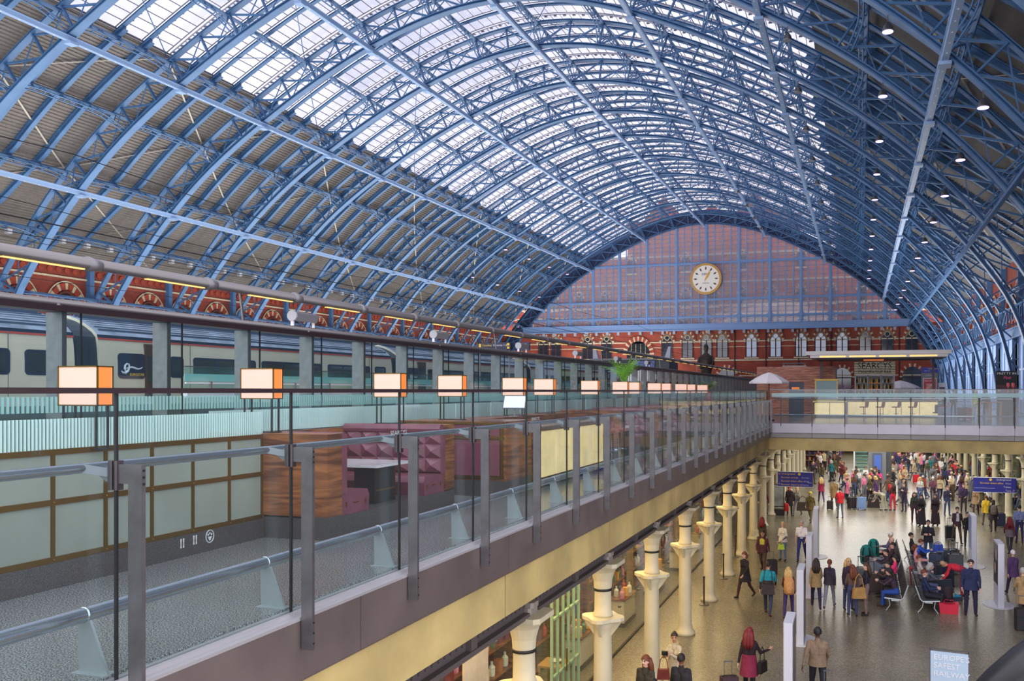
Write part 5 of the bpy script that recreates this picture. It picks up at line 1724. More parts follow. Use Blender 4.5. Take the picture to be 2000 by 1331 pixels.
# hanging direction signs
def hang_sign(px0, px1, py0, py1, D, lines, label, align, top):
    (xa, ya), (xb, yb) = AD(px0, D), AD(px1, D)
    z1, z0 = ZD(py0, D), ZD(py1, D)
    r = root('direction_sign', (xa, (ya + yb) / 2, z0), label, 'sign')
    W_, H = xb - xa, z1 - z0
    b = MB(); b.box(0, W_, 0, .12, 0, H); b.obj('board', SIGNB, r)
    b = MB(); b.box(-.02, W_ + .02, -.015, .135, H, H + .02); b.box(-.02, W_ + .02, -.015, .135, -.02, 0); b.obj('frame', WHITE, r)
    for x in (.2, W_ - .2): b = MB(); b.bar((x, .06, H), (x, .06, top - z0), .04); b.obj('hanger', GREY, r)
    n = len(lines)
    for i, (t, c, x) in enumerate(lines):
        lettering(t, H / n * .70, c, (W_ * x, -.006, H * (1 - (i + .5) / n)), FACE_CAM, r, .003, align)
    return r, W_, H
r, W_, H = hang_sign(1518, 1588, 923, 951, 45.5, [('Underground', YELLOW, .1), ('Eurostar arrivals', YELLOW, .1), ('Eurostar ticket office', YELLOW, .1), ('Eurostar departures', YELLOW, .1)],
                     'blue hanging direction sign on the arcade side of the concourse', 'LEFT', -1.2)
for z, t in ((H * .875, 'v'), (H * .125, '^')): lettering(t, .2, YELLOW, (W_ * .05, -.006, z), FACE_CAM, r, .003)
for i, t in ((1, 'Arrivées'), (2, 'Billets'), (3, 'Départs')): lettering(t, H / 4 * .6, mat('sign_lilac', (190, 190, 240), .5), (W_ * (.68 if i != 2 else .74), -.006, H * (1 - (i + .5) / 4)), FACE_CAM, r, .003, 'LEFT')
b = MB(); b.tube([(W_ * .62, -.006, H * .875), (W_ * .62, -.016, H * .875)], .07, 14); b.obj('roundel', YELLOW, r)
b = MB(); b.tube([(W_ * .88, -.01, H * .40), (W_ * .86, -.01, H * .33), (W_ * .88, -.01, H * .28), (W_ * .9, -.01, H * .3), (W_ * .97, -.01, H * .28)], .012, 5); b.obj('emblem', WHITE, r)
r, W_, H = hang_sign(1903, 1983, 934, 962, 45.5, [('Underground', WHITE, .88), ('Eurostar ticket office', YELLOW, .70), ('Toilets', WHITE, .88), ('Taxis', WHITE, .88)],
                     'blue hanging direction sign on the right side of the concourse', 'RIGHT', -1.2)
lettering('Billets', H / 4 * .6, mat('sign_lilac', (190, 190, 240)), (W_ * .88, -.006, H * .625), FACE_CAM, r, .003, 'RIGHT')
lettering('>', .2, YELLOW, (W_ * .94, -.006, H * .125), FACE_CAM, r, .003)
b = MB(); b.tube([(W_ * .40, -.006, H * .875), (W_ * .40, -.016, H * .875)], .07, 14); b.obj('roundel', YELLOW, r)
b = MB(); b.box(.02, W_ * .5, -.012, -.002, H * .26, H * .275); b.obj('rule_line', WHITE, r)
# white totems
def totem(x, y, label, face, pic=None, rz=0):
    r = root('advert_totem', (x, y, FLO), label, 'totem', rz=rz)
    b = MB(); b.lathe([(.66, 0), (.66, .012), (.62, .02)], 28, sx=.75, sy=1.0); b.obj('base', mat('totem_base', (200, 200, 206), .4), r)
    b = MB(); b.cbox(-.10, .10, -.5, .5, .02, 2.15, .012); b.obj('body', mat('totem_white', (206, 206, 216), .4), r)
    b = MB(); s_ = face
    b.box(.10 * s_ - .006, .10 * s_ + .006, -.44, .44, .75 if s_ < 0 else .06, 2.08); b.obj('poster_face', pic or mat('totem_grey', (96, 96, 104), .3), r)
    return r
totem(-1.52, 19.4, 'pale advert totem seen edge-on, nearest of the row along the concourse', 1)
totem(-1.64, 25.1, 'pale advert totem seen edge-on, second of the row along the concourse', 1)
totem(-1.72, 30.9, 'pale advert totem seen edge-on, third of the row along the concourse', 1)
totem(-1.84, 38.0, 'pale advert totem seen edge-on, furthest of the row along the concourse', 1)
portrait = mat('portrait_poster', (40, 34, 40), .3, noise=(2.2, .9))
tr = totem(4.5, 31.2, 'white advert totem with dark portrait poster on the right of the concourse', -1, portrait)
b = MB()
for z, y in ((1.72, -.12), (1.25, .1)): b.ball((-.108, y, z), .006, .16, .2, 10, 6)
b.obj('face_print', mat('print_skin', (206, 160, 140), .5), tr)
totem(4.45, 37.8, 'white advert totem with blue landscape poster on the right of the concourse', -1, mat('landscape_poster', (70, 110, 190), .3, noise=(1.2, .5)))
# A-board at the near right, box at the near left
def px_at(px, py, D, z=None): return AD(px, D)[0], AD(px, D)[1]
a, d = AD(1854, 19.2)
ab = root('notice_board', (a, d, FLO), 'pale blue framed notice board with SAFEST RAILWAY text at the bottom right', 'sign', rz=-.12)
b = MB(); b.box(-.38, .38, 0, .06, .45, 1.55); b.obj('board', mat('notice_blue', (176, 196, 214), .4), ab)
b = MB()
for x in (-.39, .39): b.bar((x, .03, 0), (x, .03, 1.6), .05)
for z in (.43, 1.57): b.bar((-.4, .03, z), (.4, .03, z), .05)
b.obj('frame', STEEL, ab)
for t, z in (("EUROPE'S", 1.42), ('SAFEST', 1.24), ('RAILWAY', 1.06)): lettering(t, .17, WHITE, (-.32, -.006, z), FACE_CAM, ab, .003, 'LEFT')
b = MB(); b.box(-.45, .45, -.25, .3, 0, .03); b.obj('foot', GREY, ab)
a, d = AD(1375, 18.1)
bx2 = root('timber_box', (a, d, FLO), 'pale pink topped box unit beside the people at the near column', 'box unit')
b = MB(); b.cbox(-.32, .32, -.35, .35, 0, .95, .02); b.obj('body', mat('box_dull', (140, 116, 104), .6), bx2)
b = MB(); b.cbox(-.35, .35, -.38, .38, .95, 1.0, .02); b.obj('top', mat('box_pink', (214, 178, 160), .5), bx2)
# information pillar
a, d = AD(1716, 68)
ip = root('information_pillar', (a, d, FLO), 'grey information pillar with a blue screen in the middle of the concourse', 'pillar unit')
b = MB(); b.box(-.75, .55, 0, 1.0, 0, 4.2); b.obj('body', mat('pillar_grey', (128, 132, 136), .4, .2), ip)
b = MB(); b.box(.55, .95, .1, .9, 0, 4.2); b.obj('dark_side', mat('pillar_dark', (70, 72, 78), .5), ip)
b = MB(); b.box(-.45, .25, -.05, 0, .4, 2.45); b.obj('screen_frame', mat('frame_grey', (90, 96, 104), .4), ip)
b = MB(); b.box(-.34, .18, -.065, -.05, .75, 2.3); b.obj('screen_face', mat('screen_blue', (70, 96, 170), .3, emit=((70, 96, 170), .35)), ip)
lettering('St Pancras', .26, WHITE, (-.1, -.02, 2.66), FACE_CAM, ip, .004)
a, d = AD(1683, 76)
ls = root('glass_stair', (a, d, FLO), 'narrow teal glass stair tower with steps beside the information pillar', 'stair')
b = MB()
for i in range(13): b.box(-.5, .5, .1, .9, .3 + .32 * i, .36 + .32 * i)
b.obj('tread', mat('tread_dark', (60, 90, 92), .5), ls)
b = MB(); b.box(-.55, .5, 0, .04, 0, 4.4); b.obj('glass_pane', GLASS_G, ls)
b = MB(); b.box(-.68, -.55, -.05, .1, 0, 4.4); b.obj('white_post', WHITE, ls)
# shop shelves at the far left of the concourse, portraits etc.
a, d = AD(1572, 84)
fs_ = root('far_shop_wall', (a, d, FLO), 'dark red shelf wall of a far shop beyond the bridge', 'shelf unit')
b = MB(); b.box(-2.0, 2.0, .3, .5, 0, 4.2); b.obj('back', mat('shop_maroon', (84, 40, 40), .6, noise=(3, .5)), fs_)
for z in (.6, 1.1, 1.6, 2.1, 2.7, 3.3):
    b = MB(); b.box(-2.0, 2.0, 0, .3, z, z + .06); b.obj('shelf', mat('shelf_tan', (150, 126, 90), .5), fs_)
gr2 = random.Random(3)
for z in (.66, 1.16, 1.66, 2.16, 2.76):
    for q in range(9):
        o = put(gmesh[gr2.randrange(10)], 'shop_item', None, (a - 1.8 + q * .45, d + .15, FLO + z + .002)); tag(o, f'shop item {ORD[q]} from the left on the {ORD[int((z - .6) / .5)]} shelf up of far shop wall', 'goods', 'goods on the far shop wall')
p = at_z(1516, 1006, FLO)
pp = root('framed_poster', p, 'framed grey poster stand below the left blue direction sign', 'poster')
b = MB(); b.box(-.42, .42, 0, .08, .5, 1.75); b.obj('poster', mat('poster_bw', (150, 154, 150), .4, noise=(1.6, .5)), pp)
b = MB()
for x in (-.45, .45): b.bar((x, .04, 0), (x, .04, 1.8), .05)
for z in (.47, 1.78): b.bar((-.47, .04, z), (.47, .04, z), .05)
b.box(-.5, .5, -.25, .3, 0, .35); b.obj('frame', DARK, pp)
# right hand arcade shopfronts
rs_ = root('right_shopfront', (10.6, 42, FLO), 'row of glazed shopfronts behind the right hand concourse columns', 'shopfront')
b = MB(); b.box(.9, 1.2, 0, 100, 0, 4.4); b.obj('back', mat('shop_dim', (92, 80, 74), .7, noise=(.8, .6)), rs_)
for i in range(20):
    b = MB(); b.box(0, .02, i * 5 + .05, i * 5 + 4.95, .1, 3.6); b.obj('glass_pane', GLASS_G, rs_)
    b = MB(); b.box(-.05, .1, i * 5 - .08, i * 5 + .08, 0, 4.4); b.obj('frame_post', CREAM, rs_)
    c = goods_cols[i % 10]
    b = MB(); b.box(.5, .6, i * 5 + .8, i * 5 + 4.0, .6, 2.6); b.obj('display_board', mat(f'goods_{i % 10}', c), rs_)
# ================================================================== PEOPLE
def capsule(b, p, q, r0, r1, seg=10):
    p, q = Vector(p), Vector(q); d = (q - p)
    L = d.length; d = d / L if L > 1e-6 else Vector((0, 0, 1))
    pts, rs = [], []
    for t in (-90, -55, -20): pts.append(p + d * r0 * math.sin(math.radians(t))); rs.append(max(r0 * math.cos(math.radians(t)), .002))
    for t in (20, 55, 90): pts.append(q + d * r1 * math.sin(math.radians(t))); rs.append(max(r1 * math.cos(math.radians(t)), .002))
    b.tube(pts, rs, seg)
def dirv(f, ab=0.0):
    return Vector((math.sin(ab), math.sin(f) * math.cos(ab), -math.cos(f) * math.cos(ab)))
R_ = math.radians
SKIN, TOP, SLV, TRS, SHO, EYEM, LIP = range(7)
POSES = {
    # lean, (hip,knee) L, R ; arms (flex, abduct, elbow, inward) L, R ; head yaw
    'stand': (2, (3, 3), (-3, 2), (4, 9, 12, 8), (-2, 9, 14, 8), 0),
    'stand_b': (1, (8, 14), (-3, 0), (10, 12, 35, 35), (0, 10, 12, 8), 15),
    'walk_a': (4, (24, 6), (-20, 22), (-20, 9, 14, 5), (22, 9, 24, 10), 0),
    'walk_b': (4, (-18, 24), (24, 8), (20, 9, 24, 10), (-18, 9, 12, 5), 0),
    'phone': (3, (4, 3), (-4, 2), (25, 10, 105, 30), (2, 9, 14, 8), -8),
    'crossed': (0, (4, 3), (-4, 3), (28, 14, 80, 75), (24, 14, 84, 75), 0),
    'camera': (2, (5, 4), (-4, 3), (38, 14, 95, 40), (34, 14, 85, 40), 25),
    'wave': (3, (14, 5), (-12, 12), (-8, 12, 10, 0), (20, 20, 85, -40), 0),
    'pull': (5, (20, 6), (-16, 18), (-24, 14, 6, 0), (16, 10, 24, 8), 0),
    'sit': (-6, (86, 84), (84, 82), (32, 10, 58, 25), (30, 10, 60, 25), 0),
    'sit_lean': (22, (88, 84), (82, 90), (48, 12, 62, 35), (46, 12, 64, 35), 10),
    'bend': (78, (8, 10), (-6, 6), (14, 8, 22, 10), (22, 8, 16, 10), 0),
}
def build_pose(pose, fem):
    lean, hl, hr, al, ar, hy = POSES[pose]
    lean = R_(lean)
    up = Vector((0, math.sin(lean), math.cos(lean)))
    fw = Vector((0, math.cos(lean), -math.sin(lean)))
    sw, hw = (.150, .092) if fem else (.176, .092)
    pel = Vector((0, 0, .95))
    J = {}
    caps = []   # p, q, r0, r1, region
    chest = pel + up * .32; neck = pel + up * .535
    head = neck + (up * .6 + Vector((0, .03, .4)) if lean < 1 else up + Vector((0, .1, 0))).normalized() * .155
    # torso (flattened by pairs)
    wa = .105 if fem else .125
    for sx in (-1, 1):
        caps.append((pel + Vector((sx * .07, 0, -.02)), pel + Vector((sx * .06, 0, 0)) + up * .12, .105 if fem else .10, wa * .92, 'pelvis'))
        caps.append((pel + Vector((sx * .055, 0, 0)) + up * .10, chest + Vector((sx * (.075 if fem else .09), 0, 0)), wa * .9, .108 if fem else .118, 'torso'))
        caps.append((chest + Vector((sx * .08, 0, 0)), pel + up * .455 + Vector((sx * sw * .72, 0, 0)), .108, .066, 'torso'))
        if fem: caps.append((chest + Vector((sx * .075, 0, 0)) + fw * .06 + up * .03, chest + Vector((sx * .075, 0, 0)) + fw * .075 + up * .0, .062, .058, 'torso'))
    caps.append((pel + up * .44, neck + up * .02, .085, .055, 'torso'))
    caps.append((neck, head - Vector((0, .005, .06)), .052, .05, 'skin'))
    # legs
    for sx, (f, k) in ((-1, hl), (1, hr)):
        h = pel + Vector((sx * hw, 0, -.02))
        d1 = dirv(R_(f), sx * R_(3 if k < 60 else 6)); kn = h + d1 * .44
        d2 = dirv(R_(f - k), sx * R_(1)); an = kn + d2 * .41
        caps.append((h, kn, .094 if fem else .100, .064, 'leg')); caps.append((kn, kn + d2 * .16, .062, .064, 'leg')); caps.append((kn + d2 * .16, an, .064, .046, 'leg'))
        tilt = max(-.5, min(.5, R_((f - k) * .55)))
        fd = Vector((sx * .12, math.cos(tilt), math.sin(tilt))).normalized()
        caps.append((an + Vector((0, -.025, -.035)), an + fd * .15 + Vector((0, 0, -.045)), .042, .036, 'shoe'))
        caps.append((an, an + Vector((0, 0, -.03)), .043, .044, 'shoe'))
    # arms
    for sx, (f, ab, e, inw) in ((-1, al), (1, ar)):
        s = pel + up * .452 + Vector((sx * sw, 0, 0))
        base = lean if pose == 'bend' else lean * .6
        d1 = dirv(R_(f) + (0 if pose == 'bend' else base * .5), sx * R_(ab)); el = s + d1 * .29
        d2 = dirv(R_(f + e), -sx * R_(inw) if e > 20 else sx * R_(ab - inw)); wr = el + d2 * .25
        caps.append((s, el, .058 if not fem else .05, .045, 'arm')); caps.append((el, wr, .044, .031, 'fore'))
        n1 = Vector((sx, 0, 0)); n1 = (n1 - d2 * n1.dot(d2)).normalized(); pal = d2.cross(n1)
        ctr = wr + d2 * .05
        for q in (-1, 0, 1): caps.append((wr + pal * q * .012, wr + pal * q * .022 + d2 * .085, .022, .018, 'hand'))
        for q, L in enumerate((.066, .078, .074, .056)):
            bs = wr + d2 * .09 + pal * (-.033 + .022 * q); md = bs + (d2 * .85 - n1 * .35).normalized() * L * .5
            tp = md + (d2 * .5 - n1 * .8).normalized() * L * .5
            caps.append((bs, md, .012, .0115, 'hand')); caps.append((md, tp, .0115, .010, 'hand'))
        tb = wr + d2 * .03 - pal * .03; caps.append((tb, tb + (d2 * .7 - pal * .6 - n1 * .3).normalized() * .055, .014, .011, 'hand'))
        J['hand' + ('L' if sx < 0 else 'R')] = wr + d2 * .09
    # drop to the floor
    lo = min(min(p.z - r0, q.z - r1) for p, q, r0, r1, g in caps if g == 'shoe')
    off = Vector((0, 0, -lo))
    caps = [(p + off, q + off, r0, r1, g) for p, q, r0, r1, g in caps]
    J = {k: v + off for k, v in J.items()}
    head = head + off
    b = MB()
    for p, q, r0, r1, g in caps: capsule(b, p, q, r0, r1, 7 if r0 < .02 else 10)
    # head
    hl_ = 0 if pose != 'bend' else -1.1
    HM = Matrix.Translation(head) @ Matrix.Rotation(R_(hy), 4, 'Z') @ Matrix.Rotation(hl_, 4, 'X')
    b.M = HM
    b.ball((0, -.008, .018), .078, .096, .104, 14, 10)
    b.ball((0, .018, -.035), .060, .076, .085, 12, 8)
    b.ball((0, .055, -.085), .030, .030, .028, 10, 6)
    b.ball((0, .098, -.018), .014, .020, .026, 8, 6)
    b.ball((0, .083, -.058), .026, .012, .010, 8, 5)
    for sx in (-1, 1): b.ball((sx * .077, -.005, -.01), .012, .022, .032, 8, 6)
    b.M = None
    me = b.mesh('raw', [])
    ob = bpy.data.objects.new('raw', me); COL.objects.link(ob)
    rm = ob.modifiers.new('r', 'REMESH'); rm.mode = 'VOXEL'; rm.voxel_size = .0135
    sm = ob.modifiers.new('s', 'SMOOTH'); sm.factor = .5; sm.iterations = 2
    dg = bpy.context.evaluated_depsgraph_get()
    out = bpy.data.meshes.new_from_object(ob.evaluated_get(dg))
    bpy.data.objects.remove(ob)
    n = len(out.polygons)
    C = np.zeros(n * 3); out.polygons.foreach_get('center', C); C = C.reshape(-1, 3)
    best = np.full(n, 1e9); reg = np.zeros(n, int)
    code = {'torso': TOP, 'pelvis': TRS, 'leg': TRS, 'shoe': SHO, 'arm': TOP, 'fore': SLV, 'hand': SKIN, 'skin': SKIN}
    for p, q, r0, r1, g in caps:
        p, q = np.array(p), np.array(q); d = q - p; L2 = max(d @ d, 1e-9)
        t = np.clip(((C - p) @ d) / L2, 0, 1)
        dist = np.linalg.norm(C - p - t[:, None] * d, axis=1) - (r0 + (r1 - r0) * t)
        k = dist < best; best[k] = dist[k]; reg[k] = code[g]
    # head and face
    inv = np.array(HM.inverted())
    H = C @ inv[:3, :3].T + inv[:3, 3]
    hd = (np.abs(H[:, 0]) < .1) & (np.abs(H[:, 1]) < .13) & (H[:, 2] > -.125) & (H[:, 2] < .2)
    reg[hd] = SKIN
    for sx in (-1, 1):
        reg[hd & (np.linalg.norm((H - [sx * .032, .088, .008]) / [1, 2, .8], axis=1) < .016)] = EYEM
        reg[hd & (H[:, 1] > .05) & (np.abs(H[:, 0] - sx * .033) < .02) & (np.abs(H[:, 2] - .034) < .006)] = EYEM
    reg[hd & (H[:, 1] > .07) & (np.abs(H[:, 0]) < .025) & (np.abs(H[:, 2] + .058) < .011)] = LIP
    up_ = np.array(out.polygons[0].normal)  # keep array type warm
    out.materials.clear()
    for i in range(7): out.materials.append(None)
    out.polygons.foreach_set('material_index', reg.astype(np.int32))
    out.polygons.foreach_set('use_smooth', [True] * n)
    out.update()
    out.name = 'person'
    return out, HM, J, pel + off, up
BODY = {}
def body(pose, fem):
    if (pose, fem) not in BODY: BODY[(pose, fem)] = build_pose(pose, fem)
    return BODY[(pose, fem)]
HAIRM = {}
def hair_mesh(kind):
    if kind in HAIRM: return HAIRM[kind]
    b = MB()
    def cap_(bot, back, rx=.088, ry=.106, rz=.112):
        n0 = len(b.v); seg, rings = 18, 9
        for i in range(rings + 1):
            for k in range(seg):
                t = 2 * PI * k / seg
                front = max(0, math.sin(t)); rear = max(0, -math.sin(t))
                lim = PI * (.40 + bot * (1 - front) * .5 + back * rear)
                a = lim * i / rings
                bl = 1 + .02 * math.sin(5 * t + 3 * i)
                b.tv((rx * bl * math.sin(a) * math.cos(t), -.014 + ry * bl * math.sin(a) * math.sin(t), .022 + rz * math.cos(a)))
        for i in range(rings):
            for k in range(seg):
                k2 = (k + 1) % seg
                b.face((n0 + i * seg + k, n0 + i * seg + k2, n0 + (i + 1) * seg + k2, n0 + (i + 1) * seg + k))
    if kind == 'short': cap_(.28, .12)
    elif kind == 'bob': cap_(.5, .1, .098, .114, .118); b.tube([(0, -.07, .0), (0, -.085, -.1), (0, -.07, -.15)], [.09, .09, .06], 10)
    elif kind == 'long':
        cap_(.42, .14, .094, .112, .118)
        for sx in (-1, 0, 1): b.tube([(sx * .055, -.06, .04), (sx * .075, -.095, -.1), (sx * .085, -.12, -.25), (sx * .06, -.13, -.38)], [.06, .068, .06, .018], 9)
    elif kind == 'tail':
        cap_(.3, .12); b.tube([(0, -.11, .06), (0, -.16, .03), (0, -.165, -.1), (0, -.15, -.22)], [.03, .034, .03, .01], 8)
    elif kind == 'bun': cap_(.3, .14); b.ball((0, -.12, .08), .045)
    elif kind == 'cap':
        cap_(.16, .0, .092, .11, .118); b.extr([(-.07, .085, .06), (.07, .085, .06), (.055, .17, .05), (-.055, .17, .05)], (0, 0, .012))
    elif kind == 'hood': cap_(.62, .15, .108, .125, .128); b.tube([(-.1, -.02, -.13), (0, -.1, -.14), (.1, -.02, -.13)], .05, 8)
    elif kind == 'veil':
        cap_(.5, .15, .10, .118, .12); b.tube([(0, -.05, 0), (0, -.07, -.15), (0, -.06, -.45)], [.1, .14, .24], 14)
    HAIRM[kind] = b.mesh('hair', [None], True)
    return HAIRM[kind]
COATM = {}
def coat_mesh(hem, flare, spread):
    k = (hem, flare, spread)
    if k in COATM: return COATM[k]
    b = MB()
    n = 18; zs = np.linspace(1.12, hem, 7)
    n0 = 0
    for z in zs:
        t = (1.12 - z) / max(1.12 - hem, .01)
        rx = .168 + (.02 + flare) * t; ry = .132 + (.015 + flare) * t + spread * max(0, (.92 - z)) * .42
        for q in range(n):
            a = 2 * PI * q / n
            b.tv((rx * math.cos(a) * (1 + .02 * math.sin(6 * a) * t), ry * math.sin(a), z))
    for i in range(6):
        for q in range(n):
            q2 = (q + 1) % n
            b.face((i * n + q, i * n + q2, (i + 1) * n + q2, (i + 1) * n + q))
    COATM[k] = b.mesh('coat_skirt', [None], True)
    return COATM[k]
SKINS = {'fair': (224, 178, 154), 'tan': (196, 146, 112), 'brown': (132, 88, 64), 'dark': (88, 58, 44)}
HAIRC = {'black': (30, 26, 26), 'brown': (74, 48, 34), 'blond': (206, 170, 110), 'grey': (176, 172, 168), 'red': (120, 34, 38), 'white': (228, 224, 218), 'dark': (48, 36, 32), 'auburn': (112, 58, 36)}
def cloth(c):
    return mat('cloth_%d_%d_%d' % c, c, .85, noise=(14, .16))
def person(label, pos, face, pose='stand', fem=False, h=1.72, skin='fair', hair=('short', 'brown'), top=(60, 60, 70), trs=(50, 52, 66), shoes=(40, 34, 32), sleeve=None, coat=None, build=1.0, group=None):
    me, HM, J, pel, up = body(pose, fem)
    k = h / 1.75
    o = put(me, 'person', None, pos, (0, 0, R_(face)))
    o.scale = (k * build, k * (.5 + build * .5), k)
    cols = [mat('skin_' + skin, SKINS[skin], .55), cloth(top), mat('skin_' + skin, SKINS[skin]) if sleeve == 'bare' else cloth(sleeve or top), cloth(trs), cloth(shoes), mat('eye_dark', (40, 30, 28), .3), mat('lips', (170, 96, 90), .5)]
    for i, m_ in enumerate(cols):
        o.material_slots[i].link = 'OBJECT'; o.material_slots[i].material = m_
    tag(o, label, 'person', group)
    if hair:
        hk, hc = hair
        hm = hair_mesh(hk)
        ho = put(hm, 'hat' if hk == 'cap' else ('hood' if hk in ('hood', 'veil') else 'hair'), o)
        ho.matrix_local = HM
        ho.material_slots[0].link = 'OBJECT'
        ho.material_slots[0].material = mat('hair_' + hc, HAIRC[hc], .6, noise=(30, .3)) if isinstance(hc, str) else cloth(hc)
    if coat and pose not in ('sit', 'sit_lean', 'bend'):
        hem, cc, fl_ = coat
        co = put(coat_mesh(hem, fl_, .5 if pose[:4] in ('walk', 'pull', 'wave') else .1), 'skirt', o)
        co.material_slots[0].link = 'OBJECT'; co.material_slots[0].material = cloth(cc)
    o['_'] = 0
    del o['_']
    return o
def hand_at(o, side):
    for (p, f), v in BODY.items():
        if v[0] == o.data:
            v_ = Vector(v[2]['hand' + side]); s = o.scale
            M = Matrix.Translation(o.location) @ Matrix.Rotation(o.rotation_euler[2], 4, 'Z')
            return M @ Vector((v_.x * s[0], v_.y * s[1], v_.z * s[2]))
def P(label, px, py, face, **kw):
    return person(label, at_z(px, py, FLO), face, **kw)
# ---- luggage builders
def suitcase(pos, rz, c, label, s=1.0, handle=True, group=None):
    r = root('suitcase', pos, label, 'suitcase', group, rz=rz); r.scale = (s, s, s)
    b = MB(); b.cbox(-.23, .23, -.13, .13, .05, .66, .035); b.box(-.2, .2, -.15, -.13, .12, .42); b.obj('shell', mat('case_%d_%d_%d' % c, c, .5, noise=(10, .1)), r)
    b = MB()
    for x in (-.16, .16): b.box(x - .03, x + .03, -.02, .02, .66, .69)
    b.box(-.13, .13, -.02, .02, .68, .70); b.obj('top_handle', BLACK, r)
    if handle:
        b = MB()
        for x in (-.1, .1): b.bar((x, .1, .66), (x, .1, 1.02), .016)
        b.bar((-.12, .1, 1.02), (.12, .1, 1.02), .03); b.obj('pull_handle', STEEL, r)
    for x in (-.19, .19):
        b = MB(); b.tube([(x - .02, .1, .04), (x + .02, .1, .04)], .04, 8); b.obj('wheel', BLACK, r)
        b = MB(); b.box(x - .02, x + .02, -.13, -.09, 0, .06); b.obj('foot', BLACK, r)
    return r
def backpack(pos, rz, c, label, s=1.0):
    r = root('backpack', pos, label, 'backpack', rz=rz); r.scale = (s, s, s)
    m_ = cloth(c)
    b = MB(); b.lathe([(.10, 0), (.15, .04), (.165, .2), (.155, .4), (.10, .5), (.03, .53)], 12, sy=.62); b.obj('bag_body', m_, r, True)
    b = MB(); b.lathe([(.06, .04), (.10, .08), (.10, .2), (.06, .25)], 10, (0, .08, 0), 1, .5); b.obj('pocket', m_, r, True)
    for sx in (-1, 1):
        b = MB(); b.tube([(sx * .07, -.08, .46), (sx * .09, -.14, .36), (sx * .09, -.13, .2), (sx * .09, -.09, .1)], .018, 6); b.obj('strap', BLACK, r)
    return r
def handbag(pos, rz, c, label, s=1.0, strap=.3):
    r = root('handbag', pos, label, 'bag', rz=rz); r.scale = (s, s, s)
    m_ = mat('bag_%d_%d_%d' % c, c, .5, noise=(8, .15))
    b = MB(); b.extr([(-.17, -.05, 0), (.17, -.05, 0), (.14, -.05, .26), (-.14, -.05, .26)], (0, .1, 0)); b.obj('bag_body', m_, r)
    b = MB(); b.box(-.13, .13, -.056, -.05, .14, .25); b.obj('flap', m_, r)
    b = MB(); b.tube([(-.12, 0, .25), (-.08, 0, .25 + strap * .7), (0, 0, .25 + strap), (.08, 0, .25 + strap * .7), (.12, 0, .25)], .012, 6); b.obj('strap', m_, r)
    return r
# ---- near figures
TO, AW, LF, RT = 180, 0, 90, -90
w1 = P('woman in light beige coat with dark hair holding a camera by the near column', 1318, 1377, 165, pose='camera', fem=True, h=1.66, hair=('bun', 'dark'), top=(196, 180, 150), trs=(150, 130, 100), coat=(.62, (196, 180, 150), .03), skin='tan')
c_ = root('camera_body', hand_at(w1, 'R') + Vector((-.04, -.05, .02)), 'black camera held by the woman in the beige coat', 'camera')
b = MB(); b.cbox(-.07, .07, -.03, .03, 0, .09, .01); b.obj('body', BLACK, c_); b = MB(); b.tube([(0, -.03, .045), (0, -.1, .045)], .035, 12); b.obj('lens_barrel', DARK, c_)
handbag(hand_at(w1, 'L') + Vector((-.1, .02, -.62)), .3, (120, 50, 40), 'red brown shoulder bag hanging beside the beige coated woman', .9, .35)
P('person with long brown hair and glasses in dark olive jacket near the bottom edge', 1262, 1440, 160, h=1.70, hair=('long', 'auburn'), top=(62, 58, 48), trs=(40, 40, 44))
P('man with short black hair in dark suit seen from behind at the near column', 1330, 1437, -5, h=1.70, hair=('short', 'black'), top=(38, 36, 40), trs=(34, 34, 38), skin='brown', coat=(.8, (38, 36, 40), .01))
P('curly dark haired person just entering at the bottom edge', 1276, 1496, 10, h=1.66, hair=('bob', 'black'), top=(44, 40, 40), trs=(40, 40, 46))
w4 = P('woman with long red hair, black jacket and crimson skirt pulling a bag', 1463, 1368, -8, pose='wave', fem=True, h=1.70, hair=('long', 'red'), top=(44, 30, 36), trs=(34, 28, 34), coat=(.62, (132, 36, 66), .04), shoes=(30, 26, 28))
suitcase(at_z(1424, 1372, FLO), .4, (70, 46, 56), 'dark patterned cabin bag pulled by the red haired woman', .9)
handbag(w4.location + Vector((.30, .05, .66)), 1.2, (36, 32, 36), 'black handbag slung at the hip of the red haired woman', 1.0, .35)
m5 = P('man in brown hooded jacket with close cropped black hair, seen from behind', 1597, 1372, 4, pose='pull', h=1.76, hair=('short', 'black'), top=(128, 106, 84), trs=(36, 36, 44), skin='dark', build=1.08, coat=(.86, (128, 106, 84), .02))
suitcase(at_z(1618, 1388, FLO), .1, (90, 96, 110), 'grey wheeled case beside the man in the brown hooded jacket', .85)
m6 = P('man in teal shirt and jeans holding hands with the blonde woman', 1500, 1202, -4, pose='walk_a', h=1.78, hair=('short', 'dark'), top=(30, 150, 170), sleeve=(44, 50, 66), trs=(54, 64, 86), shoes=(96, 56, 40), coat=(.86, (60, 52, 54), .02))
handbag(m6.location + Vector((.02, -.2, .72)), .2, (58, 50, 52), 'patterned dark shoulder bag behind the man in teal', 1.25, .6)
w7 = P('blonde woman with tan backpack and purple jeans beside the man in teal', 1540, 1206, 2, pose='walk_b', fem=True, h=1.64, hair=('long', 'blond'), top=(112, 48, 54), trs=(66, 48, 104), shoes=(90, 70, 60))
backpack(w7.location + Vector((.04, -.24, .78)), PI, (206, 150, 96), 'tan slouchy backpack on the blonde woman beside the man in teal', 1.05)
P('woman in black belted coat walking in front of the cream columns', 1455, 1168, 150, pose='walk_b', fem=True, h=1.66, hair=('bob', 'auburn'), top=(38, 32, 38), trs=(66, 36, 40), coat=(.62, (38, 32, 38), .05))
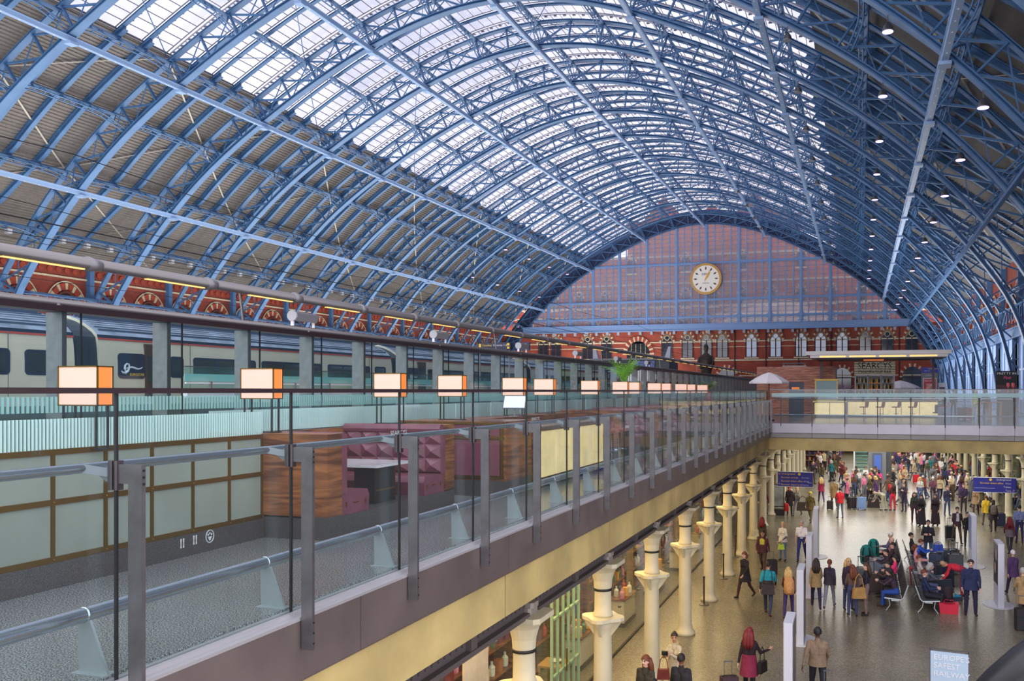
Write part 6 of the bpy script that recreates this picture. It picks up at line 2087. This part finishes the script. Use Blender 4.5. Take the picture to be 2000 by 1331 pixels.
m9 = P('young man in maroon open jacket with yellow printed shirt', 1490, 1118, 172, pose='walk_a', h=1.72, hair=('short', 'black'), top=(88, 38, 50), trs=(84, 60, 56), skin='tan', coat=(.82, (78, 36, 46), .02))
b = MB(); b.extr([(-.09, .125, 1.14), (.09, .125, 1.14), (.10, .118, 1.34), (.03, .112, 1.40), (-.04, .112, 1.38), (-.10, .118, 1.33)], (0, .018, 0)); b.obj('shirt_print', cloth((190, 186, 60)), m9)
suitcase(at_z(1508, 1122, FLO), .3, (40, 34, 38), 'black cabin bag trailing the young man in maroon', .85)
P('woman with red brown hair and olive coat behind the young man in maroon', 1488, 1082, 0, pose='walk_b', fem=True, h=1.68, hair=('long', 'red'), top=(72, 66, 44), trs=(50, 36, 40), coat=(.7, (72, 60, 46), .03))
handbag(at_z(1474, 1086, FLO) + Vector((0, 0, .85)), .6, (214, 200, 160), 'cream tote bag on the shoulder of the olive coated woman', 1.1, .35)
w11 = P('woman in white hooded jacket and jeans carrying a lime bag', 1529, 1096, 165, pose='stand_b', fem=True, h=1.66, hair=('short', 'blond'), top=(216, 208, 190), sleeve=(88, 84, 108), trs=(92, 110, 140), coat=(.86, (214, 206, 188), .02))
handbag(hand_at(w11, 'L') + Vector((0, 0, -.36)), .3, (190, 214, 60), 'lime green carrier bag held by the woman in white', .8, .1)
P('man in white polo shirt and blue jeans with grey hair', 1566, 1096, 178, pose='walk_b', h=1.78, hair=('short', 'grey'), top=(236, 230, 232), sleeve='bare', trs=(44, 50, 110), shoes=(80, 50, 40), build=1.06)
P('woman with long brown hair in tan jacket and black tights', 1594, 1188, 4, pose='walk_a', fem=True, h=1.70, hair=('long', 'dark'), top=(150, 124, 84), trs=(44, 34, 62), coat=(.74, (150, 124, 84), .02), shoes=(36, 34, 44))
P('woman with blond ponytail in dark jacket and grey jeans', 1620, 1188, -6, pose='walk_b', fem=True, h=1.66, hair=('tail', 'auburn'), top=(52, 42, 58), trs=(128, 130, 140), shoes=(84, 60, 54), coat=(.84, (52, 42, 58), .02))
P('blonde woman in dark cardigan facing the camera in the chatting trio', 1657, 1192, 200, pose='stand', fem=True, h=1.70, hair=('long', 'blond'), top=(64, 44, 62), trs=(62, 70, 108))
w16 = P('woman in brown top with tan shoulder bag in the chatting trio', 1665, 1204, 10, pose='stand_b', fem=True, h=1.64, hair=('long', 'auburn'), top=(96, 72, 62), trs=(60, 64, 100))
handbag(w16.location + Vector((.2, -.14, .62)), .4, (178, 136, 76), 'tan leather shoulder bag of the woman in brown', 1.3, .35)
P('woman with long dark blond hair in black sweater and taupe trousers', 1692, 1202, 100, pose='stand_b', fem=True, h=1.68, hair=('long', 'brown'), top=(40, 36, 48), trs=(128, 108, 100))
P('man in navy zipped jacket and dark trousers facing the camera', 1896, 1202, 178, pose='stand', h=1.78, hair=('short', 'dark'), top=(38, 46, 82), trs=(38, 36, 60), build=1.16, coat=(.82, (38, 46, 82), .03))
P('man with sunglasses and arms crossed in black jacket and jeans', 1813, 1098, 172, pose='crossed', h=1.76, hair=('short', 'dark'), top=(38, 36, 46), trs=(70, 92, 128), coat=(.84, (38, 36, 46), .02))
P('man in red waistcoat, white sleeves and grey jeans seen from behind', 1641, 1013, 20, pose='phone', h=1.74, hair=('short', 'dark'), top=(208, 36, 48), sleeve=(200, 206, 220), trs=(108, 116, 134), coat=(.88, (208, 36, 48), .02))
P('tall person in long tan overcoat seen from behind', 1629, 990, 5, pose='walk_a', h=1.80, hair=('short', 'dark'), top=(140, 112, 70), trs=(50, 46, 46), coat=(.55, (140, 112, 70), .04))
m22 = P('man in brown jacket and white shirt pulling a black case', 1869, 1062, 190, pose='pull', h=1.78, hair=('short', 'dark'), top=(74, 56, 56), trs=(88, 74, 58), coat=(.82, (74, 56, 56), .02))
b = MB(); b.extr([(-.07, .125, 1.05), (.07, .125, 1.05), (.05, .115, 1.42), (-.05, .115, 1.42)], (0, .015, 0)); b.obj('shirt_front', cloth((214, 214, 222)), m22)
suitcase(at_z(1856, 1054, FLO), .2, (36, 42, 46), 'black cabin case with yellow tag beside the man in brown', 1.0)
P('woman in black top and trousers walking beside the man in brown', 1890, 1068, 175, pose='walk_b', fem=True, h=1.66, hair=('tail', 'dark'), top=(36, 34, 36), trs=(40, 36, 44))
P('woman in bright yellow shirt walking away on the right', 1926, 1028, 0, pose='walk_a', fem=True, h=1.70, hair=('short', 'auburn'), top=(224, 186, 48), trs=(120, 112, 96), coat=(.74, (224, 186, 48), .02))
w25 = P('woman in black skirt with grey backpack walking away', 1940, 1040, -4, pose='walk_b', fem=True, h=1.70, hair=('bob', 'black'), top=(52, 44, 46), trs=(60, 44, 50), coat=(.66, (44, 36, 40), .06))
backpack(w25.location + Vector((0, -.22, .92)), PI, (110, 100, 90), 'grey backpack worn by the woman in the black skirt', .95)
P('white haired person in purple coat beside the portrait totem', 1979, 1164, 10, pose='walk_a', fem=True, h=1.66, hair=('short', 'white'), top=(84, 54, 98), trs=(54, 48, 74), coat=(.72, (84, 54, 98), .03))
P('person in camel coat at the right edge behind the portrait totem', 1999, 1215, 10, pose='walk_b', h=1.74, hair=('short', 'grey'), top=(166, 134, 92), trs=(50, 44, 44), coat=(.6, (166, 134, 92), .04))
suitcase(at_z(1998, 1232, FLO), .1, (34, 34, 38), 'black case at the right edge beside the camel coat', 1.0)
P('woman with long dark red hair and maroon top on the right', 1972, 1082, 5, pose='walk_b', fem=True, h=1.68, hair=('long', 'red'), top=(100, 40, 50), trs=(66, 62, 72), coat=(.8, (110, 100, 104), .02))
P('man in pale blue shirt and navy trousers at the right edge', 1991, 1062, 0, pose='stand', h=1.80, hair=('short', 'black'), top=(120, 132, 178), trs=(44, 44, 84))
m30 = P('man in yellow scarf and olive coat with a large brown holdall', 1583, 1020, 165, pose='walk_a', h=1.72, hair=('hood', (196, 178, 60)), top=(108, 92, 44), trs=(120, 108, 88), coat=(.7, (108, 88, 46), .03))
handbag(m30.location + Vector((-.42, -.1, .62)), .2, (70, 56, 40), 'large brown holdall carried by the man in the yellow scarf', 1.9, .18)
P('woman in grey jersey and grey jeans walking under the left blue sign', 1557, 1008, 165, pose='walk_b', fem=True, h=1.72, hair=('bob', 'blond'), top=(150, 142, 130), sleeve=(60, 52, 60), trs=(112, 114, 124))
m32 = P('man in dark coat with red hood under the left blue sign', 1542, 1008, 180, pose='stand', h=1.70, hair=('hood', (190, 40, 36)), top=(48, 38, 42), trs=(44, 38, 44), coat=(.6, (48, 38, 42), .03))
backpack(at_z(1540, 1010, FLO) + Vector((-.1, -.3, .35)), 0, (206, 44, 46), 'bright red backpack carried by the man with the red hood', .9)
P('person in maroon jacket half hidden behind a cream column', 1493, 1010, 150, pose='walk_a', h=1.72, hair=('short', 'dark'), top=(96, 34, 44), trs=(50, 34, 40))
P('woman in crimson coat and purple trousers beyond the left blue sign', 1604, 982, 10, pose='walk_a', fem=True, h=1.70, hair=('long', 'blond'), top=(140, 34, 60), trs=(80, 56, 106), coat=(.75, (150, 30, 66), .03))
suitcase(at_z(1621, 996, FLO), .2, (44, 36, 36), 'small dark case with white handle behind the tan overcoat', .8)
suitcase(at_z(1683, 996, FLO), -.1, (120, 150, 196), 'pale blue tall suitcase in the middle of the crowd', 1.15)
suitcase(at_z(1664, 995, FLO), .5, (46, 34, 42), 'dark plum suitcase beside the pale blue suitcase', 1.1)
holdall = handbag(at_z(1706, 992, FLO), .1, (52, 40, 42), 'big dark holdall lying right of the pale blue suitcase', 2.2, .12)
P('woman in red trousers bending near the dark holdall', 1744, 998, 30, pose='stand_b', fem=True, h=1.68, hair=('long', 'dark'), top=(84, 40, 40), trs=(206, 40, 56))
P('person in pale camouflage trousers crouching over luggage', 1726, 998, 60, pose='bend', h=1.70, hair=('short', 'dark'), top=(150, 142, 128), trs=(170, 164, 140))
P('woman in pink cardigan seen from behind at the information pillar', 1717, 965, 5, pose='stand', fem=True, h=1.70, hair=('bob', 'dark'), top=(226, 66, 140), trs=(66, 54, 72), coat=(.8, (96, 84, 92), .02))
for px, py, lab, kw in ((1766, 1000, 'man in dark suit with pale shirt holding a phone in the crowd', dict(pose='phone', top=(50, 40, 60), trs=(50, 42, 70))),
                        (1786, 1024, 'person in dark green coat standing beside the veiled pair', dict(pose='stand', top=(46, 50, 46), trs=(66, 40, 62), fem=True, hair=('long', 'dark'))),
                        (1800, 1030, 'person in long black garment leaning over luggage', dict(pose='stand_b', top=(40, 34, 48), trs=(36, 32, 40), hair=('veil', (40, 34, 46)), coat=(.15, (40, 34, 44), .05), fem=True)),
                        (1827, 1028, 'person in long black veil with a pale headband', dict(pose='stand', top=(46, 32, 42), trs=(40, 30, 38), hair=('veil', (54, 38, 48)), coat=(.12, (46, 32, 42), .06), fem=True)),
                        (1797, 985, 'woman in white top and purple cardigan with fair hair', dict(pose='stand', fem=True, hair=('long', 'blond'), top=(200, 196, 190), sleeve=(92, 56, 100), trs=(84, 104, 140))),
                        (1822, 982, 'white haired man in maroon jacket and pale shirt', dict(pose='walk_b', hair=('short', 'white'), top=(110, 64, 84), trs=(60, 52, 62))),
                        (1850, 1008, 'man in navy jacket and blue jeans reaching forward', dict(pose='phone', top=(44, 44, 72), trs=(60, 74, 110), hair=('short', 'auburn'))),
                        (1882, 1002, 'man in dark purple jumper standing before the cafe', dict(pose='stand_b', top=(58, 42, 76), trs=(48, 40, 60))),
                        (1906, 1008, 'woman in beige raincoat walking away near the yellow shirt', dict(pose='walk_b', fem=True, top=(150, 122, 92), trs=(84, 50, 54), hair=('long', 'brown'), coat=(.7, (150, 122, 92), .04))),
                        (1890, 975, 'person in cream headscarf and beige coat', dict(pose='stand', fem=True, hair=('veil', (214, 196, 160)), top=(190, 166, 130), trs=(120, 100, 84), coat=(.5, (190, 166, 130), .03)))):
    P(lab, px, py, 150 + (px * 7) % 60, **kw)
suitcase(at_z(1953, 1030, FLO), .1, (44, 50, 84), 'navy suitcase standing at the foot of a right hand column', 1.1)
# orange backpack couple, far
mo = P('person with bright orange backpack and pale jeans beyond the bridge', 1766, 948, 5, pose='walk_a', h=1.74, hair=('short', 'dark'), top=(120, 130, 160), trs=(128, 150, 190))
backpack(mo.location + Vector((0, -.24, .95)), PI, (250, 160, 50), 'bright orange backpack in the far crowd', 1.0)
suitcase(at_z(1789, 944, FLO), .2, (220, 40, 60), 'bright red suitcase in the far crowd', 1.0)
suitcase(at_z(1802, 942, FLO), .2, (60, 84, 120), 'blue grey suitcase in the far crowd', 1.0)
# ---- benches with seated people
def bench(y0, L, sg, label):
    xs, xb = (.78, 1.42) if sg < 0 else (2.46, 1.82)
    r = root('bench', ((xs + xb) / 2, y0, FLO), label, 'bench', 'back to back benches on the concourse')
    x0, x1 = -abs(xs - xb) / 2, abs(xs - xb) / 2
    if sg > 0: fr, bk_ = x1, x0
    else: fr, bk_ = x0, x1
    d = 1 if fr > bk_ else -1
    n = int(L / .62)
    for i in range(n):
        a0, a1 = i * .62 + .02, (i + 1) * .62 - .02
        b = MB(); b.extr([(fr, a0, .43), (bk_ + d * .12, a0, .40), (bk_ + d * .12, a0, .37), (fr, a0, .40)], (0, a1 - a0, 0)); b.obj('seat', mat('bench_dark', (74, 70, 70), .5), r)
        b = MB(); b.extr([(bk_ + d * .10, a0, .42), (bk_ - d * .06, a0, .86), (bk_ - d * .09, a0, .86), (bk_ + d * .07, a0, .42)], (0, a1 - a0, 0)); b.obj('backrest', mat('bench_dark', (50, 46, 46)), r)
    FRM = mat('bench_frame', (196, 204, 204), .35, .3)
    for y in (0, L / 2, L):
        b = MB(); b.tube([(fr + d * .02, y, .43), (bk_ + d * .14, y, .385), (bk_ + d * .06, y, .45), (bk_ - d * .09, y, .88)], .022, 8); b.obj('side_frame', FRM, r)
        b = MB(); b.tube([(fr - d * .12, y, .42), (fr - d * .16, y, .2), (fr - d * .04, y, .02)], .016, 6); b.obj('leg', FRM, r)
        b = MB(); b.tube([(bk_ + d * .16, y, .4), (bk_ + d * .12, y, .2), (bk_ - d * .02, y, .02)], .016, 6); b.obj('leg', FRM, r)
    b = MB(); b.box(-.12, .12, 0, L, .34, .38); b.obj('beam_rail', FRM, r)
    return r
bench(29.3, 4.34, -1, 'nearer dark bench with pale frame facing the arcade columns')
bench(34.0, 4.34, -1, 'further dark bench with pale frame facing the arcade columns')
bench(29.3, 4.34, 1, 'nearer dark bench with pale frame facing the advert totems on the right')
bench(34.0, 4.34, 1, 'further dark bench with pale frame facing the advert totems on the right')
SZ = FLO
def sitter(y, sg, label, **kw):
    kw.setdefault('pose', 'sit')
    x = 1.16 if sg < 0 else 2.10
    return person(label, (x, y, SZ), 90 if sg < 0 else -90, **kw)
sitter(29.75, -1, 'seated person in dark fur hooded jacket and bright blue jeans on the near bench end', pose='sit_lean', hair=('hood', (50, 40, 48)), top=(66, 50, 62), trs=(40, 74, 150), shoes=(70, 40, 38))
sitter(31.0, -1, 'seated person in brown striped coat with a hat behind the blue jeans', pose='sit_lean', hair=('short', 'black'), top=(76, 58, 52), trs=(60, 48, 50))
sitter(32.2, -1, 'seated woman with black hair and bright pink scarf', fem=True, hair=('bob', 'black'), top=(230, 60, 110), sleeve=(70, 40, 50), trs=(44, 44, 60))
sitter(33.3, -1, 'seated person with black hair in plum jacket', hair=('short', 'black'), top=(66, 48, 58), trs=(50, 54, 84), pose='sit_lean')
sitter(34.8, -1, 'seated man with dark hair in dark brown jacket reading', hair=('short', 'dark'), top=(60, 42, 48), trs=(48, 44, 56))
sitter(35.9, -1, 'seated bald man in grey plaid shirt', hair=None, top=(140, 110, 116), trs=(90, 80, 90))
sitter(37.2, -1, 'seated man in white cap at the far end of the bench', hair=('cap', (240, 236, 230)), top=(104, 96, 124), trs=(70, 66, 80))
sitter(29.8, 1, 'seated man in navy jacket and black trousers on the near right bench end', hair=('short', 'auburn'), top=(36, 46, 80), trs=(36, 36, 44), build=1.1)
sitter(31.1, 1, 'seated woman with curly grey hair in slate jacket', fem=True, hair=('bob', 'grey'), top=(84, 88, 100), trs=(96, 104, 140), pose='sit_lean')
sitter(32.4, 1, 'seated person with auburn hair in pale shirt', hair=('short', 'auburn'), top=(206, 190, 186), trs=(84, 84, 96))
sitter(34.6, 1, 'seated woman in pale pink jacket with auburn hair', fem=True, hair=('bob', 'auburn'), top=(230, 156, 160), trs=(120, 96, 96))
sitter(36.0, 1, 'seated man in bright blue jacket and blue jeans', hair=('short', 'auburn'), top=(46, 92, 200), trs=(56, 72, 120), pose='sit_lean')
sitter(37.4, 1, 'seated person with dark hair in black top at the far right bench end', hair=('short', 'dark'), top=(38, 36, 44), trs=(44, 44, 56))
coat_r = root('red_coat', (1.80, 31.9, FLO + .30), 'red coat draped over the back of the near right bench', 'coat')
b = MB(); b.extr([(-.06, 0, .0), (-.06, .5, .0), (-.11, .45, .6), (-.11, .05, .6)], (.03, 0, 0)); b.extr([(-.11, .05, .58), (-.11, .45, .58), (.0, .42, .60), (.0, .08, .60)], (0, 0, .03)); b.obj('cloth_body', cloth((170, 30, 50)), coat_r)
mb_ = person('bearded man in bright red jacket bending over an open suitcase', at_z(1882, 1166, FLO), 80, pose='bend', h=1.74, hair=None, top=(214, 44, 66), trs=(150, 40, 56), skin='tan', shoes=(60, 40, 40))
# luggage around the benches
for px, py, c, s, lab in ((1828, 1120, (62, 72, 96), 1.15, 'blue grey suitcase at the left of the luggage cluster'), (1843, 1112, (70, 72, 84), 1.2, 'dark grey suitcase with raised handle in the luggage cluster'),
                          (1866, 1122, (84, 88, 92), 1.2, 'tall grey suitcase at the right of the luggage cluster'), (1860, 1108, (60, 62, 64), 1.1, 'charcoal suitcase behind the tall grey one'),
                          (1847, 1146, (44, 48, 66), 1.2, 'big navy suitcase at the front of the luggage cluster'), (1836, 1134, (54, 58, 70), 1.05, 'slate suitcase beside the seated grey haired woman')):
    suitcase(at_z(px, py, FLO), (px % 7) * .12 - .3, c, lab, s, px % 2 == 0 or px > 1860)
handbag(at_z(1832, 1118, FLO) + Vector((0, -.02, .80)), .2, (50, 84, 190), 'bright blue soft bag lying on the blue grey suitcase', 1.2, .1)
oc = root('open_suitcase', at_z(1855, 1172, FLO), 'open suitcase with turquoise lining on the floor by the bending man', 'suitcase', rz=.5)
b = MB(); b.cbox(-.35, .35, -.25, .25, 0, .14, .03); b.obj('base', mat('case_slate', (60, 70, 84), .5), oc)
b = MB(); b.box(-.32, .32, -.22, .22, .14, .16); b.obj('lining', cloth((30, 150, 190)), oc)
b = MB(); b.extr([(-.35, .25, .14), (.35, .25, .14), (.35, .42, .6), (-.35, .42, .6)], (0, .05, .0)); b.obj('lid', mat('case_dark2', (44, 50, 62), .5), oc)
b = MB(); b.cbox(-.2, .1, -.15, .1, .16, .24, .03); b.obj('folded_clothes', cloth((214, 190, 110)), oc)
rbag = root('red_bag', at_z(1853, 1198, FLO), 'glossy red shopping bag on the floor in front of the near right bench', 'bag')
b = MB(); b.extr([(-.27, -.15, 0), (.27, -.15, 0), (.30, -.15, .36), (.1, -.15, .31), (-.12, -.15, .31), (-.32, -.15, .37)], (0, .3, 0)); b.obj('bag_body', mat('bag_red', (206, 30, 60), .35), rbag)
b = MB()
for sx in (-1, 1): b.tube([(sx * .18, -.1, .33), (sx * .12, -.12, .46), (sx * .02, -.12, .44)], .012, 6)
b.obj('handle', mat('bag_red', (206, 30, 60)), rbag)
backpack(at_z(1853, 1192, FLO) + Vector((0, .22, .22)), PI, (50, 36, 44), 'dark purple backpack sitting behind the red shopping bag', .95)
for px, py, c, s, lab in ((1681, 1172, (120, 104, 96), 1.1, 'taupe suitcase behind the chatting trio, nearest the camera'), (1684, 1148, (112, 110, 112), 1.1, 'grey soft suitcase behind the chatting trio'),
                          (1704, 1160, (84, 72, 66), 1.1, 'brown suitcase between the trio and the near bench'), (1713, 1128, (136, 146, 160), 1.15, 'silver blue suitcase with long white handle by the bench')):
    suitcase(at_z(px, py, FLO), (px % 5) * .1, c, lab, s)
backpack(at_z(1692, 1118, FLO) + Vector((0, 0, .3)), 0, (30, 120, 116), 'teal backpack at the left of the luggage by the far bench', 1.5)
backpack(at_z(1706, 1104, FLO) + Vector((0, 0, .35)), 0, (24, 132, 120), 'green teal backpack on the luggage by the far bench', 1.4)
suitcase(at_z(1700, 1120, FLO), .2, (60, 56, 66), 'dark suitcase under the teal backpacks', 1.0, False)
handbag(at_z(1704, 1126, FLO), .1, (190, 30, 56), 'crimson bag under the teal backpacks', 1.2, .15)
# ---- far crowd
for i, (px, py) in enumerate(((1880, 960), (1893, 972), (1912, 955), (1870, 945), (1925, 985), (1945, 972))):
    t_ = root('cafe_table', at_z(px, py, FLO), f'small round cafe table among the right hand columns, {ORD[i]} of the group', 'table', 'cafe tables on the right')
    b = MB(); b.lathe([(.34, .72), (.34, .75)], 16); b.obj('table_top', WHITE, t_)
    b = MB(); b.lathe([(.2, 0), (.2, .02), (.025, .04), (.025, .72)], 10); b.obj('pedestal', STEEL, t_)
rc = random.Random(21)
TOPS = [('maroon', (104, 36, 50)), ('navy', (42, 46, 80)), ('black', (36, 34, 38)), ('grey', (112, 112, 118)), ('brown', (96, 70, 54)), ('pink', (214, 120, 150)), ('white', (222, 218, 214)), ('olive', (88, 84, 56)), ('teal', (40, 120, 124)), ('purple', (84, 54, 104)), ('beige', (186, 166, 134)), ('red', (190, 44, 50))]
TRSC = [('black', (34, 32, 38)), ('denim', (70, 88, 126)), ('grey', (104, 106, 114)), ('brown', (86, 66, 54)), ('indigo', (44, 48, 84))]
seen = set()
def far_person(px, py, zone):
    for _ in range(40):
        t = rc.choice(TOPS); r_ = rc.choice(TRSC); hcol = rc.choice(['black', 'brown', 'blond', 'grey', 'dark', 'auburn'])
        fem = rc.random() < .5
        hk = rc.choice(['long', 'bob', 'tail'] if fem else ['short'])
        pose = rc.choice(['stand', 'stand_b', 'walk_a', 'walk_b', 'phone', 'pull'])
        verb = {'stand': 'standing', 'stand_b': 'waiting', 'walk_a': 'walking', 'walk_b': 'striding', 'phone': 'texting', 'pull': 'hurrying'}[pose]
        lab = f'person in {t[0]} top, {r_[0]} trousers, {hk} {hcol} hair, {verb} {zone}'
        if lab not in seen: seen.add(lab); break
    return P(lab, px, py, rc.uniform(0, 360), pose=pose, fem=fem, h=rc.uniform(1.60, 1.82), hair=(hk, hcol), top=t[1], trs=r_[1], skin=rc.choice(['fair', 'fair', 'tan', 'brown']),
             coat=(rc.choice([.8, .7, .85]), t[1], .02) if rc.random() < .6 else None)
zones = [((1648, 1712), (955, 985), 22, 'left of the information pillar'), ((1586, 1652), (905, 950), 20, 'by the far shop wall'), ((1735, 1768), (945, 990), 12, 'in front of the information pillar'),
         ((1740, 1850), (893, 945), 34, 'right of the information pillar'), ((1855, 1900), (925, 985), 18, 'by the right hand columns'), ((1900, 1996), (930, 1000), 24, 'among the cafe tables'), ((1800, 1870), (945, 985), 12, 'in the middle of the crowd')]
taken = [o.location.copy() for o in COL.objects if o.parent is None and o.get('category') in ('person', 'suitcase', 'bag', 'totem', 'pillar unit', 'stair', 'poster', 'table') and o.location.z < -3]
for (xa, xb), (ya, yb), n, zone in zones:
    for i in range(n):
        for _ in range(30):
            px, py = rc.uniform(xa, xb), rc.uniform(ya, yb)
            p = at_z(px, py, FLO)
            if p.y < 136 and p.x < 9.6 and abs(p.x - 8.2) > .65 and abs(p.x + 5) > .65 and p.x > -4.2 and not (abs(p.x + 5) < 3.5 and abs(p.y - 83) < 2) and all((p - q).length > .7 for q in taken): break
        taken.append(p)
        far_person(px, py, zone)
# ---- people at the upper bar
def U(label, px, D, face, z=0.0, **kw):
    a, d = AD(px, D)
    return person(label, (a, d, z), face, **kw)
U('barman in black shirt behind the long onyx counter', 1788, 58.4, 180, hair=('short', 'dark'), top=(40, 38, 44), trs=(30, 30, 34), h=1.78)
U('second barman in dark shirt behind the end of the onyx counter', 1772, 58.6, 150, hair=('short', 'auburn'), top=(56, 50, 54), trs=(30, 30, 34), h=1.66)
U('customer in black seated on a stool at the end of the onyx counter', 1843, 54.6, 70, z=.28, pose='sit', hair=('short', 'dark'), top=(36, 34, 40), trs=(34, 32, 38))
make_stool(*AD(1845, 54.6), 'tan leather bar stool under the customer in black', 'tan stools at the long onyx counter', -PI / 2, .66)
U('woman in lime green cardigan standing by the tables near the poster', 1906, 53, 170, pose='stand_b', fem=True, hair=('bob', 'blond'), top=(150, 170, 80), trs=(180, 176, 150), h=1.7)
U('person in black coat standing next to the lime green cardigan', 1926, 53.6, 0, hair=('short', 'dark'), top=(40, 36, 42), trs=(50, 44, 44), h=1.72)
U('person in dark jacket further along by the blue wall', 1862, 60, 200, hair=('short', 'black'), top=(50, 46, 60), trs=(40, 40, 50), h=1.74)
for px, c, lab in ((1889, (120, 30, 60), 'crimson suitcase standing by the tables on the upper level'), (1878, (50, 40, 44), 'black suitcase beside the crimson one on the upper level')):
    a, d = AD(px, 52); suitcase((a, d, 0), .1, c, lab, 1.05)
for i, px in enumerate((1922, 1944)):
    a, d = AD(px, 52)
    t_ = root('bar_table', (a, d, 0), f'tall wooden bar table near the wine poster, {ORD[i]} from the counter', 'table', 'tall tables by the wine poster')
    b = MB(); b.cbox(-.32, .32, -.32, .32, 1.0, 1.05, .02); b.obj('table_top', CEDAR, t_)
    for x in (-.26, .26):
        for y in (-.26, .26): b = MB(); b.bar((x, y, 0), (x, y, 1.0), .06); b.obj('leg', mat('leg_ochre', (160, 120, 70), .5), t_)
